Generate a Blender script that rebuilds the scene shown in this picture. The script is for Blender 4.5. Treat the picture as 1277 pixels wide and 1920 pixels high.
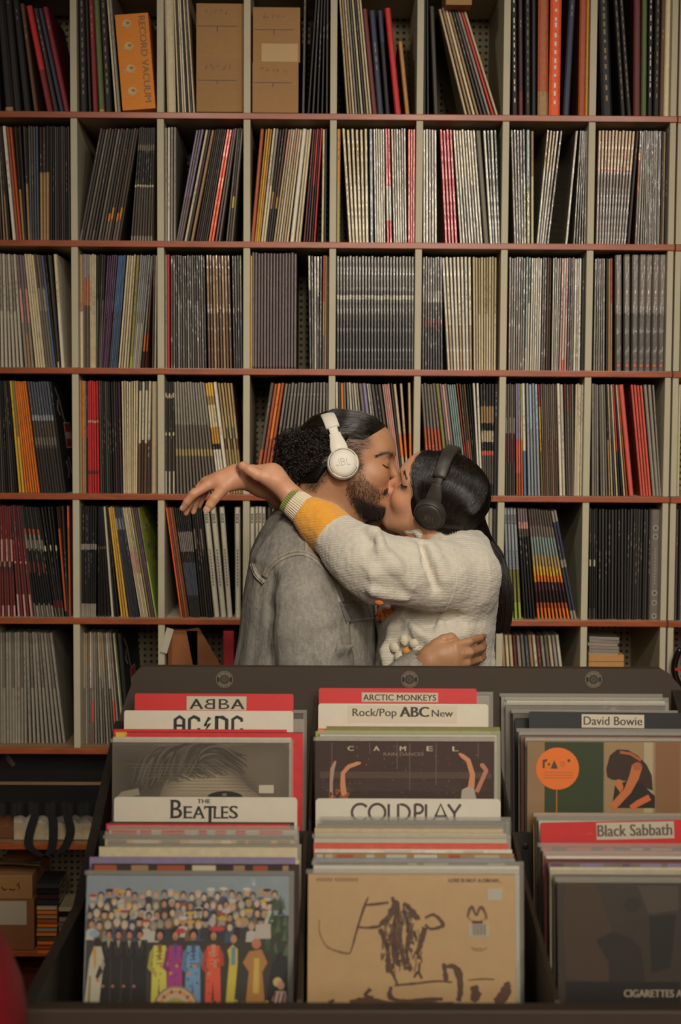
import bpy, bmesh, math, random
import numpy as np
from mathutils import Vector, Matrix
from mathutils.bvhtree import BVHTree
from mathutils.noise import noise as pnoise

for _o in list(bpy.data.objects):
    bpy.data.objects.remove(_o, do_unlink=True)
S = bpy.context.scene
COL = S.collection
R = math.radians

# ------------------------------------------------------------------ camera
CAM_Z = 1.60
PITCH, YAW, ROLL = 0.06266854, 0.00858376, 0.00590428
F_PX = 2667.0
_cp, _sp, _cy, _sy = math.cos(PITCH), math.sin(PITCH), math.cos(YAW), math.sin(YAW)
_fw = np.array([_sy * _cp, _cy * _cp, -_sp])
_rt = np.array([_cy, -_sy, 0.0])
_up = np.cross(_rt, _fw)
_r2 = _rt * math.cos(ROLL) + _up * math.sin(ROLL)
_u2 = -_rt * math.sin(ROLL) + _up * math.cos(ROLL)
CAM = np.array([0.0, 0.0, CAM_Z])
cd = bpy.data.cameras.new('camera')
cd.sensor_fit = 'VERTICAL'
cd.sensor_height = 36.0
cd.lens = 36.0 * F_PX / 1920.0
cd.clip_start = 0.05
cd.dof.use_dof = True
cd.dof.focus_distance = 3.15
cd.dof.aperture_fstop = 4.0
cam = bpy.data.objects.new('camera', cd)
COL.objects.link(cam)
m4 = Matrix.Identity(4)
for _i in range(3):
    m4[_i][0], m4[_i][1], m4[_i][2], m4[_i][3] = _r2[_i], _u2[_i], -_fw[_i], CAM[_i]
cam.matrix_world = m4
S.camera = cam

# ------------------------------------------------------------------ world, lamps, exposure
wd = bpy.data.worlds.new('world')
S.world = wd
wd.use_nodes = True
_bg = wd.node_tree.nodes['Background']
_bg.inputs[0].default_value = (1.0, 0.84, 0.66, 1)
_bg.inputs[1].default_value = 0.022
S.view_settings.view_transform = 'Standard'
S.view_settings.look = 'None'
S.view_settings.gamma = 1.0
S.view_settings.use_curve_mapping = False
S.view_settings.exposure = 0.0
WARM = (1.0, 0.915, 0.79)


def spot(name, loc, target, watts, size_deg, blend, rad, col=WARM):
    d = bpy.data.lights.new(name, 'SPOT')
    d.energy = watts
    d.color = col
    d.spot_size = R(size_deg)
    d.spot_blend = blend
    d.shadow_soft_size = rad
    o = bpy.data.objects.new(name, d)
    COL.objects.link(o)
    o.location = loc
    o.rotation_euler = (Vector(target) - Vector(loc)).to_track_quat('-Z', 'Y').to_euler()
    return o


def area(name, loc, target, watts, sx, sy, col=WARM):
    d = bpy.data.lights.new(name, 'AREA')
    d.shape = 'RECTANGLE'
    d.size, d.size_y = sx, sy
    d.energy = watts
    d.color = col
    o = bpy.data.objects.new(name, d)
    COL.objects.link(o)
    o.location = loc
    o.rotation_euler = (Vector(target) - Vector(loc)).to_track_quat('-Z', 'Y').to_euler()
    return o


# ceiling lamps of the shop: long tubes over the aisle the viewer stands in, and a main spot aimed at the couple; added fill spots follow
for _x in (0.15, 0.95, 1.75):
    area('ceiling_tube', (_x, -3.2, 2.95), (_x, -3.2, 0.0), 125, 0.18, 4.8)
spot('key_and_fill_spot', (0.75, -0.35, 2.95), (0.22, 3.6, 1.60), 95, 44, 1.0, 0.12)
spot('key_and_fill_spot', (0.10, 0.25, 2.95), (0.20, 3.1, 1.38), 125, 46, 1.0, 0.12)  # added fill to brighten both faces
for _x in (-0.55, 0.35, 1.15):            # added spots that brighten the shelving
    spot('key_and_fill_spot', (_x, 2.25, 2.95), (_x * 0.8 + 0.12, 4.0, 1.85), 29, 105, 1.0, 0.10)
# ------------------------------------------------------------------ helpers
def ray(px, py):
    d = _fw + _r2 * (px - 638.5) / F_PX - _u2 * (py - 960.0) / F_PX
    return d


def W(px, py, Y):
    """world point seen at photo pixel (px, py), at distance Y in front of the camera plane y=0"""
    d = ray(px, py)
    return CAM + d * (Y / d[1])


def proj(P):
    """photo pixel columns and rows of world points"""
    q = np.asarray(P, float) - CAM
    d = q @ _fw
    return np.stack([638.5 + F_PX * (q @ _r2) / d, 960.0 - F_PX * (q @ _u2) / d], -1)


def polymask(px, poly, soft):
    """0..1 inside a polygon of photo points, soft pixels wide at the rim"""
    poly = np.array(poly, float)
    ins = np.zeros(len(px), bool)
    dmin = np.full(len(px), 1e9)
    for i in range(len(poly)):
        a, b_ = poly[i], poly[(i + 1) % len(poly)]
        c = (a[1] > px[:, 1]) != (b_[1] > px[:, 1])
        with np.errstate(divide='ignore', invalid='ignore'):
            ins ^= c & (px[:, 0] < (b_[0] - a[0]) * (px[:, 1] - a[1]) / (b_[1] - a[1] + 1e-12) + a[0])
        e = b_ - a
        t = np.clip(((px - a) @ e) / (e @ e), 0, 1)
        dmin = np.minimum(dmin, np.linalg.norm(px - a - t[:, None] * e, axis=1))
    d = np.where(ins, dmin, -dmin)
    t = np.clip((d + soft / 2) / soft, 0, 1)
    return t * t * (3 - 2 * t)


def PXM(Y):
    return F_PX / Y


def lin(c):
    out = []
    for v in c[:3]:
        v = v / 255.0
        out.append(v / 12.92 if v <= 0.04045 else ((v + 0.055) / 1.055) ** 2.4)
    return tuple(out) + (1.0,)


PAL = dict(cream=(212, 196, 158), white=(222, 212, 190), grey=(150, 141, 126), mgrey=(115, 105, 92), dgrey=(82, 73, 63), char=(52, 46, 40), black=(24, 21, 18),
           brown=(104, 70, 45), dbrown=(62, 43, 31), tan=(168, 132, 88), khaki=(178, 156, 100), mustard=(196, 142, 50), yellow=(222, 176, 62),
           orange=(226, 122, 36), neon=(248, 98, 48), red=(205, 42, 40), dred=(128, 30, 36), maroon=(112, 48, 46), salmon=(218, 92, 72), pink=(206, 150, 138),
           peach=(224, 184, 142), mauve=(122, 106, 104), purple=(104, 72, 98), lilac=(142, 128, 160), navy=(52, 54, 74), slate=(84, 88, 98), blue=(84, 112, 150),
           sky=(168, 186, 204), teal=(132, 152, 142), green=(88, 106, 58), olive=(132, 126, 62), lime=(158, 176, 70), bluegrey=(150, 154, 158),
           card=(166, 124, 76), manila=(186, 132, 66), rust=(176, 84, 44), plum=(70, 40, 48), sand=(190, 170, 134), off=(196, 186, 164))


def pal(c):
    return lin(PAL[c]) if isinstance(c, str) else (c if len(c) == 4 else lin(c))


def srgb(*c):
    return lin(c)


class NT:
    def __init__(self, name):
        self.m = bpy.data.materials.new(name)
        self.m.use_nodes = True
        self.t = self.m.node_tree
        self.b = self.t.nodes['Principled BSDF']

    def n(self, typ, **kw):
        nd = self.t.nodes.new(typ)
        for k, v in kw.items():
            if k.startswith('i_'):
                key = k[2:]
                key = int(key) if key.isdigit() else key.replace('_', ' ')
                nd.inputs[key].default_value = v
            else:
                setattr(nd, k, v)
        return nd

    def l(self, a, b):
        self.t.links.new(a, b)


def mat(name, col=None, rough=0.5, attr=None, var=0.0, vscale=30.0, bump=0.0, bscale=200.0, coat=0.0, coat_rough=0.1, metal=0.0,
        spec=0.5, sheen=0.0, sss=0.0, stretch=None, alpha=1.0, trans=0.0, dist=0.001, coatbump=False):
    """Principled material: a flat or attribute colour with noise variation, noise bump and an optional clear coat"""
    N = NT(name)
    b = N.b
    tc = N.n('ShaderNodeTexCoord')
    src = tc.outputs['Object']
    if stretch:
        mp = N.n('ShaderNodeMapping')
        mp.inputs['Scale'].default_value = stretch
        N.l(src, mp.inputs['Vector'])
        src = mp.outputs['Vector']
    if attr:
        a = N.n('ShaderNodeAttribute', attribute_name=attr)
        c = a.outputs['Color']
    else:
        rgb = N.n('ShaderNodeRGB')
        rgb.outputs[0].default_value = pal(col)
        c = rgb.outputs[0]
    if var > 0:
        no = N.n('ShaderNodeTexNoise', i_Scale=vscale, i_Detail=5.0, i_Roughness=0.65)
        N.l(src, no.inputs['Vector'])
        mr = N.n('ShaderNodeMapRange')
        mr.inputs['From Min'].default_value = 0.25
        mr.inputs['From Max'].default_value = 0.75
        mr.inputs['To Min'].default_value = 1.0 - var
        mr.inputs['To Max'].default_value = 1.0 + var
        N.l(no.outputs['Fac'], mr.inputs['Value'])
        mx = N.n('ShaderNodeMix', data_type='RGBA', blend_type='MULTIPLY')
        mx.inputs['Factor'].default_value = 1.0
        N.l(c, mx.inputs['A'])
        N.l(mr.outputs['Result'], mx.inputs['B'])
        c = mx.outputs['Result']
    N.l(c, b.inputs['Base Color'])
    b.inputs['Roughness'].default_value = rough
    b.inputs['Metallic'].default_value = metal
    b.inputs['Specular IOR Level'].default_value = spec
    b.inputs['Coat Weight'].default_value = coat
    b.inputs['Coat Roughness'].default_value = coat_rough
    if sheen:
        b.inputs['Sheen Weight'].default_value = sheen
        b.inputs['Sheen Roughness'].default_value = 0.5
    if sss:
        b.inputs['Subsurface Weight'].default_value = sss
        b.inputs['Subsurface Radius'].default_value = (0.008, 0.003, 0.0015)
        b.inputs['Subsurface Scale'].default_value = 1.0
    if trans:
        b.inputs['Transmission Weight'].default_value = trans
    if alpha < 1:
        b.inputs['Alpha'].default_value = alpha
    if bump > 0:
        nb = N.n('ShaderNodeTexNoise', i_Scale=bscale, i_Detail=3.0)
        N.l(src, nb.inputs['Vector'])
        bp = N.n('ShaderNodeBump', i_Strength=bump, i_Distance=dist)
        N.l(nb.outputs['Fac'], bp.inputs['Height'])
        N.l(bp.outputs['Normal'], b.inputs['Coat Normal' if coatbump else 'Normal'])
    return N.m


MT = {}


class MB:
    """collects faces with a colour each and builds ONE mesh object from them"""

    def __init__(self):
        self.v, self.f, self.c, self.mi = [], [], [], []

    def face(self, pts, col=(1, 1, 1, 1), mi=0):
        b = len(self.v)
        self.v.extend([tuple(p) for p in pts])
        self.f.append(tuple(range(b, b + len(pts))))
        self.c.append(col)
        self.mi.append(mi)

    def grid(self, P, col=(1, 1, 1, 1), mi=0, closeu=False, closev=False, flip=False):
        """P[u][v] points, shared vertices"""
        nu, nv = len(P), len(P[0])
        b = len(self.v)
        for row in P:
            self.v.extend([tuple(p) for p in row])
        for i in range(nu if closeu else nu - 1):
            for j in range(nv if closev else nv - 1):
                q = (b + i * nv + j, b + ((i + 1) % nu) * nv + j, b + ((i + 1) % nu) * nv + (j + 1) % nv, b + i * nv + (j + 1) % nv)
                self.f.append(q[::-1] if flip else q)
                self.c.append(col)
                self.mi.append(mi)

    def cap(self, ring_start, n, col=(1, 1, 1, 1), mi=0, flip=False):
        q = tuple(range(ring_start, ring_start + n))
        self.f.append(q[::-1] if flip else q)
        self.c.append(col)
        self.mi.append(mi)

    def box(self, lo, hi, col=(1, 1, 1, 1), mi=0, bev=0.0, M=None):
        """axis box, with chamfered edges when bev > 0"""
        lo, hi = np.array(lo, float), np.array(hi, float)
        c, h = (lo + hi) / 2, (hi - lo) / 2
        bev = min(bev, 0.45 * min(h) * 2)
        T = (lambda p: p) if M is None else (lambda p: tuple((M @ Vector(p))))
        if bev <= 0:
            X = [(lo[0], hi[0])[i & 1] for i in range(8)]
            pts = [((lo[0], hi[0])[i & 1], (lo[1], hi[1])[(i >> 1) & 1], (lo[2], hi[2])[(i >> 2) & 1]) for i in range(8)]
            b = len(self.v)
            self.v.extend([T(p) for p in pts])
            for q in ((0, 2, 3, 1), (4, 5, 7, 6), (0, 1, 5, 4), (2, 6, 7, 3), (0, 4, 6, 2), (1, 3, 7, 5)):
                self.f.append(tuple(b + i for i in q))
                self.c.append(col)
                self.mi.append(mi)
            return
        bm = bmesh.new()
        bmesh.ops.create_cube(bm, size=1.0)
        for v in bm.verts:
            v.co = Vector((c[0] + v.co.x * 2 * h[0], c[1] + v.co.y * 2 * h[1], c[2] + v.co.z * 2 * h[2]))
        bmesh.ops.bevel(bm, geom=list(bm.edges), offset=bev, segments=2, profile=0.6, affect='EDGES')
        self.addbm(bm, col, mi, M)
        bm.free()

    def addbm(self, bm, col=(1, 1, 1, 1), mi=0, M=None):
        b = len(self.v)
        bm.verts.index_update()
        for v in bm.verts:
            self.v.append(tuple((M @ v.co) if M is not None else v.co))
        for f in bm.faces:
            self.f.append(tuple(b + v.index for v in f.verts))
            self.c.append(col)
            self.mi.append(mi)

    def tube(self, pts, r, n=6, col=(1, 1, 1, 1), mi=0, caps=True):
        pts = [Vector(p) for p in pts]
        rs = r if isinstance(r, (list, tuple)) else [r] * len(pts)
        ring = []
        prev = None
        for i, p in enumerate(pts):
            t = (pts[min(i + 1, len(pts) - 1)] - pts[max(i - 1, 0)])
            t = t.normalized() if t.length > 1e-9 else Vector((0, 0, 1))
            a = prev if prev is not None else (Vector((0, 0, 1)) if abs(t.z) < 0.9 else Vector((1, 0, 0)))
            a = (a - t * a.dot(t)).normalized()
            prev = a
            bb = t.cross(a)
            ring.append([p + (a * math.cos(k * 2 * math.pi / n) + bb * math.sin(k * 2 * math.pi / n)) * rs[i] for k in range(n)])
        s = len(self.v)
        self.grid(ring, col, mi, closev=True)
        if caps:
            self.cap(s, n, col, mi)
            self.cap(s + n * (len(pts) - 1), n, col, mi, flip=True)

    def lathe(self, prof, M, n=32, col=(1, 1, 1, 1), mi=0, caps=True):
        """profile of (radius, height) about local z, placed by matrix M"""
        P = [[M @ Vector((r * math.cos(k * 2 * math.pi / n), r * math.sin(k * 2 * math.pi / n), z)) for k in range(n)] for r, z in prof]
        s = len(self.v)
        self.grid(P, col, mi, closev=True, flip=True)
        if caps:
            self.cap(s, n, col, mi, flip=True)
            self.cap(s + n * (len(prof) - 1), n, col, mi)

    def ellipse(self, c, ux, uy, rx, ry, col, n=14, a0=0.0, a1=2 * math.pi):
        c, ux, uy = np.array(c), np.array(ux), np.array(uy)
        self.face([c + ux * rx * math.cos(a0 + (a1 - a0) * k / n) + uy * ry * math.sin(a0 + (a1 - a0) * k / n) for k in range(n)], col)

    def mesh(self, name, mats, smooth=False):
        me = bpy.data.meshes.new(name)
        me.from_pydata(self.v, [], self.f)
        for m in (mats if isinstance(mats, (list, tuple)) else [mats]):
            me.materials.append(m)
        at = me.attributes.new('Col', 'FLOAT_COLOR', 'FACE')
        at.data.foreach_set('color', np.array(self.c, np.float32).ravel())
        if any(self.mi):
            me.polygons.foreach_set('material_index', self.mi)
        if smooth:
            me.polygons.foreach_set('use_smooth', [True] * len(self.f))
        me.update()
        return me

    def build(self, name, mats, parent=None, smooth=False, loc=None):
        o = bpy.data.objects.new(name, self.mesh(name, mats, smooth))
        COL.objects.link(o)
        if parent is not None:
            o.parent = parent
        if loc is not None:
            o.location = loc
        return o


def empty(name, label=None, cat=None, loc=(0, 0, 0), group=None, rot=None):
    o = bpy.data.objects.new(name, None)
    o.empty_display_size = 0.05
    COL.objects.link(o)
    o.location = loc
    if rot is not None:
        o.rotation_euler = rot
    return tag(o, label, cat, group)


def tag(o, label=None, cat=None, group=None, kind=None):
    for k, v in (('label', label), ('category', cat), ('group', group), ('kind', kind)):
        if v:
            o[k] = v
    return o


def keep(o, parent):
    """parent without moving: the parent sits at a plain translation or rotation"""
    bpy.context.view_layer.update()
    o.parent = parent
    o.matrix_parent_inverse = parent.matrix_world.inverted()
    return o


def pmat(o):
    return Matrix.LocRotScale(o.location, o.rotation_euler, None)


_fontcache = {}


def text_polys(s, size=1.0):
    """outline of words in Blender's own built-in font as flat polygons (verts, faces), baseline-left at 0,0"""
    key = (s, size)
    if key in _fontcache:
        return _fontcache[key]
    cu = bpy.data.curves.new('t', 'FONT')
    cu.body = s
    cu.size = size
    cu.resolution_u = 3
    o = bpy.data.objects.new('t', cu)
    COL.objects.link(o)
    bpy.context.view_layer.update()
    me = o.to_mesh()
    v = np.array([tuple(x.co) for x in me.vertices])[:, :2] if len(me.vertices) else np.zeros((0, 2))
    f = [tuple(p.vertices) for p in me.polygons]
    o.to_mesh_clear()
    bpy.data.objects.remove(o, do_unlink=True)
    bpy.data.curves.remove(cu)
    _fontcache[key] = (v, f)
    return v, f


def add_text(mb, s, org, ux, uy, width=None, height=None, col=(0, 0, 0, 1), mi=0, center=False, bold=0.0):
    """put the words on a plane: org = lower-left (or centre) point, ux/uy unit vectors"""
    v, f = text_polys(s)
    if not len(v):
        return
    lo, hi = v.min(0), v.max(0)
    sc = np.ones(2)
    if height:
        sc[:] = height / (hi[1] - lo[1])
    if width:
        sc[0] = width / (hi[0] - lo[0])
        if not height:
            sc[1] = sc[0]
    q = (v - lo) * sc
    if center:
        q -= (hi - lo) * sc / 2
    org, ux, uy = np.array(org, float), np.array(ux, float), np.array(uy, float)
    for dx in ((0.0,) if not bold else (-bold, 0.0, bold)):
        b = len(mb.v)
        nz = np.cross(ux, uy) * (0.00002 * (1 if dx > 0 else (2 if dx < 0 else 0)))
        mb.v.extend([tuple(org + nz + ux * (p[0] + dx) + uy * p[1]) for p in q])
        for fc in f:
            mb.f.append(tuple(b + i for i in fc))
            mb.c.append(col)
            mb.mi.append(mi)


def add_stroke(mb, pts, w, org, ux, uy, col, mi=0):
    """a pen stroke of width w along 2-D points on the plane (org, ux, uy)"""
    pts = [np.array(p, float) for p in pts]
    org, ux, uy = np.array(org, float), np.array(ux, float), np.array(uy, float)
    L, Rr = [], []
    for i, p in enumerate(pts):
        t = pts[min(i + 1, len(pts) - 1)] - pts[max(i - 1, 0)]
        t = t / (np.linalg.norm(t) + 1e-9)
        nrm = np.array([-t[1], t[0]])
        ww = w[i] if isinstance(w, (list, tuple)) else w
        L.append(p + nrm * ww / 2)
        Rr.append(p - nrm * ww / 2)
    for i in range(len(pts) - 1):
        mb.face([org + ux * q[0] + uy * q[1] for q in (Rr[i], Rr[i + 1], L[i + 1], L[i])], col, mi)


def bez(P, m):
    """Catmull-Rom through the points of P (k,3), m samples"""
    P = np.asarray(P, float)
    Q = np.concatenate([[2 * P[0] - P[1]], P, [2 * P[-1] - P[-2]]])
    out = []
    for t in np.linspace(0, len(P) - 1 - 1e-6, m):
        i = int(t)
        u = t - i
        a, b_, c, d = Q[i], Q[i + 1], Q[i + 2], Q[i + 3]
        out.append(0.5 * ((2 * b_) + (-a + c) * u + (2 * a - 5 * b_ + 4 * c - d) * u * u + (-a + 3 * b_ - 3 * c + d) * u ** 3))
    return np.array(out)


def arc(cx, cy, rx, ry, a0, a1, n=12):
    return [(cx + rx * math.cos(R(a0 + (a1 - a0) * k / n)), cy + ry * math.sin(R(a0 + (a1 - a0) * k / n))) for k in range(n + 1)]


ORD = ('first second third fourth fifth sixth seventh eighth ninth tenth eleventh twelfth thirteenth fourteenth fifteenth sixteenth seventeenth '
       'eighteenth nineteenth twentieth twenty-first twenty-second twenty-third twenty-fourth twenty-fifth twenty-sixth twenty-seventh twenty-eighth twenty-ninth thirtieth').split()
# ------------------------------------------------------------------ materials
MT['paper'] = mat('sleeve_card', attr='Col', rough=0.55, var=0.16, vscale=60, bump=0.25, bscale=300, dist=0.0006)
MT['wrap'] = mat('sleeve_shrink_wrap', attr='Col', rough=0.4, var=0.16, vscale=60, coat=0.8, coat_rough=0.13, bump=0.6, bscale=75, dist=0.006, stretch=(1.0, 1.0, 0.30), spec=0.7, coatbump=True)
MT['mahog'] = mat('mahogany_edge', (156, 75, 30), rough=0.42, var=0.35, vscale=14, stretch=(1, 6, 6), coat=0.25, coat_rough=0.25, bump=0.15)
MT['ply'] = mat('painted_panel', (188, 178, 150), rough=0.6, var=0.08, vscale=9, bump=0.12, bscale=120)
MT['board'] = mat('shelf_top', (150, 118, 84), rough=0.6, var=0.2, vscale=12, stretch=(1, 8, 8))
MT['card'] = mat('corrugated_card', attr='Col', rough=0.75, var=0.10, vscale=40, bump=0.25, bscale=220, stretch=(1, 1, 6))
MT['cloth'] = mat('book_cloth', attr='Col', rough=0.6, var=0.2, vscale=70, bump=0.4, bscale=500, dist=0.0005)
MT['ink'] = mat('printed_ink', attr='Col', rough=0.5)
MT['gloss'] = mat('glossy_plastic', attr='Col', rough=0.18, coat=0.6, coat_rough=0.06)


def pegboard():
    N = NT('pegboard')
    tc = N.n('ShaderNodeTexCoord')
    mp = N.n('ShaderNodeMapping')
    mp.inputs['Scale'].default_value = (52, 52, 52)
    N.l(tc.outputs['Object'], mp.inputs['Vector'])
    fr = N.n('ShaderNodeVectorMath', operation='FRACTION')
    N.l(mp.outputs['Vector'], fr.inputs[0])
    sub = N.n('ShaderNodeVectorMath', operation='SUBTRACT')
    sub.inputs[1].default_value = (0.5, 0.5, 0.5)
    N.l(fr.outputs['Vector'], sub.inputs[0])
    ml = N.n('ShaderNodeVectorMath', operation='MULTIPLY')
    ml.inputs[1].default_value = (1, 0, 1)
    N.l(sub.outputs['Vector'], ml.inputs[0])
    ln = N.n('ShaderNodeVectorMath', operation='LENGTH')
    N.l(ml.outputs['Vector'], ln.inputs[0])
    gt = N.n('ShaderNodeMath', operation='GREATER_THAN')
    gt.inputs[1].default_value = 0.24
    N.l(ln.outputs['Value'], gt.inputs[0])
    mx = N.n('ShaderNodeMix', data_type='RGBA')
    mx.inputs['A'].default_value = srgb(28, 23, 17)
    mx.inputs['B'].default_value = srgb(150, 138, 108)
    N.l(gt.outputs['Value'], mx.inputs['Factor'])
    N.l(mx.outputs['Result'], N.b.inputs['Base Color'])
    N.b.inputs['Roughness'].default_value = 0.7
    return N.m


MT['peg'] = pegboard()
MT['wall'] = mat('plaster', (120, 105, 84), rough=0.85, var=0.06, vscale=4)
MT['floor'] = mat('dark_red_floor', (92, 30, 22), rough=0.6, var=0.25, vscale=5, bump=0.2, bscale=30)

# ------------------------------------------------------------------ setting
b = MB()
b.box((-3.2, -3.0, -0.05), (3.4, 4.70, 0.0))
tag(b.build('floor', MT['floor']), 'dark red shop floor under the shelving and the record bin', kind='structure')
b = MB()
b.box((-3.2, 4.60, 0.0), (3.4, 4.70, 3.2))
tag(b.build('wall_back', MT['wall']), 'plain plaster wall behind the tall record shelving', kind='structure')

# ------------------------------------------------------------------ shelving
SY, SD = 4.0, 0.40                       # front plane of the shelving, its depth
CW, CH = 0.23970434, 0.35252688          # cell width and height
X0 = -0.71076617                         # centre line of the first divider in view
Z1 = CAM_Z + 0.85425125                  # top of the first shelf in view


def shz(r):                              # top surface of the shelf under row r
    return Z1 - CH * r if r <= 4 else (Z1 - CH * 4 - 0.3725 if r == 5 else 0.0)


TH = 0.0165
SHELFX0, SHELFX1 = X0 - 2.5 * CW, X0 + 7 * CW - 0.004
unit = empty('record_shelving', 'tall cream shelving with mahogany front edges, packed with records behind the couple', 'shelving', (0, SY, 0))
unit2 = empty('record_shelving', 'neighbouring shelving unit, only a narrow strip beyond the double cream upright', 'shelving', (0, SY, 0))


def shelf_board(u, xa, xb, z, d=SD):
    bd = MB()
    bd.box((xa, 0.012, z - TH), (xb, d, z))
    o = bd.build('shelf_board', MT['board'] if z < 1.0 else MT['ply'], u)
    e = MB()
    e.box((xa, 0.0, z - TH - 0.0005), (xb, 0.0118, z + 0.0005), bev=0.002)
    e.build('edge_strip', MT['mahog'], o)


ROWZ = [Z1 + CH + 0.03] + [shz(r) for r in range(6)]
for z in ROWZ:
    shelf_board(unit, SHELFX0, SHELFX1, z)
    shelf_board(unit2, SHELFX1 + 0.003, SHELFX1 + 0.42, z - 0.001)
for z in (0.395, 0.083):
    shelf_board(unit, SHELFX0, SHELFX1, z)
dv = {}


def divider(u, x, r, w=0.0185):
    zb = ROWZ[r + 1]
    zt = ROWZ[r] - TH
    k = (round(zt - zb, 4), w)
    if k not in dv:
        d = MB()
        d.box((-w / 2, 0.004, 0.0006), (w / 2, SD - 0.012, zt - zb - 0.0006), bev=0.0012)
        dv[k] = d.mesh('divider', MT['ply'])
    o = bpy.data.objects.new('divider', dv[k])
    COL.objects.link(o)
    o.parent = u
    o.location = (x, 0, zb)


for r in range(6):
    for i in range(-2, 8):
        xx = X0 + CW * i + (-0.0145 if i == 7 else 0)
        divider(unit, xx, r, 0.0165 if i == 7 else 0.0185)
    divider(unit2, SHELFX1 + 0.0115, r, 0.0165)
pb = MB()
pb.box((SHELFX0, SD - 0.012, 0.05), (SHELFX1, SD, Z1 + CH + 0.03))
pb.build('back_panel', MT['peg'], unit)
pb = MB()
pb.box((SHELFX1 + 0.003, SD - 0.012, 0.05), (SHELFX1 + 0.42, SD, Z1 + CH + 0.03))
pb.build('back_panel', MT['peg'], unit2)
for u, xa in ((unit, SHELFX0 + 0.009), (unit, SHELFX1 - 0.0145 + 0.006), (unit2, SHELFX1 + 0.0115), (unit2, SHELFX1 + 0.41)):
    sp = MB()
    sp.box((xa - 0.008, 0.006, 0.0), (xa + 0.008, SD - 0.013, ROWZ[6] - TH - 0.001), bev=0.0012)
    sp.build('side_panel', MT['ply'], u)
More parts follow.
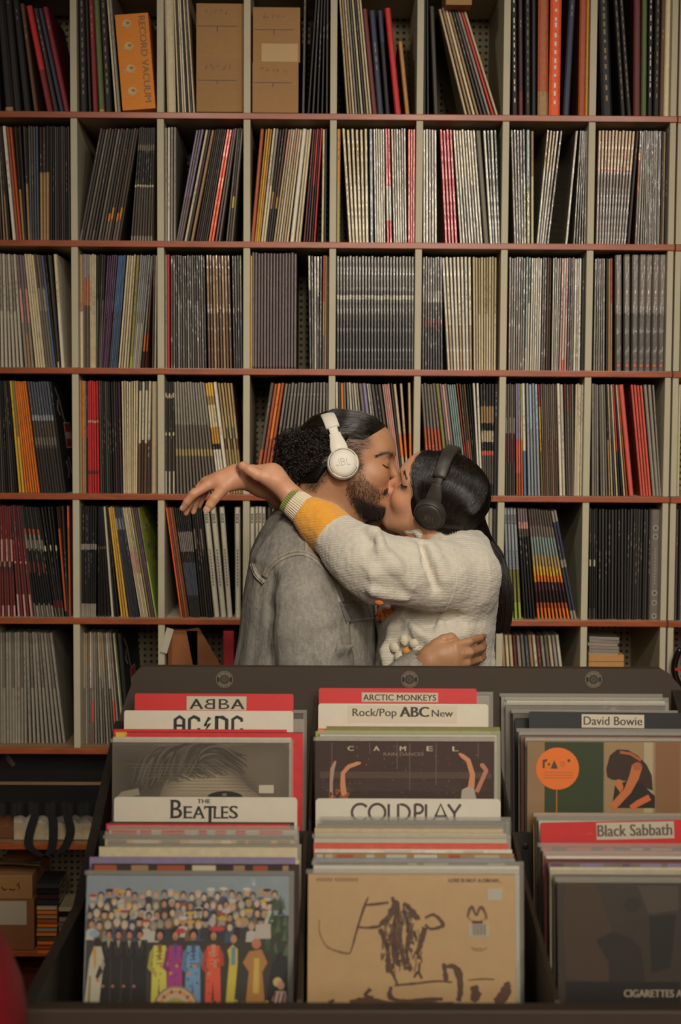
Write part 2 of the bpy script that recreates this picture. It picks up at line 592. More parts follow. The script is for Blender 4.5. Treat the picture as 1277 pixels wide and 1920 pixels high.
# ------------------------------------------------------------------ records on the shelves
rng = random.Random(7)
RUNS = """
0 0 -8 8 -14 -10 1 black,o black book
0 0 10 24 -12 4 1 black;tan.96 black book
0 0 26 40 -6 8 1 black black book
0 0 42 60 0 12 1 black,h310 black book
0 0 63 72 10 17 1 brown,h300 thin brown book
0 0 88 99 14 27 1 red.6;dred,h296 bright red book
0 0 101 110 38 48 1 char,h290 charcoal book
0 0 112 120 51 59 1 navy,h290 navy book
0 0 121 130 75 91 1 dred,h294 thick dark red book
0 1 150 164 133 146 1 black,g,k black book with gilt lettering
0 1 166 172 148 153 1 black,k black book
0 1 174 184 150 160 1 dred,k dark red book
0 1 186 195 162 174 1 green;mustard.97,k green book
0 1 197 210 177 191 1 black,g,k black book with gilt lettering
0 1 216 220 192 196 1 cream thin cream record
0 1 221 226 197 204 1 grey thin grey record
0 2 312 331 300 315 1 cream,b thick cream boxed record
0 2 333 366 318 350 8 cream|char|cream|white|black|cream|dgrey|cream cream and black record
0 3 566 571 570 575 1 dgrey grey record
0 3 574 617 592 617 5 black|char|black black record
0 4 650 698 634 676 9 sand|tan|cream|grey|dgrey|cream|char|sand|cream buff record
0 4 699 707 677 689 1 maroon,h292,k dark red book
0 4 709 719 691 704 1 navy,h290,k navy blue book
0 4 723 732 708 717 1 navy;black.3,h288,k thin navy book
0 4 742 752 719 734 1 red,h296,k bright red book
0 4 761 768 746 755 1 manila,h205,k manila folder
0 5 793 806 792 800 2 black black record
0 5 812 824 806 814 1 char,h300 charcoal record
0 5 871 936 804 862 9 sand|tan|cream|tan|char|dgrey|grey|red|sand,h302 buff record
0 6 960 971 958 969 1 black,w,k black book with white lettering
0 6 973 981 972 980 1 plum;maroon.8,k plum book
0 6 985 995 984 995 1 black,g,k slim black book with gilt lettering
0 6 997 1005 997 1005 1 black,k black book
0 6 1008 1028 1010 1029 1 rust;tan.8,g,k marbled tan book
0 6 1029 1050 1033 1054 1 neon,w,k bright orange book with white script
0 6 1056 1067 1068 1081 1 navy,k navy book tilted
0 6 1089 1102 1090 1103 1 rust,k russet book
0 6 1104 1109 1106 1115 1 mustard,k ochre book
0 7 1128 1150 1122 1140 1 black,g,k thick black book with gilt lettering
0 7 1164 1174 1150 1158 1 black,g,k slim black book with gilt lettering
0 7 1176 1185 1160 1168 1 black,g,k black tilted book with gilt lettering
0 7 1188 1201 1189 1202 1 maroon,k maroon book
0 7 1203 1212 1204 1215 1 green,k green book
0 7 1214 1223 1216 1226 1 black,w,k black book with white lettering
0 7 1226 1236 1228 1241 1 black,g,k black book with ochre lettering
0 7 1239 1246 1242 1253 1 brown,k brown book
0 7 1247 1258 1252 1262 1 cream,b wide cream record
1 0 -6 22 -12 3 5 dgrey.5;mgrey|black.5;brown|grey|char.6;tan|black dark grey record
1 0 23 30 4 10 1 white white record
1 0 31 41 11 22 2 rust red-brown record
1 0 42 56 24 49 3 black.55;tan|black|char.5;tan black and tan record
1 0 56 74 52 71 4 slate|dgrey|slate slate grey record
1 0 75 92 73 92 3 black.4;tan|char.4;tan black and tan record
1 0 94 132 94 130 9 char|black|dgrey charcoal record
1 1 146 194 188 232 8 dgrey;mgrey.9|char|mgrey|dgrey dark grey tilted record
1 1 194 226 232 261 6 char;brown.75;orange.82;mgrey|dgrey;rust.7;mustard.8;mgrey|char dark brown record with orange band
1 1 244 286 260 291 8 char.15;mgrey.2;black.5;cream.52;dgrey.95;grey charcoal record with pale band
1 2 308 330 308 331 4 grey|white|grey pale grey record
1 2 327 339 368 383 3 lilac.6;mauve|mauve lilac grey record
1 2 345 355 386 397 2 cream|char cream tilted record
1 2 356 363 398 403 1 tan tan record
1 2 366 389 404 425 6 dbrown|char|dgrey dark brown record
1 2 390 401 426 436 2 neon *neon orange record
1 2 402 414 437 444 2 mauve mauve record
1 2 423 437 445 456 3 mgrey|char.6;yellow.7;dgrey|mgrey grey record
1 3 470 476 488 496 1 rust red-orange record
1 3 477 488 498 511 3 mustard|yellow|mustard ochre record
1 3 489 498 512 523 2 white|grey;cream white record
1 3 499 511 524 540 3 dbrown.55;tan.7;black|char|brown.6;mustard.7;black dark patterned record
1 3 512 541 541 567 6 pink.3;sand|sand|cream pinkish cream record
1 3 543 552 568 575 1 white,b thick white record
1 3 553 564 576 585 2 cream cream record
1 3 568 592 587 605 5 maroon|char|red;maroon|black|red dark red record
1 3 602 612 605 614 2 cream|black cream and black upright record
1 4 630 637 630 637 1 mustard;khaki khaki upright record
1 4 654 692 640 690 6 khaki.4;sand|khaki|khaki.5;cream *khaki record
1 4 694 701 692 699 1 slate *slate blue record
1 4 703 723 700 721 5 white.5;off|off|cream *glossy white record
1 4 725 736 722 731 2 red.5;off.8;red *red and white record
1 4 738 763 733 761 6 cream.5;off|grey|off *glossy cream record
1 4 765 779 765 779 3 neon.4;salmon|red *orange-red record
1 5 793 820 793 819 5 off|white|grey *white record with dark gaps
1 5 834 859 824 848 4 red *bright red record
1 5 862 906 849 891 8 cream.4;off|off|cream.5;grey *glossy cream tilted record
1 5 908 917 892 901 1 mgrey,b thick grey record
1 5 920 942 905 932 4 white|black|off|black *white and black record
1 6 964 987 957 985 5 mauve.4;grey|grey *glossy mauve grey record
1 6 988 994 987 994 1 teal;olive *greenish grey record
1 6 996 1001 996 1001 1 tan.4;cream tan upright record
1 6 1006 1024 1025 1049 4 tan.35;off|cream.35;grey *tan and white tilted record
1 6 1025 1029 1051 1055 1 mgrey *grey tilted record
1 6 1060 1064 1079 1085 1 off *white-edged tilted record
1 6 1074 1099 1088 1102 5 grey|mgrey *glossy grey record
1 7 1117 1174 1122 1192 11 peach.34;pink.36;grey|cream.34;salmon.36;mgrey *peach-topped grey record
1 7 1176 1181 1193 1199 1 char charcoal record
1 7 1190 1199 1201 1210 2 dgrey.2;yellow.25;rust.55;mgrey|grey *yellow and red striped record
1 7 1200 1246 1211 1248 11 grey|mgrey *glossy mottled grey record
1 7 1248 1262 1250 1264 3 char|tan|black dark and tan record
2 0 -14 44 -52 -4 8 grey.5;off|off cream grey record
2 0 46 64 7 24 3 mauve.3;pink.6;grey|mauve;pink.7;tan mauve banded record
2 0 66 85 24 52 4 cream cream tilted record
2 0 86 100 53 70 3 dgrey.3;grey.5;mgrey|mgrey grey patterned record
2 0 101 104 71 74 1 blue thin blue record
2 0 104 113 75 99 4 black|char|black;cream.95 black tilted record
2 0 114 121 100 106 1 cream;white,face white white board record at the end of its row
2 1 141 148 141 148 1 tan;cream yellowish upright record
2 1 149 164 149 166 4 grey.25;tan.45;mgrey|bluegrey.2;salmon.45;dgrey grey and orange banded record
2 1 165 175 168 180 3 cream cream record
2 1 177 188 182 198 4 char.4;mgrey|black|dgrey black record
2 1 189 203 201 221 5 purple|purple.5;plum|purple plum purple record
2 1 204 220 222 236 5 blue.5;slate|blue blue record
2 1 221 241 238 255 4 cream|sand warm cream tilted record
2 1 242 248 256 262 1 olive;lime.9 olive record
2 1 246 263 263 282 5 bluegrey.5;grey|grey.6;off grey-white record
2 1 264 276 283 288 2 grey.7;orange.85;black|dgrey.7;rust.85;black grey record with orange foot
2 1 284 293 287 293 2 dgrey|cream dark upright record
2 2 308 312 308 312 1 grey grey record
2 2 313 318 313 318 1 red bright red record
2 2 320 388 320 384 15 dgrey|mgrey|char|dgrey.4;grey *dark mottled record
2 2 390 436 386 431 8 tan.5;brown|brown|tan *tan-brown record
2 2 438 455 434 453 4 char|mgrey.5;char *glossy charcoal record
2 3 466 469 466 469 1 yellow thin yellow record
2 3 471 556 472 557 15 mauve;dgrey.98,h323 mauve-grey record
2 3 580 603 577 605 5 off.3;char|char.3;dgrey|off *white-edged charcoal record
2 3 604 616 606 617 3 rust.4;tan.7;mgrey|tan|brown brown and orange record
2 4 631 777 631 777 25 mgrey.3;dgrey.34;off.38;dgrey.55;char *glossy charcoal record with white highlights
2 5 791 831 793 829 8 mgrey.3;grey.4;dgrey.55;maroon.62;char *glossy charcoal record with reddish band
2 5 839 886 827 884 8 off|cream.6;tan|off *glossy white fanned record
2 5 888 930 886 932 9 cream|sand|khaki;cream pale cream record
2 6 953 983 955 986 7 grey|mgrey *glossy mottled grey record
2 6 984 992 987 996 2 teal;off.8|green;off.4 *greenish white record
2 6 993 1013 997 1017 5 white|off *glossy white record
2 6 1014 1022 1018 1026 2 dgrey *dark grey record
2 6 1023 1031 1027 1034 2 brown|dbrown brown record
2 6 1034 1047 1037 1053 4 off|grey *grey-white record
2 6 1048 1062 1054 1066 3 pink|off;salmon.9|pink *pink record
2 6 1063 1073 1067 1078 3 mgrey|dgrey *grey-black record
2 6 1075 1089 1080 1094 3 white|grey|white *white record
2 6 1090 1097 1094 1100 1 black black record
2 7 1112 1134 1116 1135 5 grey|mgrey *grey upright record
2 7 1136 1148 1137 1149 3 char|tan|rust;tan.4 tan and red record
2 7 1152 1263 1152 1264 7 mgrey;dgrey,b,d,h325 *thick grey marbled box set
3 0 -6 33 -16 14 9 black|char|dgrey|black;char black record
3 0 35 40 15 19 1 yellow yellow record
3 0 41 46 20 24 1 olive.5;yellow|char olive record
3 0 47 75 25 48 6 orange bright orange record
3 0 77 119 50 91 8 slate.3;bluegrey.35;dgrey.5;mgrey.57;dgrey.6;char slate banded record
3 0 120 124 92 96 1 black,face black,drawn black record showing its black cover with white drawing
3 1 144 156 144 155 3 tan|orange;tan|tan orange-tan record
3 1 157 161 157 160 1 char.4;maroon.5;black dark striped record
3 1 162 187 161 184 5 red.35;pink.37;red.8;maroon.83;red bright red record
3 1 188 212 185 206 6 dgrey|char|black dark grey record
3 1 213 230 207 225 4 black|plum black record
3 1 231 257 227 259 7 cream|sand|cream plain cream record
3 1 258 280 260 284 4 slate.08;cream.55;brown|cream.1;off.52;dbrown cream and brown record
3 1 283 294 285 294 1 sand,b,face cream cream patterned thick record
3 2 306 328 305 324 5 char.1;off.14;char.45;cream.48;dgrey.8;off|black.12;tan.15;black black and white striped record
3 2 330 408 326 383 12 grey.38;mgrey.6;khaki.66;mgrey tan-grey record with yellow band
3 2 409 424 384 398 3 yellow.12;tan.2;cream.4;mustard.55;black.6;white.9;tan orange and white patterned record
3 2 425 431 399 406 1 white white record
3 2 432 457 407 436 5 tan.3;khaki.5;brown.6;tan|khaki.4;mgrey.5;khaki tan patterned record
3 3 474 482 508 514 1 dgrey.6;rust dark tilted record
3 3 483 502 515 534 3 rust|orange;rust|rust russet orange tilted record
3 3 504 617 535 617 14 mgrey.4;dgrey|dgrey|mgrey *dark glossy grey record
3 4 631 636 628 632 1 white white record
3 4 638 654 634 648 3 char|orange.5;mauve|mgrey orange and dark record
3 4 656 694 649 671 5 grey|off|grey|off pale grey record
3 4 695 710 672 686 2 mauve.9;rust|lilac lilac tilted record
3 4 712 722 687 694 2 off|grey grey-white record
3 4 724 742 695 714 3 dgrey|char|dgrey dark grey tilted record
3 4 748 764 716 730 4 pink dusty pink record
3 4 765 768 732 736 1 char charcoal record
3 4 768 773 737 743 1 sand.45;orange.66;sand cream record with orange lettering
3 4 774 778 749 755 1 sand.45;orange.66;sand cream record with orange lettering
3 4 780 784 764 771 1 sand.45;orange.66;sand cream record with orange lettering
3 5 802 838 789 816 5 mgrey.35;mauve.4;rust.55;salmon.7;brown mauve and orange record
3 5 839 846 817 823 1 olive olive record
3 5 847 862 824 837 3 mauve|pink;grey|mauve mauve record
3 5 863 879 838 854 4 teal pale teal record
3 5 880 882 856 858 1 rust;red red-orange record
3 5 883 892 860 873 3 brown|char;rust.5|brown brown record
3 5 893 897 874 883 2 black black record
3 5 896 904 885 899 2 white,k white record
3 5 905 928 900 927 5 char.2;tan.35;black.42;sand.52;black.6;salmon.64;dgrey.9;black black and beige patterned record
3 5 929 936 929 936 1 black black record
3 6 948 966 948 966 5 dgrey.3;grey.44;plum.7;dgrey|mgrey.45;maroon.7;char dark grey and maroon record
3 6 968 977 967 975 2 lilac.5;salmon.8;rust lilac and orange record
3 6 978 981 976 978 1 lime.3;yellow.5;orange thin yellow record
3 6 982 988 979 984 1 white.6;blue white record
3 6 990 1014 986 1008 4 bluegrey|sky.4;bluegrey pale blue-grey record
3 6 1016 1018 1009 1012 1 red.2;yellow.6;olive thin red and yellow record
3 6 1019 1047 1013 1043 8 mgrey;brown.5|brown|mgrey brown-grey record
3 6 1049 1061 1044 1056 2 white|off white record
3 6 1062 1077 1057 1076 4 maroon.25;dgrey|mgrey grey and maroon record
3 6 1079 1097 1079 1097 4 cream|off cream record
3 7 1110 1123 1110 1122 3 grey|mauve|grey grey record
3 7 1126 1140 1123 1135 3 mgrey|grey grey-brown tilted record
3 7 1141 1178 1136 1160 8 black.5;tan|sand|dgrey|cream|red.6;char|black|cream|rust mixed dark and cream record
3 7 1180 1189 1161 1169 1 salmon,b wide salmon-red record
3 7 1201 1222 1182 1205 4 salmon salmon-red record
3 7 1224 1236 1206 1222 2 grey,b thick grey record
3 7 1238 1241 1223 1227 1 grey,face grey grey record showing its cover
4 0 -8 30 -30 0 7 maroon.3;pink.5;plum.6;maroon.9;pink|dred.3;maroon.5;tan.55;maroon maroon record
4 0 32 62 2 23 5 plum.3;dred.5;pink.52;maroon.8;pink|maroon plum and maroon record
4 0 64 102 25 66 8 char.2;rust.25;grey.38;char.5;maroon.6;black.88;mgrey|black.3;mgrey.4;black.9;grey black record with grey dashes
4 0 104 120 68 100 5 black.35;off.4;black.85;dred.92;mgrey|char black record with red foot
4 0 122 133 102 132 3 black.2;rust.95;black|char|salmon;rust.2 black and orange-red record
4 1 147 180 146 182 8 black.34;grey.39;black.88;grey black record with white dashes
4 1 182 206 184 193 4 black.36;mgrey.38;black plain black record
4 1 208 214 185 189 1 off white-edged tilted record
4 1 215 223 190 194 2 black|char charcoal tilted record
4 1 226 241 196 207 3 yellow|mustard|yellow yellow record
4 1 243 261 208 226 6 navy.1;bluegrey.2;navy|slate.2;char navy record
4 1 263 278 227 244 5 cream.4;pink.6;cream|sand cream and pink record
4 1 279 283 245 248 1 olive olive record
4 1 284 290 249 256 2 purple purple record
4 1 291 294 257 260 1 olive;lime,face lime,art lime green record showing its green cover
4 2 339 342 308 311 1 neon thin neon orange record
4 2 343 355 312 324 3 brown|rust|brown rust brown record
4 2 357 376 326 356 8 char.22;grey.4;char.5;slate.8;char black record with pale lettering
4 2 377 400 358 378 5 black.2;mgrey.38;black|black|dbrown plain black record
4 2 402 411 380 391 1 off,b,t thick white box record with black label
4 2 414 424 394 404 1 off,b,t thick white box record with black label
4 2 426 436 411 420 1 off,b,t,face black thick white box record with black label
4 2 441 451 440 450 1 off,b,t thick white upright box record with black label
4 3 468 477 468 476 1 off,b,t thick white upright box record with black label
4 3 479 500 478 498 3 off,t white upright record
4 3 502 530 500 528 3 char|grey|dgrey dark record behind the denim shoulder
4 5 892 930 896 930 5 mgrey.9;char|dgrey|grey *grey-black record
4 5 931 933 931 934 1 bluegrey.6;orange thin pale blue record
4 6 950 979 945 968 4 bluegrey.55;olive.85;lime,t pale blue and green record
4 6 982 1005 970 988 4 mauve.12;pink.18;dgrey.25;black charcoal record with pink top
4 6 1007 1070 990 1031 9 dgrey.15;mgrey.25;teal.42;khaki.52;yellow.6;orange.66;plum.74;black.85;rust.9;orange record with a sunset coloured spine
4 6 1071 1082 1032 1043 2 grey.1;navy.45;grey.52;navy.92;grey,face black navy record with white bands
4 7 1104 1120 1106 1121 4 char.46;off.52;black.9;dgrey|black black and white banded record
4 7 1121 1230 1122 1231 18 black|char|black *black glossy record
4 7 1232 1250 1234 1253 1 mgrey,b,r thick grey box set with pale round emblems
5 0 -20 124 -34 76 18 grey|mgrey;grey|grey plain grey-white record
5 1 150 226 148 206 14 grey.5;mgrey|tan.3;grey|mgrey|off.5;mgrey|grey.62;salmon.8;mgrey|grey|mgrey|sand.4;grey mixed grey record
5 1 227 236 207 216 3 char|cream|green dark record with cream edge
5 1 237 246 218 228 1 black,drawn black record showing its black cover with white print
5 5 924 938 920 934 4 slate|grey|mgrey slate grey record
5 6 950 1074 938 1048 15 tan.5;salmon|cream|sand|maroon|grey|mgrey;yellow|slate|tan|off|maroon.7;yellow|grey|mgrey|sand|grey|off buff and grey record
4 4 633 776 631 774 15 char|grey|black|cream|dgrey|mgrey,z dark and pale record
4 5 794 888 792 888 10 grey|char|black|off,z dark and pale record
5 3 480 600 474 590 11 tan|grey|cream|mgrey|brown,z buff and grey record
5 4 640 770 634 764 12 grey|cream|tan|dgrey,z buff and grey record
0 -1 -172 -40 -186 -50 7 black|dred|brown|navy,z dark book spine
1 -1 -178 -34 -180 -38 14 grey|char|cream|mgrey|dgrey,z mixed record
2 -1 -178 -40 -182 -56 13 off|grey|slate|cream,z mixed record
3 -1 -176 -32 -178 -36 14 black|char|tan|cream|rust,z mixed record
4 -1 -174 -34 -180 -52 13 char|black|maroon|grey,z mixed record
5 -1 -170 -30 -178 -70 11 grey|mgrey|sand,z mixed record
"""
_m = RUNS.strip().split('\n')
CELLN = ORD
BIGS = []                                # (score, record dict)


def parse_style(tok):
    parts = tok.split(',')
    opts = {'h': None, 'b': False, 'flags': set(), 'face': None}
    for p in parts[1:]:
        if p[0] == 'h' and p[1:].isdigit():
            opts['h'] = int(p[1:]) / 1000.0
        else:
            opts['flags'].add(p)
    cyc = []
    for alt in parts[0].split('|'):
        bands = []
        for bs in alt.split(';'):
            nm, _, fr = bs.partition('.')
            bands.append((nm, float('0.' + fr) if fr else None))
        cyc.append(bands)
    return cyc, opts


def bands_of(spec):
    """[(colour, end fraction from the top)]: a colour without a fraction shares what is left"""
    out, prev = [], 0.0
    for i, (nm, fr) in enumerate(spec):
        end = fr
        if end is None:
            nxt = next((f for _, f in spec[i + 1:] if f is not None), 1.0)
            k = sum(1 for _, f in spec[i:] if f is None) if nxt == 1.0 else 1
            end = prev + (nxt - prev) / max(1, k) if i < len(spec) - 1 else 1.0
        out.append((nm, end))
        prev = end
    out[-1] = (out[-1][0], 1.0)
    return out


def jit(c, a=0.10):
    k = 1.0 + rng.uniform(-a, a)
    return (min(1, c[0] * k), min(1, c[1] * k), min(1, c[2] * k), 1.0)


def record_mesh(mb, t, h, d, bands, flags, face, Mx, mi):
    """one sleeve: a rounded spine split in printed bands, two covers, top, bottom and open edge; Mx places it"""
    cols = [(jit(pal(n), 0.08), e) for n, e in bands]
    edge = 0.22 * t
    xs = [-t / 2, -t / 2 + edge, t / 2 - edge, t / 2]
    ys = [min(0.004, 0.5 * t), 0.0, 0.0, min(0.004, 0.5 * t)]
    T = lambda p: tuple(Mx @ Vector(p))
    z1 = h
    rows = [h]
    for c, e in cols:
        rows.append(h * (1 - e))
    rows[-1] = 0.0
    for i, (c, e) in enumerate(cols):
        za, zb = rows[i], rows[i + 1]
        for k in range(3):
            mb.face([T((xs[k], ys[k], zb)), T((xs[k + 1], ys[k + 1], zb)), T((xs[k + 1], ys[k + 1], za)), T((xs[k], ys[k], za))], c, mi)
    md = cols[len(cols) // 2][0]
    lc = (md[0] * 0.30, md[1] * 0.28, md[2] * 0.26, 1.0)  # covers darkened: shade between sleeves put into their colour
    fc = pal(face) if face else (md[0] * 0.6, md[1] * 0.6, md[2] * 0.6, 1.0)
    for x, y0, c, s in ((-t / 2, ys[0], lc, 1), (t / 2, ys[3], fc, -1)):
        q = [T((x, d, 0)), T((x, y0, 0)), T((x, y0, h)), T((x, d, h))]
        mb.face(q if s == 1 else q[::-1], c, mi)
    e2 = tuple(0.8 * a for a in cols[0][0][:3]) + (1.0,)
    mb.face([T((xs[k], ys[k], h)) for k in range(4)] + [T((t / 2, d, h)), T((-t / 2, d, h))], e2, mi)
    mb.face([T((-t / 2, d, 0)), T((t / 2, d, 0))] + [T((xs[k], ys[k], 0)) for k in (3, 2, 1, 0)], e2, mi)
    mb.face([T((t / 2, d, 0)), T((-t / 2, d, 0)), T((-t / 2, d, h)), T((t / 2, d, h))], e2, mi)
    # lettering: a broken line of tiny strokes down the flat of the spine
    e = -0.0003
    main = cols[0][0]
    lum = main[0] * 0.3 + main[1] * 0.6 + main[2] * 0.1
    ink = srgb(150, 140, 122) if lum < 0.16 else srgb(60, 53, 45)
    ink = tuple(0.55 * ink[k] + 0.45 * main[k] for k in range(3)) + (1.0,)
    if 'g' in flags:
        ink = srgb(136, 106, 58)
    if 'w' in flags:
        ink = srgb(226, 216, 196)
    if 'b' in flags and 't' not in flags and 'r' not in flags and 'd' not in flags:
        pass
    wtxt = min(0.30 * t, 0.0032) if not ('g' in flags or 'w' in flags) else 0.17 * t
    segs = []
    if flags & {'g', 'w'}:
        z = h * 0.93
        while z > h * 0.12:
            ln = rng.uniform(0.006, 0.016)
            segs.append((z, z - ln))
            z -= ln + rng.uniform(0.004, 0.02)
    elif 't' in flags:
        ink = srgb(52, 46, 40)
        z = h * 0.62
        while z > h * 0.30:
            segs.append((z, z - 0.006))
            z -= 0.009
        zz = (h * 0.94, h * 0.86)
        for (xa, xb, za, zb) in ((-.24, .24, zz[0], zz[0] - .003), (-.24, .24, zz[1] + .003, zz[1]), (-.24, -.14, *zz), (.14, .24, *zz), (-.06, .06, zz[0] - .007, zz[1] + .007)):
            mb.face([T((xa * t, e, zb)), T((xb * t, e, zb)), T((xb * t, e, za)), T((xa * t, e, za))], ink, 2)
        wtxt = 0.2 * t
    elif rng.random() < 0.55 and not (flags & {'b', 'd', 'r'}):
        z = h * rng.uniform(0.55, 0.94)
        for _ in range(rng.randint(2, 5)):
            ln = rng.uniform(0.004, 0.014)
            segs.append((z, max(0.01, z - ln)))
            z -= ln + rng.uniform(0.003, 0.02)
            if z < 0.03:
                break
    for za, zb in segs:
        mb.face([T((-wtxt / 2, e, zb)), T((wtxt / 2, e, zb)), T((wtxt / 2, e, za)), T((-wtxt / 2, e, za))], ink, 2)
    if 'd' in flags:                     # small orange dot at the foot
        mb.face([T((0.0042 * math.cos(a * math.pi / 4), e, 0.016 + 0.0045 * math.sin(a * math.pi / 4))) for a in range(8)], srgb(206, 100, 50), 2)
    if 'r' in flags:                     # round pale emblems
        for zc, rr in ((0.262, 0.0085), (0.237, 0.008), (0.076, 0.0085), (0.048, 0.008), (0.010, 0.008)):
            mb.face([T((rr * math.cos(a * math.pi / 5), e, zc + rr * math.sin(a * math.pi / 5))) for a in range(10)], srgb(150, 146, 136), 2)
            mb.face([T((.55 * rr * math.cos(a * math.pi / 5), 2 * e, zc + .55 * rr * math.sin(a * math.pi / 5))) for a in range(10)], srgb(84, 80, 76), 2)
        for q in range(12):
            z = 0.205 - q * 0.009
            mb.face([T((-.0015, e, z - .005)), T((.0015, e, z - .005)), T((.0015, e, z)), T((-.0015, e, z))], srgb(150, 146, 136), 2)
    if 'drawn' in flags:                 # white scrawl and a red and white sticker on the cover that faces out
        x = t / 2 + 0.0004
        Q = lambda y, z, w=0.0: T((x + w, y, z))
        for pts in (((.03, .30), (.07, .27), (.10, .215), (.12, .20)), ((.05, .265), (.03, .24), (.06, .22)), ((.06, .09), (.08, .06), (.06, .04)), ((.10, .10), (.12, .05))):
            for (ya, za), (yb, zb) in zip(pts[:-1], pts[1:]):
                mb.face([Q(ya, za), Q(ya + .016, za), Q(yb + .016, zb), Q(yb, zb)], srgb(150, 140, 130), 2)
        mb.face([Q(.10, .125), Q(.20, .125), Q(.20, .20), Q(.10, .20)], srgb(206, 182, 164), 2)
        for za, zb in ((.129, .152), (.172, .197)):
            mb.face([Q(.108, za, .0002), Q(.192, za, .0002), Q(.192, zb, .0002), Q(.108, zb, .0002)], srgb(176, 40, 44), 2)
    if 'art' in flags:                   # loose yellow and pale strokes on the green cover
        x = t / 2 + 0.0004
        for k in range(26):
            y, z = rng.uniform(.03, .28), rng.uniform(.1, .3)
            mb.face([T((x, y, z)), T((x, y + .06, z)), T((x, y + .05, z + .014)), T((x, y, z + .010))], rng.choice([srgb(200, 180, 60), srgb(120, 140, 60), srgb(190, 186, 150)]), 2)


RECS = []
for line in _m:
    t = line.split()
    r, c = int(t[0]), int(t[1])
    xb0, xb1, xt0, xt1 = map(float, t[2:6])
    n = int(t[6])
    cyc, op = parse_style(t[7])
    rest = t[8:]
    op['wrap'] = False
    if t[7].endswith('face'):
        pass
    desc = ' '.join(rest)
    # 'face X[,flag]' may follow the style as 'face' token
    st = t[7]
    if 'face' in op['flags']:
        op['flags'].discard('face')
        w0 = rest[0].split(',')
        op['face'] = w0[0]
        op['flags'] |= set(w0[1:])
        desc = ' '.join(rest[1:])
    if desc.startswith('*'):
        op['wrap'] = True
        desc = desc[1:]
    Yf = SY + (0.022 if r != 5 else 0.055)
    zb = shz(r) + 0.0008
    for i in range(n):
        f0, f1 = i / n, (i + 1) / n
        pb0, pb1 = xb0 + (xb1 - xb0) * f0, xb0 + (xb1 - xb0) * f1
        pt0, pt1 = xt0 + (xt1 - xt0) * f0, xt0 + (xt1 - xt0) * f1
        hn = op['h'] or (0.345 if r == 0 else 0.315 if r < 5 else 0.322)
        h = hn + rng.uniform(-0.0018, 0.0018)
        Y = Yf + rng.uniform(-0.004, 0.005)
        def xat(px, z):
            # world x of photo column px, at height z on the plane y = Y
            k, dz = (px - 638.5) / F_PX, z - CAM_Z
            return (Y * _r2[1] + dz * _r2[2] - k * (Y * _fw[1] + dz * _fw[2])) / (k * _fw[0] - _r2[0])
        Xb0, Xb1 = xat(pb0, zb), xat(pb1, zb)
        Xt0, Xt1 = xat(pt0, zb + hn), xat(pt1, zb + hn)
        pitch = min(Xb1 - Xb0, 1e9)
        pt = Xt1 - Xt0
        lean = math.atan2((Xt0 + Xt1) / 2 - (Xb0 + Xb1) / 2, hn)
        tk = 0.5 * (pitch + pt) * math.cos(lean)
        tk = min(tk, 1.12 * min(pitch, pt) if min(pitch, pt) > 0.002 else tk)
        tk *= (0.76 if n > 3 else 0.86 if n > 1 else 0.97)
        tk = max(tk, 0.0022)
        kind = 'book' if 'k' in op['flags'] or (r == 0 and 'book' in desc) else ('box_set' if 'box' in desc else 'vinyl_record')
        RECS.append(dict(r=r, c=c, i=i, n=n, x=(Xb0 + Xb1) / 2, y=Y, z=zb + abs(math.sin(lean)) * tk / 2, lean=lean, t=tk, h=h, bands=bands_of(cyc[i % len(cyc)]), op=op, desc=desc, kind=kind))

# settle the records of every cell: none through an upright, none through its neighbour
_cells = {}
for q in RECS:
    _cells.setdefault((q['r'], q['c']), []).append(q)
for (r, c), qs in _cells.items():
    L_ = X0 + CW * (c - 1) + 0.0098
    R_ = X0 + CW * c - 0.0098 - (0.013 if c == 7 else 0)
    for q in qs:
        q['xt'] = q['x'] + math.tan(q['lean']) * (0.345 if r == 0 else 0.32)
    for _ in range(12):
        for key in ('x', 'xt'):
            for k, q in enumerate(qs):
                hw = q['t'] / 2 / math.cos(q['lean'])
                lo = L_ + hw if k == 0 else qs[k - 1][key] + qs[k - 1]['t'] / 2 / math.cos(qs[k - 1]['lean']) + hw + 0.0003
                q[key] = max(q[key], lo)
            for k in range(len(qs) - 1, -1, -1):
                q = qs[k]
                hw = q['t'] / 2 / math.cos(q['lean'])
                hi = R_ - hw if k == len(qs) - 1 else qs[k + 1][key] - qs[k + 1]['t'] / 2 / math.cos(qs[k + 1]['lean']) - hw - 0.0003
                q[key] = min(q[key], hi)
        for q in qs:
            q['lean'] = math.atan2(q['xt'] - q['x'], 0.345 if r == 0 else 0.32)
        if qs[0]['x'] - qs[0]['t'] / 2 < L_ - 0.0006:
            for q in qs:
                q['t'] *= 0.96
    for q in qs:
        q['z'] = shz(r) + 0.0008 + abs(math.sin(q['lean'])) * q['t'] / 2

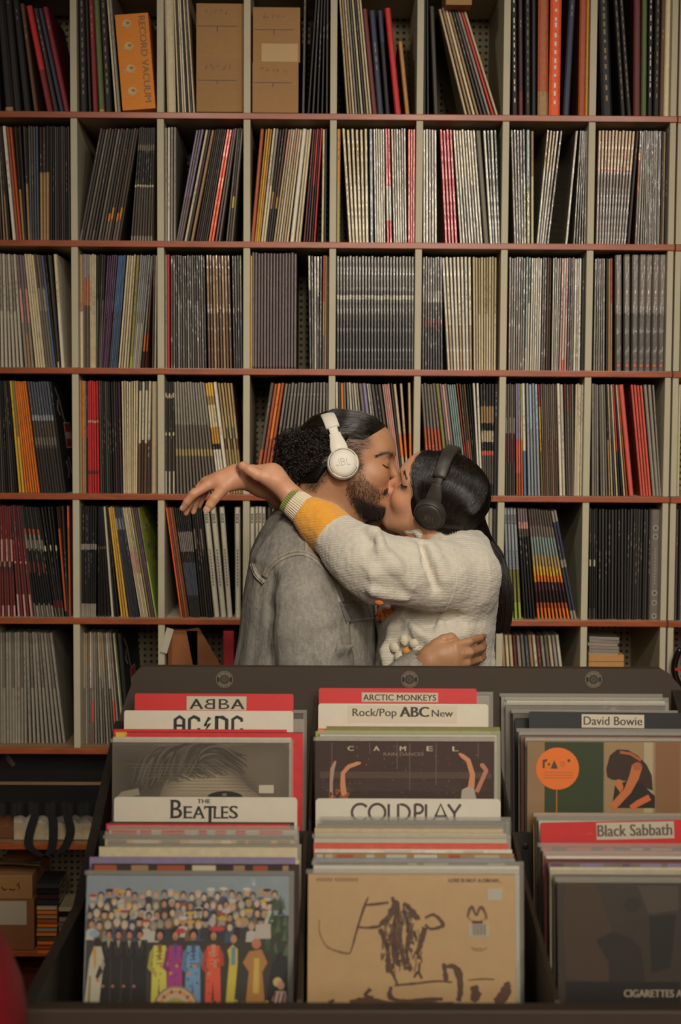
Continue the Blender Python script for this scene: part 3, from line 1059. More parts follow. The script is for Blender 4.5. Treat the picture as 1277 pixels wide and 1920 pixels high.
# number alike records of a cell together, so that every label singles one out
cnt, tot = {}, {}
for q in RECS:
    k = (q['r'], q['c'], q['desc'])
    tot[k] = tot.get(k, 0) + 1
for q in RECS:
    k = (q['r'], q['c'], q['desc'])
    q['no'] = cnt.get(k, 0)
    cnt[k] = q['no'] + 1
    q['of'] = tot[k]
ROWN = ['top', 'second', 'third', 'fourth', 'fifth', 'sixth']
NUM = 'zero one two three four five six seven eight nine ten eleven twelve thirteen fourteen fifteen sixteen seventeen eighteen nineteen twenty twenty-one twenty-two twenty-three twenty-four twenty-five twenty-six'.split()
MAXREC = 228
order = sorted([q for q in RECS if q['kind'] == 'vinyl_record' and 'z' not in q['op']['flags']], key=lambda q: -(q['t'] * (0.8 if q['r'] == 5 else 1.0) + (0.02 if q['op']['face'] or 'drawn' in q['op']['flags'] else 0)))
single = set(id(q) for q in order[:MAXREC]) | set(id(q) for q in RECS if q['kind'] != 'vinyl_record' and 'z' not in q['op']['flags'])
MATS = [MT['paper'], MT['wrap'], MT['ink'], MT['cloth']]
rest_mb = MB()
for q in RECS:
    Mx = Matrix.Translation((q['x'], q['y'], q['z'])) @ Matrix.Rotation(q['lean'], 4, 'Y')
    mi = 1 if q['op']['wrap'] else (3 if q['kind'] == 'book' else 0)
    if id(q) in single:
        mb = MB()
        record_mesh(mb, q['t'], q['h'], 0.315 if q['kind'] != 'book' else 0.26, q['bands'], q['op']['flags'], q['op']['face'], Matrix.Identity(4), mi)
        o = mb.build(q['kind'], MATS)
        o.matrix_world = Mx
        where = f"{ROWN[q['r']]} shelf, {ORD[q['c']]} cell"
        lab = f"{q['desc']}, {where}" if q['of'] == 1 else f"{q['desc']}, {ORD[q['no']]} of {NUM[q['of']]}, {where}"
        tag(o, lab, {'book': 'book', 'box_set': 'box set'}.get(q['kind'], 'record'), f"records in the {ORD[q['c']]} cell of the {ROWN[q['r']]} shelf")
    else:
        record_mesh(rest_mb, q['t'], q['h'], 0.315, q['bands'], q['op']['flags'], q['op']['face'], Mx, mi)
tag(rest_mb.build('thin_record_sleeves', MATS), 'the many thinner record sleeves packed between the wider ones on the shelves', 'records', kind='stuff')
# ------------------------------------------------------------------ the record bin
MT['bin'] = mat('dark_bin_lacquer', (64, 51, 38), rough=0.6, var=0.06, vscale=20, bump=0.1, bscale=200)
MT['binedge'] = mat('worn_black_edge', (46, 40, 34), rough=0.5, var=0.3, vscale=50)
BXL, BXR = -0.390, 0.661                  # inner faces of the two sides
BYB, BYF = 2.70, 1.80                     # rear panel and front lip
ZR = W(700, 1252, BYB)[2]                 # top of the rear panel
ZF = W(700, 1878, BYF)[2]                 # top of the front lip
BDIV = ((-0.0365, -0.029), (0.3225, 0.3205))
recbin = empty('record_bin', 'dark grey wooden record bin with three rows of albums in front of the couple', 'record bin', ((BXL + BXR) / 2, (BYB + BYF) / 2, 0))
RB = Vector(recbin.location)


def bpart(name, mb, m, parent=None):
    o = mb.build(name, m, parent or recbin)
    if parent is None:
        o.location = -RB
    return o


m = MB()
CL_, CR_ = W(266, 1252, BYB)[0], W(1240, 1252, BYB)[0]
out = [(BXL - 0.010, 0.55), (BXR + 0.018, 0.55), (BXR + 0.018, ZR - 0.035), (BXR - 0.004, ZR - 0.010), (CR_, ZR), (CL_, ZR), (CL_ - 0.010, ZR - 0.008), (BXL - 0.010, ZR - 0.10)]
F = [(x, BYB, z) for x, z in out]
Bk = [(x, BYB + 0.024, z) for x, z in out]
m.face(F)
m.face(Bk[::-1])
for i in range(len(out)):
    j = (i + 1) % len(out)
    m.face([F[j], F[i], Bk[i], Bk[j]])
rear = bpart('rear_panel', m, MT['bin'])
m = MB()
m.box((BXL - 0.034, BYF - 0.026, 0.50), (BXR + 0.06, BYF, ZF), bev=0.004)
bpart('front_panel', m, MT['bin'])


def prism(mb, outline, x0, x1, col=(1, 1, 1, 1)):
    """side outline of (y, z) points, from x0 to x1"""
    n = len(outline)
    A = [(x0, y, z) for y, z in outline]
    B = [(x1, y, z) for y, z in outline]
    mb.face(A, col)
    mb.face(B[::-1], col)
    for i in range(n):
        j = (i + 1) % n
        mb.face([A[j], A[i], B[i], B[j]], col)


for x0, x1 in ((BXL - 0.016, BXL), (BXR, BXR + 0.018)):
    m = MB()
    prism(m, [(BYF, 0.50), (BYB - 0.0005, 0.50), (BYB - 0.0005, ZR - (0.105 if x1 < 0 else 0.04)), (BYB - 0.02, ZR - (0.11 if x1 < 0 else 0.05)), (2.24, CAM_Z - 0.775), (BYF + 0.03, CAM_Z - 0.775), (BYF, ZF - 0.05)], x0, x1)
    bpart('side_panel', m, MT['binedge'])
YM = 2.408                                # step between the two tiers
m = MB()
m.box((BXL, YM, 0.62), (BXR, YM + 0.006, W(600, 1560, YM)[2]))
bpart('step_panel', m, MT['binedge'])
HR0, HF0 = 0.835, 0.93                    # floors of the tiers, below the camera
m = MB()
m.box((BXL, YM + 0.006, CAM_Z - 0.90 - 0.02), (BXR, BYB, CAM_Z - 0.90))
bpart('tier_floor', m, MT['binedge'])
m = MB()
m.box((BXL, BYF, CAM_Z - 1.005 - 0.02), (BXR, YM, CAM_Z - 1.005))
bpart('tier_floor', m, MT['binedge'])
for xd, xr in BDIV:
    m = MB()
    prism(m, [(1.90, CAM_Z - 1.0), (YM - 0.002, CAM_Z - 1.0), (YM - 0.002, W(600, 1560, YM)[2]), (2.3, W(600, 1560, YM)[2] - 0.03), (1.93, CAM_Z - 0.80), (1.90, CAM_Z - 0.86)], xd - 0.0035, xd + 0.0035)
    o = bpart('divider', m, MT['bin'])
    m = MB()
    m.lathe([(0.0055, 0), (0.0055, 0.0012), (0.003, 0.002)], Matrix.Translation((xd - 0.0095 + 0.03, YM - 0.0003, W(600, 1585, YM)[2])) @ Matrix.Rotation(R(90), 4, 'X'), 12, pal('black'))
    m.build('screw', MT['ink'], o)
    m = MB()
    prism(m, [(YM + 0.013, CAM_Z - 0.89), (BYB - 0.001, CAM_Z - 0.89), (BYB - 0.001, CAM_Z - 0.60), (YM + 0.02, CAM_Z - 0.69)], xr - 0.0022, xr + 0.0022)
    bpart('divider', m, MT['binedge'])
m = MB()
m.box((BXL - 0.02, BYF + 0.10, 0.0), (BXR + 0.02, BYB - 0.02, 0.495), bev=0.004)
bpart('plinth', m, MT['binedge'])

# three round shop badges on the rear panel
for px in (421, 768, 1113):
    c = W(px, 1274, BYB - 0.0006)
    s = MB()
    ux, uy = (1, 0, 0), (0, 0, 1)
    pale, dark = srgb(128, 114, 94), srgb(38, 32, 26)
    r_ = 17.2 / PXM(BYB)
    off = lambda k: np.array((0, -0.00025 * k, 0))
    s.ellipse(c, ux, uy, r_, r_, srgb(60, 52, 42), 28)
    s.ellipse(c + off(1), ux, uy, r_ * 0.94, r_ * 0.94, pale, 28)
    s.ellipse(c + off(2), ux, uy, r_ * 0.88, r_ * 0.88, srgb(76, 66, 54), 28)
    for k in range(26):                  # worn ring lettering
        a = 2 * math.pi * k / 26
        if abs(math.cos(a)) > 0.93:
            continue
        p = c + off(3) + np.array((math.cos(a), 0, math.sin(a))) * r_ * 0.68
        t_ = np.array((-math.sin(a), 0, math.cos(a)))
        n_ = np.array((math.cos(a), 0, math.sin(a)))
        hh = r_ * (0.15 if k % 3 else 0.11)
        s.face([p - t_ * r_ * .045 - n_ * hh, p + t_ * r_ * .045 - n_ * hh, p + t_ * r_ * .06 + n_ * hh, p - t_ * r_ * .06 + n_ * hh][::-1], pale)
    for sx in (-1, 1):
        p = c + off(3) + np.array((sx * r_ * 0.7, 0, 0))
        s.face([p + np.array((-.08 * r_, 0, -.25 * r_)), p + np.array((.08 * r_, 0, -.25 * r_)), p + np.array((.08 * r_, 0, .25 * r_)), p + np.array((-.08 * r_, 0, .25 * r_))], srgb(18, 15, 12))
    s.ellipse(c + off(3), ux, uy, r_ * 0.42, r_ * 0.42, srgb(24, 20, 16), 22)
    s.ellipse(c + off(4), ux, uy, r_ * 0.33, r_ * 0.33, srgb(104, 92, 76), 22)
    for zz in (-.16, 0, .16):
        p = c + off(5) + np.array((0, 0, zz * r_))
        s.face([p + np.array((-.24 * r_, 0, -.045 * r_)), p + np.array((.24 * r_, 0, -.045 * r_)), p + np.array((.24 * r_, 0, .045 * r_)), p + np.array((-.24 * r_, 0, .045 * r_))], srgb(44, 38, 30))
    bpart('round_sticker', s, MT['ink'])

# ------------------------------------------------------------------ albums and divider cards in the bin
MT['bwrap'] = mat('plastic_outer_sleeve', attr='Col', rough=0.45, coat=0.8, coat_rough=0.16, var=0.05, vscale=40, bump=0.5, bscale=26, dist=0.006, coatbump=True)
MT['plastic'] = mat('clear_plastic_edge', (190, 184, 170), rough=0.25, coat=0.5, alpha=0.32)
MT['pcard'] = mat('plastic_card', attr='Col', rough=0.42, var=0.05, vscale=25, coat=0.15)
brng = random.Random(21)
LEAN = R(7)


def album(px_left, py_top, Y, col, label, group, w=0.3145, t=0.005, h=0.3145, lean=LEAN, front=None, plastic=False, yaw=0.0, roll=0.0, cat='record', name='vinyl_record', edge=None, px_right=None, rnd=0.0):
    """an upright sleeve whose top left front corner is at photo pixel (px_left, py_top), distance Y; returns the thing and a point function"""
    A = Vector(W(px_left, py_top, Y))
    if px_right is not None:
        w = (px_right - px_left) / PXM(Y)
    root = empty(name, label, cat, A, group, rot=(-lean, roll, yaw))
    # local frame: x to the right, y away from the viewer, z up; the top edge lies at z = 0
    mb = MB()
    if rnd:
        out = [(0, -h), (w, -h), (w, -rnd)] + [(w - rnd + rnd * math.cos(R(a)), -rnd + rnd * math.sin(R(a))) for a in (30, 60)] + [(w - rnd, 0), (rnd, 0)] + [(rnd - rnd * math.cos(R(a)), -rnd + rnd * math.sin(R(a))) for a in (60, 30)] + [(0, -rnd)]
        F = [(x, 0, z) for x, z in out]
        Bk = [(x, t, z) for x, z in out]
        mb.face(F, col)
        mb.face(Bk[::-1], col)
        for i in range(len(out)):
            j = (i + 1) % len(out)
            mb.face([F[j], F[i], Bk[i], Bk[j]], edge or col)
    else:
        e = min(0.0012, t * 0.3)
        prof = [(0, 0.0, -h), (0, 0.0, -e), (0, e, 0.0), (0, t - e, 0.0), (0, t, -e), (0, t, -h)]
        P = [[(x, y, z) for _, y, z in prof] for x in (0, w)]
        for k in range(5):
            cc = (front or col) if k == 0 else (edge or col)
            mb.face([P[0][k], P[1][k], P[1][k + 1], P[0][k + 1]], cc)
        mb.face([P[0][k] for k in range(6)][::-1], edge or col)
        mb.face([P[1][k] for k in range(6)], edge or col)
        mb.face([P[0][0], P[0][5], P[1][5], P[1][0]], edge or col)
    mb.build('sleeve' if name != 'divider_card' else 'card', MT['bwrap'] if plastic else (MT['pcard'] if name == 'divider_card' else MT['paper']), root)
    if plastic:                           # clear outer sleeve standing a little proud of the cover
        pm = MB()
        for (x0, x1, z0, z1) in ((-0.003, w + 0.007, 0.0, 0.006), (w, w + 0.007, -h, 0.0)):
            pm.box((x0, -0.0012, z0), (x1, t + 0.001, z1))
        pm.build('plastic_sleeve', MT['plastic'], root)
    return root, w


def print_on(root, mb, name='cover_print', mt=None):
    return mb.build(name, mt or MT['ink'], root)


FX, FZ = (1, 0, 0), (0, 0, 1)


def rectp(mb, x0, x1, z0, z1, col, y=-0.0003):
    mb.face([(x0, y, z0), (x1, y, z0), (x1, y, z1), (x0, y, z1)], col)


def edges(specs, group, where):
    """plain albums standing one behind the other; only their tops show"""
    for i, (xl, yt, Y, cname, lab, kw) in enumerate(specs):
        kw = dict(kw)
        dash = kw.pop('dash', None)
        rt_, w_ = album(xl, yt, Y, jit(pal(cname), 0.05), lab, group, **kw)
        if dash:
            pm = MB()
            x = 0.004
            while x < w_ - 0.02:
                ln = brng.uniform(0.008, 0.045)
                pm.face([(x, -.0004, -.0095), (min(x + ln, w_ - .003), -.0004, -.0095), (min(x + ln, w_ - .003), -.0004, -.0015), (x, -.0004, -.0015)], jit(pal(brng.choice(dash)), .1))
                x += ln + brng.uniform(0.004, 0.03)
            pm.build('printed_edge', MT['ink'], rt_)


G11, G12, G13 = 'albums in the rear tier, first column of the bin', 'albums in the rear tier, middle column of the bin', 'albums in the rear tier, last column of the bin'
G21, G22, G23 = 'albums in the front tier, first column of the bin', 'albums in the front tier, middle column of the bin', 'albums in the front tier, last column of the bin'
GC = 'divider cards of the record bin'
RED, WHT, INK = srgb(206, 40, 38), srgb(216, 206, 184), srgb(34, 29, 25)

# --- rear tier, first column
edges([(258, 1336, 2.675, 'dgrey', 'dark plastic-sleeved album behind the red mirrored-letter card, by the rear panel', dict(plastic=True)),
       (258, 1347, 2.655, 'grey', 'grey album poking out beyond the red mirrored-letter card', dict()),
       (213, 1367, 2.555, 'red', 'red-topped album just before the white lightning-bolt card', dict(t=0.004)),
       (217, 1373, 2.535, 'yellow', 'yellow-topped album before the white lightning-bolt card', dict(t=0.004)),
       (238, 1372, 2.515, 'red', 'red album with its edge showing beside the portrait album', dict(edge=pal('dred'))),
       (212, 1382, 2.485, 'off', 'white-edged album directly behind the grey portrait album', dict(t=0.004)),
       ], G11, '')
card, w = album(253, 1300, 2.64, RED, 'red divider card with a white label in mirrored capitals, at the rear', GC, px_right=553, t=0.0025, name='divider_card', cat='divider card', rnd=0.004, h=0.33)
s = MB()
k = 1 / PXM(2.64)
lx0, lx1, lz0, lz1 = (351 - 253) * k, (464 - 253) * k, -(1331 - 1300) * k, -(1305 - 1300) * k
rectp(s, lx0, lx1, lz0, lz1, srgb(196, 182, 156))
hh = (1328 - 1309) * k
wl = (461 - 357) * k / 4.0
zb_ = -(1329 - 1300) * k
x_ = (357 - 253) * k
add_text(s, 'A', (x_, -0.0006, zb_), FX, FZ, wl * 0.96, hh, INK, bold=0.0008)
v, f = text_polys('B')
for mirrored, q in ((True, 1), (False, 2)):
    xo = x_ + wl * (q + (0.84 if mirrored else 0.10))
    b0 = len(s.v)
    lo_, hi_ = v.min(0), v.max(0)
    for p in v:
        qx = (p[0] - lo_[0]) / (hi_[0] - lo_[0]) * wl * 0.78
        s.v.append((xo - qx if mirrored else xo + qx, -0.0006, zb_ + (p[1] - lo_[1]) / (hi_[1] - lo_[1]) * hh))
    for fc in f:
        s.f.append(tuple(b0 + i for i in (fc[::-1] if mirrored else fc)))
        s.c.append(INK)
        s.mi.append(0)
    # heavier stem
    sx_ = xo if not mirrored else xo - wl * 0.17
    rectp(s, sx_, sx_ + wl * 0.17, zb_, zb_ + hh, INK, -0.0007)
add_text(s, 'A', (x_ + 3 * wl, -0.0006, zb_), FX, FZ, wl * 0.96, hh, INK, bold=0.0008)
print_on(card, s, 'lettering')

card, w = album(233, 1332, 2.60, WHT, 'white divider card with gothic capitals and a lightning bolt', GC, px_right=553, t=0.0025, name='divider_card', cat='divider card', rnd=0.004, h=0.33)
s = MB()
k = 1 / PXM(2.60)
hz, zt_ = (1374 - 1343) * k, -(1343 - 1332) * k


def goth(ch, x, wd):
    """blocky pointed capitals made of strokes"""
    W_ = wd
    th = 0.29 * W_
    Hh = hz
    O = (x, -0.0005, zt_ - Hh)
    P_ = {'A': [[(0.12, 0), (0.12, 0.82), (0.5, 1.0), (0.86, 0.82), (0.86, 0)], [(0.12, 0.45), (0.86, 0.45)]],
          'C': [[(0.92, 0.70), (0.92, 0.86), (0.5, 1.0), (0.12, 0.84), (0.12, 0.14), (0.5, 0.0), (0.92, 0.14), (0.92, 0.3)]],
          'D': [[(0.12, 0.04), (0.12, 0.96), (0.55, 0.96), (0.88, 0.80), (0.88, 0.18), (0.55, 0.03), (0.08, 0.03)], [(0.0, 0.97), (0.3, 0.97)]]}[ch]
    for st in P_:
        add_stroke(s, [(a * W_, b_ * Hh) for a, b_ in st], th if len(st) > 2 else th * 0.7, O, FX, FZ, INK)


for ch, xa, xb in (('A', 327, 349), ('C', 354, 376), ('D', 405, 430), ('C', 436, 457)):
    goth(ch, (xa - 233) * k, (xb - xa) * k)
bx, bw = (383 - 233) * k, 16 * k
zz = zt_ - hz
s.face([(bx + bw * a, -0.0005, zz + hz * b_) for a, b_ in ((0.55, 1.0), (0.0, 0.42), (0.40, 0.42))], INK)
s.face([(bx + bw * a, -0.0005, zz + hz * b_) for a, b_ in ((0.0, 0.42), (0.40, 0.42), (0.55, 1.0), (0.95, 0.9))][::-1], INK)
s.face([(bx + bw * a, -0.0005, zz + hz * b_) for a, b_ in ((0.40, 0.42), (0.05, 0.0), (0.95, 0.58), (0.55, 0.58))], INK)
print_on(card, s, 'lettering')

face, w = album(211, 1392, 2.45, srgb(92, 82, 70), 'album with a grey close-up portrait photograph of swept hair and forehead', G11, px_right=546, plastic=True, front=srgb(112, 100, 86), lean=R(4))
s = MB()
k = 1 / PXM(2.45)
fx = lambda px: (px - 211) * k
fz = lambda py: -(py - 1392) * k * 1.03
# soft photograph: forehead, sweeping locks of hair, dark eye
CL = lambda P_: [(fx(min(max(a, 212.5), 544)), min(fz(min(b_, 1503)), -0.001)) for a, b_ in P_]


def soft(pts, c0, c1, n=7, y0=0.0003):
    """a rounded patch laid in rings, each a little nearer the second tone"""
    P_ = np.array([(a, b_) for a, b_, _ in bez([(a, b_, 0) for a, b_ in pts + pts[:1]], 40)])
    m_ = P_.mean(0)
    for q in range(n):
        u = q / (n - 1)
        cc = tuple(c0[v] + (c1[v] - c0[v]) * u for v in range(3)) + (1,)
        s.face([(x_, -y0 - 0.00002 * q, z_) for x_, z_ in CL(m_ + (P_ - m_) * (1 - 0.55 * u))][::-1], cc)


soft([(205, 1398), (300, 1398), (330, 1440), (290, 1500), (205, 1500)], srgb(96, 86, 72), srgb(80, 71, 60))
soft([(430, 1398), (544, 1398), (544, 1500), (500, 1500), (468, 1470), (440, 1430)], srgb(98, 87, 72), srgb(112, 100, 83), y0=0.0005)
soft([(296, 1503), (312, 1465), (334, 1438), (370, 1426), (420, 1438), (462, 1468), (486, 1503)], srgb(126, 112, 92), srgb(162, 147, 122), y0=0.0007)
for q in range(150):
    u = q / 149
    v_ = crng.random() if False else brng.random()
    x0_ = 236 + 130 * u + 8 * v_
    rise = 1496 - 42 * u - 30 * v_
    pts = [(x0_ - 4, rise), (x0_ + 14, rise - 26 - 18 * v_), (x0_ + 50, rise - 44 - 16 * v_ + 10 * u), (x0_ + 98, rise - 30 - 8 * v_ + 26 * u)]
    pts = [(a, max(b_, 1399)) for a, b_ in pts]
    sh = 0.55 + 1.0 * brng.random() ** 2
    P_ = [(a, b_) for a, b_, _ in bez([(a, b_, 0) for a, b_ in pts], 12)]
    add_stroke(s, CL(P_), [0.0008 + 0.0026 * math.sin(math.pi * (w_ + .5) / 12) for w_ in range(12)], (0, -0.0010 - 0.000003 * q, 0), FX, FZ, (0.105 * sh, 0.082 * sh, 0.058 * sh, 1))
s.ellipse((fx(425), -.0016, fz(1492)), FX, FZ, 34 * k, 12 * k, srgb(44, 38, 32), 16)
s.ellipse((fx(424), -.0018, fz(1487)), FX, FZ, 5 * k, 3 * k, srgb(120, 110, 95), 10)
for q in range(9):
    rectp(s, fx(235 + q * 12), fx(420 + q * 13), fz(1432 + q * 6), fz(1431.3 + q * 6), srgb(122, 110, 92), -0.0018)
rectp(s, fx(489), fx(517), fz(1484), fz(1469), srgb(196, 184, 160), -0.0020)
add_stroke(s, [(fx(222), fz(1500)), (fx(232), fz(1488)), (fx(262), fz(1482))], 0.012, (0, -.0012, 0), FX, FZ, srgb(150, 136, 114))
print_on(face, s)

# --- rear tier, middle column
edges([(612, 1302, 2.675, 'grey', 'clear-sleeved album behind the red capital-letter card, by the rear panel', dict(w=0.310, plastic=True)),
       (596, 1366, 2.56, 'neon', 'neon orange edged album before the white card headed new', dict(t=0.003)),
       (612, 1362, 2.545, 'olive', 'olive-topped album before the white card headed new', dict()),
       (592, 1371, 2.52, 'lime', 'lime green topped album before the white card headed new', dict(t=0.004)),
       (600, 1376, 2.50, 'off', 'pale album behind the brown raised-arms album', dict(plastic=True)),
       (594, 1381, 2.48, 'grey', 'grey-edged album directly behind the brown raised-arms album', dict()),
       ], G12, '')
card, w = album(598, 1290, 2.65, RED, 'red divider card with a boxed label in capitals, middle column', GC, px_right=897, t=0.0025, name='divider_card', cat='divider card', rnd=0.004, h=0.33)
s = MB()
k = 1 / PXM(2.65)
rectp(s, (679 - 598) * k, (824 - 598) * k, -(1316 - 1290) * k, -(1298 - 1290) * k, srgb(190, 168, 140))
rectp(s, (680.5 - 598) * k, (822.5 - 598) * k, -(1314.5 - 1290) * k, -(1299.5 - 1290) * k, srgb(204, 186, 158), -0.0005)
add_text(s, 'ARCTIC MONKEYS', ((682 - 598) * k, -0.0008, -(1313 - 1290) * k), FX, FZ, 138 * k, 11.5 * k, INK, bold=0.0003)
print_on(card, s, 'lettering')
card, w = album(597, 1319, 2.60, WHT, 'white divider card for new rock and pop, middle column', GC, px_right=919, t=0.0025, name='divider_card', cat='divider card', rnd=0.005, h=0.33)
s = MB()
k = 1 / PXM(2.60)
rectp(s, (652 - 597) * k, (860 - 597) * k, -(1355 - 1319) * k, -(1322 - 1319) * k, srgb(208, 196, 170))
gx = srgb(74, 65, 56)
add_text(s, 'Rock/Pop', ((662 - 597) * k, -0.0007, -(1347 - 1319) * k), FX, FZ, 83 * k, 19 * k, gx, bold=0.0004)
add_text(s, 'ABC', ((752 - 597) * k, -0.0007, -(1343.5 - 1319) * k), FX, FZ, 54 * k, 19 * k, srgb(58, 50, 44), bold=0.0012)
add_text(s, 'New', ((812 - 597) * k, -0.0007, -(1343 - 1319) * k), FX, FZ, 40 * k, 13 * k, gx, bold=0.0004)
print_on(card, s, 'lettering')

arms, w = album(591, 1389, 2.45, srgb(62, 44, 36), 'brown album with two pairs of raised arms and spaced capitals across the top', G12, px_right=931, plastic=True, front=srgb(66, 46, 38), lean=R(4))
s = MB()
k = 1 / PXM(2.45)
ax = lambda px: (px - 591) * k
az = lambda py: -(py - 1389) * k * 1.03
for ch, px in (('C', 653), ('A', 702), ('M', 752), ('E', 803), ('L', 852)):
    add_text(s, ch, (ax(px), -.0005, az(1407)), FX, FZ, 11 * k, 9 * k, srgb(196, 180, 156), bold=0.0004)
add_text(s, 'RAIN DANCES', (ax(721), -.0005, az(1416)), FX, FZ, 76 * k, 6.5 * k, srgb(150, 128, 110))
for q in range(90):
    x, z = brng.uniform(600, 925), brng.uniform(1396, 1496)
    rectp(s, ax(x), ax(x + 1.6), az(z + 1.6), az(z), brng.choice([srgb(130, 84, 60), srgb(150, 120, 96), srgb(110, 60, 44)]), -.0004)
for px, z1 in ((622, 1500), (694, 1412), (746, 1440), (770, 1480), (820, 1470), (900, 1420)):
    rectp(s, ax(px), ax(px + 1.6), az(z1), az(1392), srgb(110, 86, 72), -.00035)
for q in range(5):
    rectp(s, ax(600), ax(925), az(1447 + q * 2.4), az(1446 + q * 2.4), srgb(112, 92, 76), -.0006)
sk = srgb(206, 138, 98)
sk2 = srgb(188, 122, 96)
for pts, wd, c_ in ((((622, 1500), (622, 1465), (624, 1440), (630, 1426)), (7, 6, 8, 4), srgb(178, 140, 118)),
                    (((648, 1500), (644, 1470), (644, 1448), (655, 1436), (672, 1430), (678, 1429)), (12, 10, 8, 8, 7, 3), sk),
                    (((882, 1492), (888, 1470), (890, 1450), (882, 1424), (870, 1415), (864, 1411)), (14, 12, 10, 9, 8, 3), sk),
                    (((898, 1482), (910, 1456), (916, 1442), (908, 1432), (905, 1430)), (8, 8, 9, 9, 3), sk2)):
    add_stroke(s, [(ax(a), az(b_)) for a, b_ in pts], [q * k for q in wd], (0, -.0009, 0), FX, FZ, c_)
s.face([(ax(a), -.0010, az(b_)) for a, b_ in ((868, 1496), (870, 1478), (880, 1473), (893, 1475), (898, 1496))][::-1], srgb(176, 164, 146))
for q in range(12):
    x = brng.uniform(606, 660)
    s.ellipse((ax(x), -.001, az(brng.uniform(1480, 1496))), FX, FZ, 3 * k, 4 * k, srgb(150, 84, 50), 8)
print_on(arms, s)

# --- rear tier, last column
edges([(940, 1306, 2.69, 'grey', 'clear-sleeved album standing against the rear panel, last column', dict(w=0.302, plastic=True)),
       (950, 1313, 2.675, 'off', 'white album behind the black name card, last column', dict(w=0.302, plastic=True)),
       (948, 1322, 2.66, 'mgrey', 'grey plastic-sleeved album behind the black name card', dict(w=0.302, plastic=True)),
       (958, 1332, 2.645, 'char', 'charcoal album behind the black name card', dict(w=0.302)),
       (962, 1337, 2.63, 'dgrey', 'dark plastic-sleeved album behind the black name card', dict(w=0.302, plastic=True)),
       (966, 1347, 2.61, 'black', 'black album just behind the black name card', dict(w=0.302)),
       (972, 1372, 2.54, 'mauve', 'mauve album just before the black name card', dict(w=0.302, plastic=True)),
       (977, 1378, 2.51, 'brown', 'brown album behind the green and orange album', dict(w=0.302, plastic=True)),
       (985, 1384, 2.485, 'grey', 'pale plastic-sleeved album directly behind the green and orange album', dict(w=0.302)),
       ], G13, '')
card, w = album(992, 1334, 2.58, srgb(20, 16, 13), 'black divider card with a name on a white label', GC, w=0.284, t=0.0025, name='divider_card', cat='divider card', rnd=0.003, h=0.33, roll=R(0.4))
s = MB()
k = 1 / PXM(2.58)
rectp(s, (1092 - 992) * k, (1211 - 992) * k, -(1363 - 1334) * k, -(1338 - 1334) * k, srgb(204, 190, 166))
add_text(s, 'David Bowie', ((1096 - 992) * k, -.0006, -(1358 - 1334) * k), FX, FZ, 111 * k, 16 * k, srgb(70, 62, 55), bold=0.0004)
print_on(card, s, 'lettering')
grn, w = album(989, 1389, 2.45, srgb(140, 108, 72), 'album with a green panel, an orange disc and a photo of a crouching woman', G13, plastic=True, front=srgb(146, 114, 78), w=0.302, lean=R(4))
s = MB()
k = 1 / PXM(2.45)
gx_ = lambda px: (px - 989) * k
gz = lambda py: -(py - 1389) * k * 1.03
rectp(s, gx_(1022), gx_(1134), gz(1530), gz(1391), srgb(50, 62, 30))
rectp(s, gx_(1136), gx_(1232), gz(1530), gz(1391), srgb(156, 128, 90))
rectp(s, gx_(1211), gx_(1228), gz(1530), gz(1391), srgb(178, 160, 124), -.0004)
rectp(s, gx_(1234), gx_(1279), gz(1530), gz(1391), srgb(136, 96, 62), -.0004)
s.ellipse((gx_(1046.5), -.0006, gz(1440)), FX, FZ, 41 * k, 40 * k, srgb(232, 116, 42), 32)
gd = srgb(62, 76, 36)
s.face([(gx_(a), -.0008, gz(b_)) for a, b_ in ((1018, 1439), (1018, 1424), (1027, 1422), (1026, 1427), (1022, 1428), (1022, 1439))][::-1], gd)
s.ellipse((gx_(1030), -.0008, gz(1432)), FX, FZ, 2.5 * k, 2.5 * k, gd, 10)
s.face([(gx_(a), -.0008, gz(b_)) for a, b_ in ((1033, 1440), (1040, 1424), (1044, 1432), (1047, 1440))][::-1], gd)
s.ellipse((gx_(1068), -.0008, gz(1425)), FX, FZ, 3 * k, 3 * k, gd, 10)
s.ellipse((gx_(1056), -.0008, gz(1431)), FX, FZ, 6 * k, 6 * k, srgb(206, 112, 44), 14)
for q in range(3):
    rectp(s, gx_(1020), gx_(1076), gz(1448 + q * 5), gz(1446 + q * 5), srgb(200, 104, 40), -.0008)
rectp(s, gx_(1044), gx_(1046), gz(1530), gz(1480), srgb(190, 110, 40), -.0006)
hair_c, skin_c = srgb(58, 38, 24), srgb(196, 112, 60)
s.face([(gx_(a), -.0006, gz(b_)) for a, b_ in ((1141, 1455), (1139, 1440), (1146, 1415), (1160, 1404), (1180, 1405), (1200, 1416), (1216, 1432), (1226, 1452), (1228, 1480), (1200, 1470), (1175, 1462), (1150, 1460))][::-1], hair_c)
s.face([(gx_(a), -.0007, gz(b_)) for a, b_ in ((1150, 1512), (1156, 1470), (1180, 1462), (1205, 1466), (1232, 1490), (1232, 1512))][::-1], srgb(40, 28, 20))
s.face([(gx_(a), -.0009, gz(b_)) for a, b_ in ((1156, 1470), (1160, 1459), (1168, 1460), (1172, 1475), (1166, 1484))][::-1], skin_c)
add_stroke(s, [(gx_(a), gz(b_)) for a, b_ in ((1198, 1434), (1192, 1455), (1180, 1480), (1150, 1512))], [20 * k, 19 * k, 15 * k, 14 * k], (0, -.0011, 0), FX, FZ, skin_c)
add_stroke(s, [(gx_(a), gz(b_)) for a, b_ in ((1222, 1492), (1200, 1503), (1186, 1512))], [12 * k, 12 * k, 10 * k], (0, -.0011, 0), FX, FZ, srgb(206, 104, 54))
s.ellipse((gx_(1198), -.0013, gz(1435)), FX, FZ, 9 * k, 8 * k, srgb(176, 92, 60), 14)
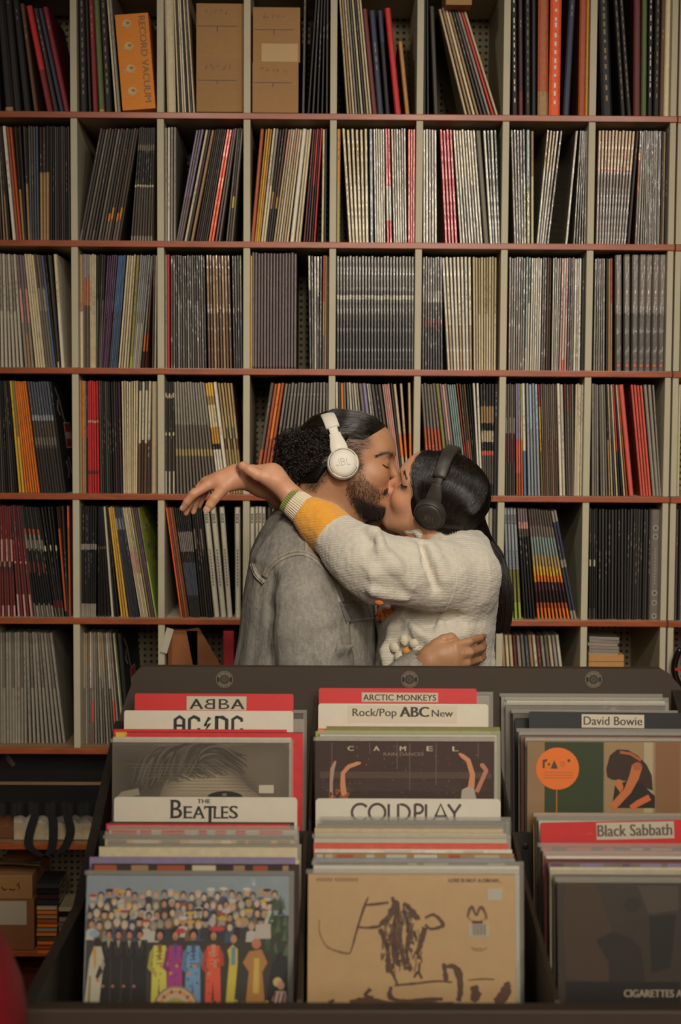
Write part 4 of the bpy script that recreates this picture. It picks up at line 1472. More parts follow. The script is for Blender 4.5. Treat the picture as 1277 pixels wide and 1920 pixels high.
add_stroke(s, [(gx_(a), gz(b_)) for a, b_ in ((1165, 1409), (1185, 1412), (1205, 1424))], 5 * k, (0, -.0008, 0), FX, FZ, srgb(176, 96, 46))
print_on(grn, s)

# --- front tier, first column
edges([(205, 1541, 2.385, 'char', 'charcoal album right before the white card with tall capitals', dict(t=0.004)),
       (199, 1544, 2.365, 'red', 'tomato red album before the white card with tall capitals', dict(t=0.004, w=0.31)),
       (205, 1555, 2.33, 'off', 'red and white edged album in the first column', dict(w=0.308, plastic=True, dash=('red', 'red', 'salmon'))),
       (200, 1566, 2.30, 'mgrey', 'grey plastic-wrapped album in the first column', dict(w=0.308, plastic=True)),
       (197, 1573, 2.275, 'sand', 'buff album behind the cream album, first column', dict(w=0.308, plastic=True, dash=('off', 'grey'))),
       (203, 1582, 2.25, 'grey', 'grey-edged album behind the cream album, first column', dict(w=0.31)),
       (186, 1588, 2.22, 'cream', 'wide cream album with a small scrawl, first column', dict(t=0.008)),
       (168, 1607, 2.14, 'lilac', 'lilac-topped album behind the crowded-cover album', dict(t=0.004)),
       (176, 1611, 2.145, 'cream', 'pale cream album behind the crowded-cover album', dict(t=0.006)),
       (172, 1620, 2.12, 'dbrown', 'dark multicoloured-edge album directly behind the crowded-cover album', dict(dash=('cream', 'rust', 'tan', 'black'))),
       ], G21, '')
card, w = album(214, 1494, 2.405, WHT, 'white divider card with tall narrow serif capitals and a dropped T', GC, px_right=562, t=0.0025, name='divider_card', cat='divider card', rnd=0.006, h=0.33)
s = MB()
k = 1 / PXM(2.405)
BX = lambda px: (px - 214) * k
BZ = lambda py: -(py - 1494) * k
IN2 = srgb(46, 38, 32)
add_text(s, 'THE', (BX(372), -.0005, BZ(1505.5)), FX, FZ, 25 * k, 8 * k, IN2, bold=0.0004)


def serif(ch, xa, xb, za, zb_, tl=None):
    """letter between photo columns xa..xb, rows za (top)..zb_ (foot), with small feet"""
    add_text(s, ch, (BX(xa), -.0005, BZ(zb_)), FX, FZ, (xb - xa) * k, (zb_ - za) * k, IN2, bold=0.0006)
    for xs_ in {'B': (xa,), 'E': (xa,), 'L': (xa,), 'A': (xa, xb - 5)}.get(ch, ()):
        rectp(s, BX(xs_ - 2), BX(xs_ + 6), BZ(zb_), BZ(zb_ - 1.3), IN2, -.0007)
        if ch != 'A':
            rectp(s, BX(xs_ - 2), BX(xs_ + 6), BZ(za + 1.3), BZ(za), IN2, -.0007)


serif('B', 322, 343, 1499, 1534)
serif('E', 347, 362, 1511, 1534)
serif('A', 364, 386, 1511, 1534)
rectp(s, BX(385), BX(408), BZ(1514), BZ(1510.5), IN2, -.0006)
rectp(s, BX(393.5), BX(399.5), BZ(1541), BZ(1511), IN2, -.0006)
for xs_ in (385, 405.5):
    rectp(s, BX(xs_), BX(xs_ + 2.5), BZ(1517), BZ(1510.5), IN2, -.0006)
serif('L', 404, 416, 1513, 1534)
serif('E', 418, 431, 1511, 1534)
serif('S', 433, 449, 1510, 1534)
print_on(card, s, 'lettering')

crowd, w = album(163, 1640, 2.085, srgb(120, 130, 132), 'front album with a colourful crowd of people under a blue-grey sky', G21, px_right=549, plastic=True, front=srgb(142, 152, 156), t=0.007, lean=R(12))
s = MB()
k = 1 / PXM(2.07)
CX = lambda px: (px - 163) * k * (549 - 163) / (545 - 150)  if False else (px - 150) * k * 0.985
CZ = lambda py: -(py - 1640) * k * 1.04
crng = random.Random(5)
lay = [0.0003]


def blob(px, py, rx, ry, col, n=12):
    lay[0] += 0.0000022
    s.ellipse((CX(px), -lay[0], CZ(py)), FX, FZ, rx * k, ry * k, col, n)


def quadp(pts, col):
    lay[0] += 0.0000022
    s.face([(CX(a), -lay[0], CZ(b_)) for a, b_ in pts][::-1], col)


SKIN = [srgb(206, 160, 124), srgb(190, 140, 104), srgb(216, 180, 150), srgb(170, 150, 130), srgb(190, 176, 156)]
CLOTH = [srgb(60, 56, 58), srgb(150, 140, 128), srgb(90, 80, 70), srgb(196, 188, 172), srgb(70, 84, 104), srgb(120, 96, 60), srgb(44, 40, 40)]
quadp([(153, 1712), (545, 1712), (545, 1876), (151, 1876)], srgb(66, 58, 48))
for row, (y0, sc) in enumerate(((1675, 1.0), (1694, 1.0), (1712, 1.05), (1728, 1.1))):
    x = 158 + crng.uniform(0, 8)
    while x < 520 - row * 6:
        yy = y0 + crng.uniform(-5, 5) + (6 if x < 180 and row == 0 else 0)
        cl = crng.choice(CLOTH)
        quadp([(x - 10 * sc, yy + 28), (x - 8 * sc, yy + 10), (x, yy + 7), (x + 8 * sc, yy + 10), (x + 10 * sc, yy + 28)], cl)
        blob(x, yy - 1.5, 6.2 * sc, 7.5 * sc, crng.choice([srgb(40, 32, 26), srgb(60, 44, 30), srgb(150, 140, 124), srgb(196, 150, 60), srgb(84, 60, 40), srgb(180, 172, 156)]))
        blob(x, yy + 1, 4.6 * sc, 6.0 * sc, crng.choice(SKIN))
        if crng.random() < 0.22:
            blob(x, yy - 6, 8 * sc, 3 * sc, crng.choice([srgb(206, 168, 60), srgb(44, 38, 34), srgb(210, 202, 186), srgb(180, 70, 50)]))
        x += crng.uniform(11, 17) * sc
# dark suits, a white coat, four bright costumes and others along the front
for x in (196, 215, 236, 256):
    quadp([(x - 15, 1874), (x - 14, 1766), (x - 6, 1758), (x + 6, 1758), (x + 14, 1766), (x + 15, 1874)], srgb(40, 34, 31))
    quadp([(x - 3.5, 1757), (x + 3.5, 1757), (x, 1772)], srgb(176, 164, 120))
    quadp([(x - 9, 1768), (x - 4, 1760), (x - 1, 1790)], srgb(62, 55, 50))
    quadp([(x + 4, 1760), (x + 9, 1768), (x + 1, 1790)], srgb(62, 55, 50))
    quadp([(x - 15, 1874), (x - 14.6, 1790), (x - 13.6, 1790), (x - 13.6, 1874)], srgb(84, 76, 68))
    blob(x - 9, 1838, 3, 2.6, srgb(186, 122, 92), 8)
    blob(x, 1745, 6.8, 8.6, srgb(30, 25, 22))
    blob(x, 1748, 4.8, 6.4, srgb(196, 128, 96))
quadp([(152, 1872), (160, 1790), (168, 1768), (182, 1768), (188, 1790), (180, 1874)], srgb(196, 186, 160))
quadp([(158, 1874), (160, 1820), (164, 1820), (163, 1874)], srgb(150, 130, 84))
quadp([(166, 1770), (172, 1770), (174, 1800), (170, 1812)], srgb(206, 150, 70))
quadp([(184, 1786), (190, 1800), (182, 1824), (176, 1830), (174, 1824), (182, 1806)], srgb(166, 156, 134))
blob(177, 1828, 4, 3.4, srgb(196, 128, 96), 8)
blob(175, 1760, 7, 8, srgb(50, 40, 34))
blob(168, 1745, 10, 7, srgb(150, 170, 184))
quadp([(172, 1822), (180, 1800), (186, 1812), (176, 1826)], srgb(60, 44, 36))
COST = [(295, srgb(214, 204, 84), srgb(150, 100, 50)), (325, srgb(176, 64, 132), srgb(120, 70, 140)), (360, srgb(120, 160, 190), srgb(70, 90, 116)), (399, srgb(232, 92, 60), srgb(214, 150, 110))]
for x, c1, c2 in COST:
    dk_ = tuple(v * .62 for v in c1[:3]) + (1,)
    quadp([(x - 15, 1874), (x - 14, 1812), (x - 12, 1766), (x + 12, 1766), (x + 14, 1812), (x + 16, 1874), (x + 3, 1874), (x, 1828), (x - 3, 1874)], c1)
    quadp([(x - 12, 1768), (x - 19, 1778), (x - 23, 1806), (x - 10, 1818), (x - 8, 1808), (x - 16, 1800), (x - 11, 1786)], dk_)
    quadp([(x + 12, 1768), (x + 19, 1780), (x + 21, 1800), (x + 6, 1806), (x + 5, 1798), (x + 14, 1794), (x + 10, 1784)], dk_)
    quadp([(x - 5, 1764), (x + 5, 1764), (x + 1, 1790)], c2)
    for q in range(9):
        blob(x + crng.uniform(-10, 10), crng.uniform(1775, 1868), 2.6, 2.2, crng.choice([c2, dk_]), 8)
    for q in range(4):
        quadp([(x - 6, 1776 + q * 7), (x + 6, 1775 + q * 7), (x + 6, 1777 + q * 7), (x - 6, 1778 + q * 7)], c2)
    blob(x - 8, 1815, 4, 3.4, srgb(206, 140, 100), 8)
    blob(x + 4, 1802, 4, 3.4, srgb(206, 140, 100), 8)
    blob(x, 1745, 9, 10, srgb(34, 28, 24))
    blob(x, 1749, 5.6, 7.6, srgb(200, 136, 100))
    blob(x, 1752.5, 2.6, 0.9, srgb(70, 44, 34), 8)
blob(405, 1736, 15, 5, srgb(206, 62, 60))
blob(335, 1740, 10, 5, srgb(196, 66, 58))
quadp([(424, 1870), (430, 1790), (426, 1774), (436, 1764), (446, 1772), (446, 1800), (440, 1870)], srgb(214, 190, 70))
quadp([(433, 1800), (434, 1768), (442, 1768), (442, 1800)], srgb(116, 146, 160))
blob(438, 1754, 6, 8, srgb(200, 140, 104))
quadp([(462, 1874), (468, 1812), (456, 1796), (468, 1776), (492, 1772), (504, 1796), (494, 1812), (500, 1874)], srgb(186, 128, 66))
quadp([(476, 1850), (478, 1788), (488, 1788), (488, 1850)], srgb(214, 178, 80))
blob(482, 1762, 9, 10, srgb(196, 128, 84))
quadp([(500, 1874), (512, 1800), (530, 1770), (545, 1790), (545, 1874)], srgb(40, 36, 30))
for q in range(22):                      # leaves at the side
    x, y = crng.uniform(500, 543), crng.uniform(1690, 1800)
    quadp([(x - 3, y), (x + 4, y - 22), (x + 8, y)], crng.choice([srgb(66, 84, 50), srgb(50, 66, 42), srgb(84, 104, 70)]))
blob(524, 1830, 9, 9, srgb(206, 176, 110))
blob(530, 1836, 7, 8, srgb(206, 150, 118))
quadp([(508, 1874), (520, 1846), (540, 1846), (545, 1874)], srgb(206, 190, 172))
for q in range(4):
    quadp([(511 + q * 9, 1874), (519 + q * 8, 1848), (522 + q * 8, 1848), (515 + q * 9, 1874)], srgb(150, 50, 54))
blob(328, 1878, 43, 43, srgb(170, 128, 84), 30)
blob(328, 1878, 39, 39, srgb(206, 190, 154), 30)
for q in range(11):
    a = R(12 + q * 15.6)
    blob(328 + 31 * math.cos(a), 1878 - 31 * math.sin(a), 4, 4, srgb(226, 160, 66) if q % 2 else srgb(196, 96, 60), 10)
blob(328, 1878, 21, 21, srgb(196, 168, 84), 22)
blob(328, 1878, 12, 12, srgb(176, 190, 150), 18)
for q in range(30):                      # flower bed
    blob(crng.uniform(186, 540), crng.uniform(1862, 1878), 3.4, 2.4, crng.choice([srgb(176, 60, 40), srgb(84, 96, 50), srgb(60, 70, 40), srgb(206, 170, 60), srgb(40, 36, 28)]), 8)
quadp([(480, 1754), (480, 1728), (509, 1727), (510, 1753)], srgb(196, 180, 166))
# keep the print inside the cover
for i, p in enumerate(s.v):
    s.v[i] = (min(max(p[0], 0.0008), w - 0.0008), p[1], p[2])
print_on(crowd, s)

# --- front tier, middle column
edges([(604, 1538, 2.385, 'dgrey', 'dark plastic-sleeved album right before the white wide-capitals card', dict(plastic=True)),
       (596, 1545, 2.36, 'grey', 'grey plastic-sleeved album before the white wide-capitals card', dict(plastic=True)),
       (590, 1553, 2.335, 'sand', 'sand-coloured album in the middle column', dict()),
       (592, 1562, 2.31, 'cream', 'cream album behind the silver-edged one, middle column', dict(t=0.007)),
       (589, 1571, 2.285, 'off', 'silver-white plastic-edged album, middle column', dict(plastic=True)),
       (588, 1581, 2.255, 'salmon', 'terracotta-edged album, middle column', dict()),
       (590, 1592, 2.225, 'white', 'bright white album, middle column', dict(dash=('white', 'off'))),
       (589, 1600, 2.20, 'tan', 'tan-topped album, middle column', dict(t=0.007, dash=('rust', 'sand', 'off'))),
       (587, 1609, 2.175, 'bluegrey', 'blue-grey album, middle column', dict()),
       (592, 1616, 2.155, 'mgrey', 'grey album behind the beige ink-drawing album', dict(dash=('white', 'mauve', 'char'))),
       (588, 1622, 2.135, 'white', 'white-edged album directly behind the beige ink-drawing album', dict(plastic=True)),
       ], G22, '')
card, w = album(592, 1497, 2.405, srgb(214, 206, 186), 'white divider card with thin wide art-deco capitals', GC, px_right=944, t=0.0025, name='divider_card', cat='divider card', rnd=0.006, h=0.33)
s = MB()
k = 1 / PXM(2.405)
DX = lambda px: (px - 592) * k
DZ = lambda py: -(py - 1497) * k
zt2, zb2 = 1507, 1539
ink3 = srgb(78, 64, 56)
mid = (zt2 + zb2) / 2
for st in (arc(677, mid, 16, 16, 40, 320, 16), arc(709, mid, 15.5, 16, 0, 360, 22), [(731, zt2), (731, zb2 - 1), (743, zb2 - 1)],
           [(749, zb2), (749, zt2 + 1), (755, zt2 + 1)] + arc(755, mid, 16, 15.3, -90, 90, 12) + [(749, zb2 - 1)],
           [(781, zb2), (781, zt2)], arc(787, zt2 + 9, 9, 8.3, -90, 90, 10), [(781, zt2 + .7), (787, zt2 + .7)], [(781, zt2 + 17.3), (787, zt2 + 17.3)],
           [(802, zt2), (802, zb2 - 1), (815, zb2 - 1)], [(816, zb2), (830, zt2), (844, zb2)], [(821, zb2 - 9), (839, zb2 - 9)],
           [(844, zt2), (856, mid + 1)], [(868, zt2), (856, mid + 1), (856, zb2)]):
    add_stroke(s, [(DX(a), DZ(b_)) for a, b_ in st], 5.0 * k, (0, -.0005, 0), FX, FZ, ink3)
print_on(card, s, 'lettering')

beige, w = album(578, 1638, 2.085, srgb(196, 160, 112), 'front album with a beige cover and a loose brown ink drawing', G22, px_right=973, plastic=True, front=srgb(200, 162, 112), t=0.007, lean=R(10))
s = MB()
k = 1 / PXM(2.07)
EX = lambda px: (px - 578) * k * 0.985
EZ = lambda py: -(py - 1638) * k * 1.03
ik = srgb(96, 66, 46)
add_text(s, 'LOVE IS NOT A DREAM...', (EX(852), -.0005, EZ(1653)), FX, FZ, 102 * k, 7 * k, srgb(110, 78, 54), bold=0.0005)
for xa, xb in ((594, 624), (630, 672)):
    x = xa
    while x < xb:
        rectp(s, EX(x), EX(x + 3.2), EZ(1652), EZ(1645.5), srgb(148, 116, 80), -.0005)
        x += 4.6
lay2 = [0.0006]


def stroke(pts, wd, c=ik):
    lay2[0] += 0.000004
    if isinstance(wd, (list, tuple)) and len(pts) > 2:
        m_ = 4 * len(pts)
        wd = list(np.interp(np.linspace(0, len(pts) - 1, m_), range(len(pts)), wd) * 1.15 * np.array([crng.uniform(.75, 1.2) for _ in range(m_)]))
        pts = [(a, b_) for a, b_, _ in bez([(a, b_, 0) for a, b_ in pts], m_)]
    add_stroke(s, [(EX(a), EZ(b_)) for a, b_ in pts], [q * k for q in wd] if isinstance(wd, (list, tuple)) else wd * k * .8, (0, -lay2[0], 0), FX, FZ, c)


stroke([(695, 1681), (688, 1697), (675, 1735), (662, 1778), (655, 1783)], [3, 4, 3, 3, 2])
stroke([(688, 1695), (712, 1693), (735, 1690)], [4, 5, 3])
stroke([(674, 1735), (695, 1736), (716, 1734)], [3, 4, 6])
stroke([(600, 1722), (601, 1745), (615, 1770), (640, 1780), (656, 1783)], [1.5, 2, 3, 4, 4], srgb(140, 104, 70))
stroke([(742, 1680), (746, 1690), (752, 1686)], [5, 8, 4])
for pts, wd in ((((748, 1688), (742, 1705), (735, 1718), (722, 1728), (716, 1735)), (6, 12, 10, 8, 4)), (((752, 1688), (752, 1720), (747, 1745), (748, 1790), (758, 1806)), (6, 10, 15, 12, 6)),
                (((765, 1690), (775, 1700), (786, 1714), (796, 1720)), (4, 9, 12, 5)), (((772, 1722), (778, 1740), (770, 1770), (772, 1800)), (4, 9, 7, 4)),
                (((806, 1718), (822, 1712), (836, 1722), (840, 1732), (818, 1738), (806, 1730)), (4, 5, 6, 7, 5, 4)), (((806, 1735), (800, 1755), (795, 1772), (788, 1784)), (10, 8, 9, 5)),
                (((718, 1738), (726, 1755), (733, 1776), (735, 1800), (742, 1812)), (8, 9, 8, 10, 5)), (((760, 1730), (757, 1760), (763, 1790), (768, 1812)), (5, 8, 9, 6)),
                (((735, 1805), (746, 1825), (752, 1838)), (10, 4, 4)), (((770, 1806), (780, 1812)), (8, 10)), (((700, 1846), (690, 1858), (706, 1862)), (8, 5, 5)),
                (((740, 1842), (738, 1860), (760, 1868), (800, 1866), (840, 1864)), (6, 9, 6, 8, 6)), (((746, 1840), (790, 1836), (830, 1832), (858, 1834)), (3, 4, 3, 3)),
                (((784, 1826), (792, 1816), (800, 1828)), (4, 5, 4)), (((842, 1800), (846, 1826), (846, 1832)), (6, 9, 5)), (((846, 1806), (862, 1806), (872, 1822), (874, 1850), (870, 1868)), (4, 10, 12, 11, 8)),
                (((660, 1870), (690, 1866), (740, 1872), (800, 1874), (860, 1874)), (6, 10, 6, 9, 8)), (((900, 1840), (904, 1856), (898, 1868)), (12, 18, 10)),
                (((940, 1868), (958, 1858), (966, 1838), (970, 1834)), (8, 22, 12, 4)), (((890, 1830), (920, 1828), (940, 1829)), (2, 3, 2)), (((620, 1872), (630, 1866)), (8, 5))):
    stroke(pts, wd)
for q in range(130):
    y = crng.uniform(1692, 1805)
    x = crng.uniform(760 - 40 * min(1, (y - 1685) / 45), 764 + 36 * min(1, (y - 1685) / 40))
    stroke([(x, y), (x + crng.uniform(-5, 5), y + crng.uniform(6, 18))], crng.uniform(1.8, 5.5), crng.choice([ik, srgb(120, 86, 58), srgb(76, 52, 38)]))
rectp(s, EX(927), EX(956), EZ(1686), EZ(1664), srgb(190, 180, 158), -.0013)
stroke(arc(907, 1712, 19, 12, 180, 20, 8), 2.4, srgb(150, 114, 78))
stroke([(889, 1716), (893, 1702), (898, 1698), (903, 1708), (907, 1712), (912, 1700), (918, 1700), (924, 1710), (926, 1720)], [3, 5, 6, 4, 4, 5, 6, 4, 3], srgb(112, 82, 56))
rectp(s, EX(898), EX(918), EZ(1728), EZ(1723), srgb(84, 54, 38), -.0013)
rectp(s, EX(890), EX(930), EZ(1752), EZ(1728), srgb(188, 174, 148), -.0012)
for q in range(9):
    x = 898 + q * 3.1
    rectp(s, EX(x), EX(x + (1.9 if q % 2 else 1.2)), EZ(1749), EZ(1729), srgb(110, 96, 84), -.0014)
stroke(arc(911, 1768, 15, 9, 10, 170, 8), 2.2, srgb(150, 114, 78))
rectp(s, EX(900), EX(918), EZ(1774), EZ(1772), srgb(156, 120, 84), -.0013)
print_on(beige, s)

# --- front tier, last column
edges([(1000, 1524, 2.39, 'tan', 'tan-edged album in front of the step, last column', dict(w=0.302, t=0.006)),
       (1004, 1531, 2.37, 'mgrey', 'clear-sleeved album behind the red slanted card, last column', dict(w=0.297, plastic=True)),
       (1010, 1538, 2.35, 'off', 'pale album just behind the red slanted card', dict(w=0.297, plastic=True)),
       (1012, 1588, 2.255, 'dgrey', 'grey plastic album just before the red slanted card', dict(w=0.302, plastic=True, dash=('salmon', 'pink'))),
       (1018, 1595, 2.23, 'pink', 'pinkish album before the red slanted card', dict(w=0.302, plastic=True)),
       (1024, 1604, 2.21, 'white', 'white plastic-edged album, last column', dict(w=0.302, plastic=True)),
       (1021, 1611, 2.185, 'maroon', 'maroon-sided album, last column', dict(w=0.302, edge=pal('maroon'))),
       (1028, 1617, 2.165, 'mauve', 'mauve album, last column', dict(w=0.302, dash=('lilac', 'purple', 'off'))),
       (1031, 1626, 2.14, 'cream', 'cream album behind the dark smoky album', dict(w=0.302)),
       (1038, 1640, 2.11, 'mgrey', 'grey clear-sleeved album directly behind the dark smoky album', dict(w=0.302, plastic=True)),
       ], G23, '')
card, w = album(1013, 1543, 2.30, RED, 'red divider card tilted, with a name on a white label', GC, w=0.298, t=0.0025, name='divider_card', cat='divider card', rnd=0.004, h=0.33, roll=-R(1.4))
s = MB()
k = 1 / PXM(2.30)
rectp(s, (1120 - 1013) * k, (1268 - 1013) * k, -(1577 - 1543) * k, -(1545 - 1543) * k, srgb(196, 182, 158))
add_text(s, 'Black Sabbath', ((1122 - 1013) * k, -.0006, -(1571 - 1543) * k), FX, FZ, 142 * k, 22 * k, srgb(92, 80, 68), bold=0.0006)
print_on(card, s, 'lettering')
smoky, w = album(1045, 1653, 2.08, srgb(70, 56, 44), 'front album with a dark smoky photograph and pale capitals along the foot', G23, plastic=True, w=0.301, t=0.006, front=srgb(64, 52, 42), edge=srgb(176, 160, 132), lean=R(8))
s = MB()
k = 1 / PXM(2.06)
HX = lambda px: (px - 1045) * k
HZ = lambda py: -(py - 1653) * k * 1.03
dk = srgb(42, 33, 27)
s.face([(HX(a), -.0004, HZ(b_)) for a, b_ in ((1060, 1655), (1120, 1655), (1150, 1740), (1140, 1840), (1060, 1830), (1055, 1720))][::-1], srgb(76, 54, 38))
s.face([(HX(a), -.0005, HZ(b_)) for a, b_ in ((1118, 1760), (1150, 1745), (1185, 1755), (1205, 1775), (1215, 1850), (1146, 1850), (1142, 1800))][::-1], srgb(48, 38, 31))
s.face([(HX(a), -.0006, HZ(b_)) for a, b_ in ((1222, 1716), (1274, 1712), (1262, 1810), (1226, 1820))][::-1], dk)
s.face([(HX(a), -.0005, HZ(b_)) for a, b_ in ((1200, 1660), (1279, 1660), (1279, 1705), (1220, 1712))][::-1], srgb(82, 68, 54))
rectp(s, HX(1060), HX(1279), HZ(1885), HZ(1836), srgb(34, 27, 22), -.0006)
s.ellipse((HX(1190), -.0006, HZ(1695)), FX, FZ, 16 * k, 14 * k, srgb(52, 40, 32), 16)
add_text(s, 'CIGARETTES A', (HX(1172), -.001, HZ(1864)), FX, FZ, 112 * k, 14 * k, srgb(176, 158, 132), bold=0.0005)
print_on(smoky, s)
# ------------------------------------------------------------------ smooth solid modelling for the figures
class Frame:
    """local frame: x forward, y the figure's own left, z up; scale s; placed so that local point a sits at world point A"""

    def __init__(self, fwd, pitch, roll, yaw, s, a, A):
        fwd = Vector(fwd)
        left = Vector((0, 0, 1)).cross(fwd)
        base = Matrix((fwd, left, Vector((0, 0, 1)))).transposed()
        m = Matrix.Rotation(yaw, 3, 'Z') @ base @ Matrix.Rotation(-pitch, 3, 'Y') @ Matrix.Rotation(roll, 3, 'X')
        self.R = np.array(m)
        self.s = s
        self.t = np.array(A) - s * (self.R @ np.array(a))

    def w(self, p):
        return self.t + self.s * (np.asarray(p, float) @ self.R.T)

    def l(self, P):
        return ((P - self.t) @ self.R) / self.s


class Cap:
    """tapered limb between a and b (world), radii r1, r2, stretched ay times along the world y axis"""

    def __init__(self, a, b, r1, r2, ay=1.0):
        self.a, self.b, self.r1, self.r2, self.ay = np.array(a, float), np.array(b, float), r1, r2, ay
        self.c = (self.a + self.b) / 2
        self.rad = np.linalg.norm(self.b - self.a) / 2 + max(r1, r2) * max(ay, 1.0)

    def d(self, P):
        a, b = self.a, self.b
        q = P - a
        ba = (b - a).copy()
        if self.ay != 1.0:
            q = q.copy()
            q[:, 1] /= self.ay
            ba[1] /= self.ay
        t = np.clip(q @ ba / max(1e-9, ba @ ba), 0, 1)
        return np.linalg.norm(q - t[:, None] * ba, axis=1) - (self.r1 + (self.r2 - self.r1) * t)


class Ell:
    """ellipsoid with centre c and radii r in a frame (or the world)"""

    def __init__(self, c, r, fr=None, rot=None):
        self.c0, self.r, self.fr = np.array(c, float), np.array(r, float), fr
        self.rot = np.array(rot) if rot is not None else None
        self.c = fr.w(self.c0) if fr else self.c0
        self.rad = max(r) * (fr.s if fr else 1)

    def d(self, P):
        q = (self.fr.l(P) if self.fr else P) - self.c0
        if self.rot is not None:
            q = q @ self.rot
        k0 = np.linalg.norm(q / self.r, axis=1)
        k1 = np.linalg.norm(q / (self.r * self.r), axis=1) + 1e-9
        return k0 * (k0 - 1) / k1 * (self.fr.s if self.fr else 1)


def FCap(fr, a, b, r1, r2, ay=1.0):
    return Cap(fr.w(a), fr.w(b), r1 * fr.s, r2 * fr.s, ay)


def sdf_eval(ops, P, disp=None, c=None, rad=None):
    D = np.full(len(P), 1.0)
    if c is None:
        c = P.mean(0)
        rad = np.linalg.norm(P - c, axis=1).max()
    for op, pr, k in ops:
        if np.linalg.norm(pr.c - c) - pr.rad - rad > 0.07:
            continue
        d = pr.d(P)
        if op == 'u':
            if k > 0:
                h = np.clip(0.5 + 0.5 * (D - d) / k, 0, 1)
                D = D + (d - D) * h - k * h * (1 - h)
            else:
                D = np.minimum(D, d)
        elif op == 's':
            h = np.clip(0.5 - 0.5 * (D + d) / k, 0, 1)
            D = D + (-d - D) * h + k * h * (1 - h)
        elif op == 'i':
            D = np.maximum(D, d)
    if disp is not None:
        D = D + disp(P)
    return D


def axis_coords(lo, hi, step, coarse_below=None, coarse=0.012):
    if coarse_below is None or coarse_below <= lo:
        return np.arange(lo, hi + step, step)
    return np.concatenate([np.arange(lo, coarse_below - coarse * 0.5, coarse), np.arange(coarse_below, hi + step, step)])


def sdf_mesh(name, ops, lo, hi, step, mats, parent=None, disp=None, coarse_below=None, color=None, smooth_it=1):
    """surface nets over a sparse block grid"""
    xs, ys, zs = axis_coords(lo[0], hi[0], step), axis_coords(lo[1], hi[1], step), axis_coords(lo[2], hi[2], step, coarse_below)
    nx, ny, nz = len(xs), len(ys), len(zs)
    D = np.full((nx, ny, nz), 1.0, np.float32)
    B = 14
    for i in range(0, nx, B):
        X = xs[i:i + B]
        for j in range(0, ny, B):
            Y = ys[j:j + B]
            for k in range(0, nz, B):
                Z = zs[k:k + B]
                c = np.array([(X[0] + X[-1]) / 2, (Y[0] + Y[-1]) / 2, (Z[0] + Z[-1]) / 2])
                hd = 0.5 * math.sqrt((X[-1] - X[0]) ** 2 + (Y[-1] - Y[0]) ** 2 + (Z[-1] - Z[0]) ** 2) + step
                dc = sdf_eval(ops, c[None, :], None, c, hd)[0]
                if abs(dc) > hd * 1.8 + 0.012:
                    D[i:i + B, j:j + B, k:k + B] = dc
                    continue
                G = np.stack(np.meshgrid(X, Y, Z, indexing='ij'), -1).reshape(-1, 3)
                D[i:i + B, j:j + B, k:k + B] = sdf_eval(ops, G, disp, c, hd).reshape(len(X), len(Y), len(Z))
    inside = D < 0
    cnt_ = np.zeros((nx - 1, ny - 1, nz - 1), np.int8)
    for a in (0, 1):
        for b_ in (0, 1):
            for c_ in (0, 1):
                cnt_ += inside[a:nx - 1 + a, b_:ny - 1 + b_, c_:nz - 1 + c_]
    act = (cnt_ > 0) & (cnt_ < 8)
    ii, jj, kk = np.nonzero(act)
    idx = np.full(act.shape, -1, np.int32)
    idx[ii, jj, kk] = np.arange(len(ii))
    V = np.zeros((len(ii), 3))
    N_ = np.zeros(len(ii))
    cor = {}
    for a in (0, 1):
        for b_ in (0, 1):
            for c_ in (0, 1):
                cor[a, b_, c_] = (D[ii + a, jj + b_, kk + c_].astype(np.float64), np.stack([xs[ii + a], ys[jj + b_], zs[kk + c_]], -1))
    keys = list(cor)
    for p in range(8):
        for q in range(p + 1, 8):
            if sum(abs(u - v_) for u, v_ in zip(keys[p], keys[q])) != 1:
                continue
            d0, p0 = cor[keys[p]]
            d1, p1 = cor[keys[q]]
            m = (d0 < 0) != (d1 < 0)
            t = d0[m] / (d0[m] - d1[m])
            V[m] += p0[m] + (p1[m] - p0[m]) * t[:, None]
            N_[m] += 1
    V /= N_[:, None]
    F = []
    for ax in range(3):
        sl0 = [slice(None)] * 3
        sl1 = [slice(None)] * 3
        sl0[ax], sl1[ax] = slice(0, -1), slice(1, None)
        a0, a1 = inside[tuple(sl0)], inside[tuple(sl1)]
        e = np.stack(np.nonzero(a0 != a1), -1)
        o1, o2 = (ax + 1) % 3, (ax + 2) % 3
        sh = act.shape
        ok = (e[:, o1] > 0) & (e[:, o2] > 0) & (e[:, o1] < sh[o1]) & (e[:, o2] < sh[o2]) & (e[:, ax] < sh[ax])
        e = e[ok]
        q = []
        for du, dv_ in ((0, 0), (-1, 0), (-1, -1), (0, -1)):
            w_ = e.copy()
            w_[:, o1] += du
            w_[:, o2] += dv_
            q.append(idx[w_[:, 0], w_[:, 1], w_[:, 2]])
        q = np.stack(q, -1)
        fl = a0[e[:, 0], e[:, 1], e[:, 2]]
        q[~fl] = q[~fl][:, ::-1]
        F.append(q)
    F = np.concatenate(F)
    F = F[(F >= 0).all(1)]
    # light smoothing of the net
    for _ in range(smooth_it):
        acc = np.zeros_like(V)
        wt = np.zeros(len(V))
        for a, b_ in ((0, 1), (1, 2), (2, 3), (3, 0)):
            np.add.at(acc, F[:, a], V[F[:, b_]])
            np.add.at(acc, F[:, b_], V[F[:, a]])
            np.add.at(wt, F[:, a], 1)
            np.add.at(wt, F[:, b_], 1)
        V = V * 0.5 + 0.5 * acc / np.maximum(wt, 1)[:, None]
    o = np_mesh(name, V, F, mats, parent, True)
    if color is not None:
        set_col(o, color(V))
    o['_n'] = len(V)
    del o['_n']
    return o, V, F


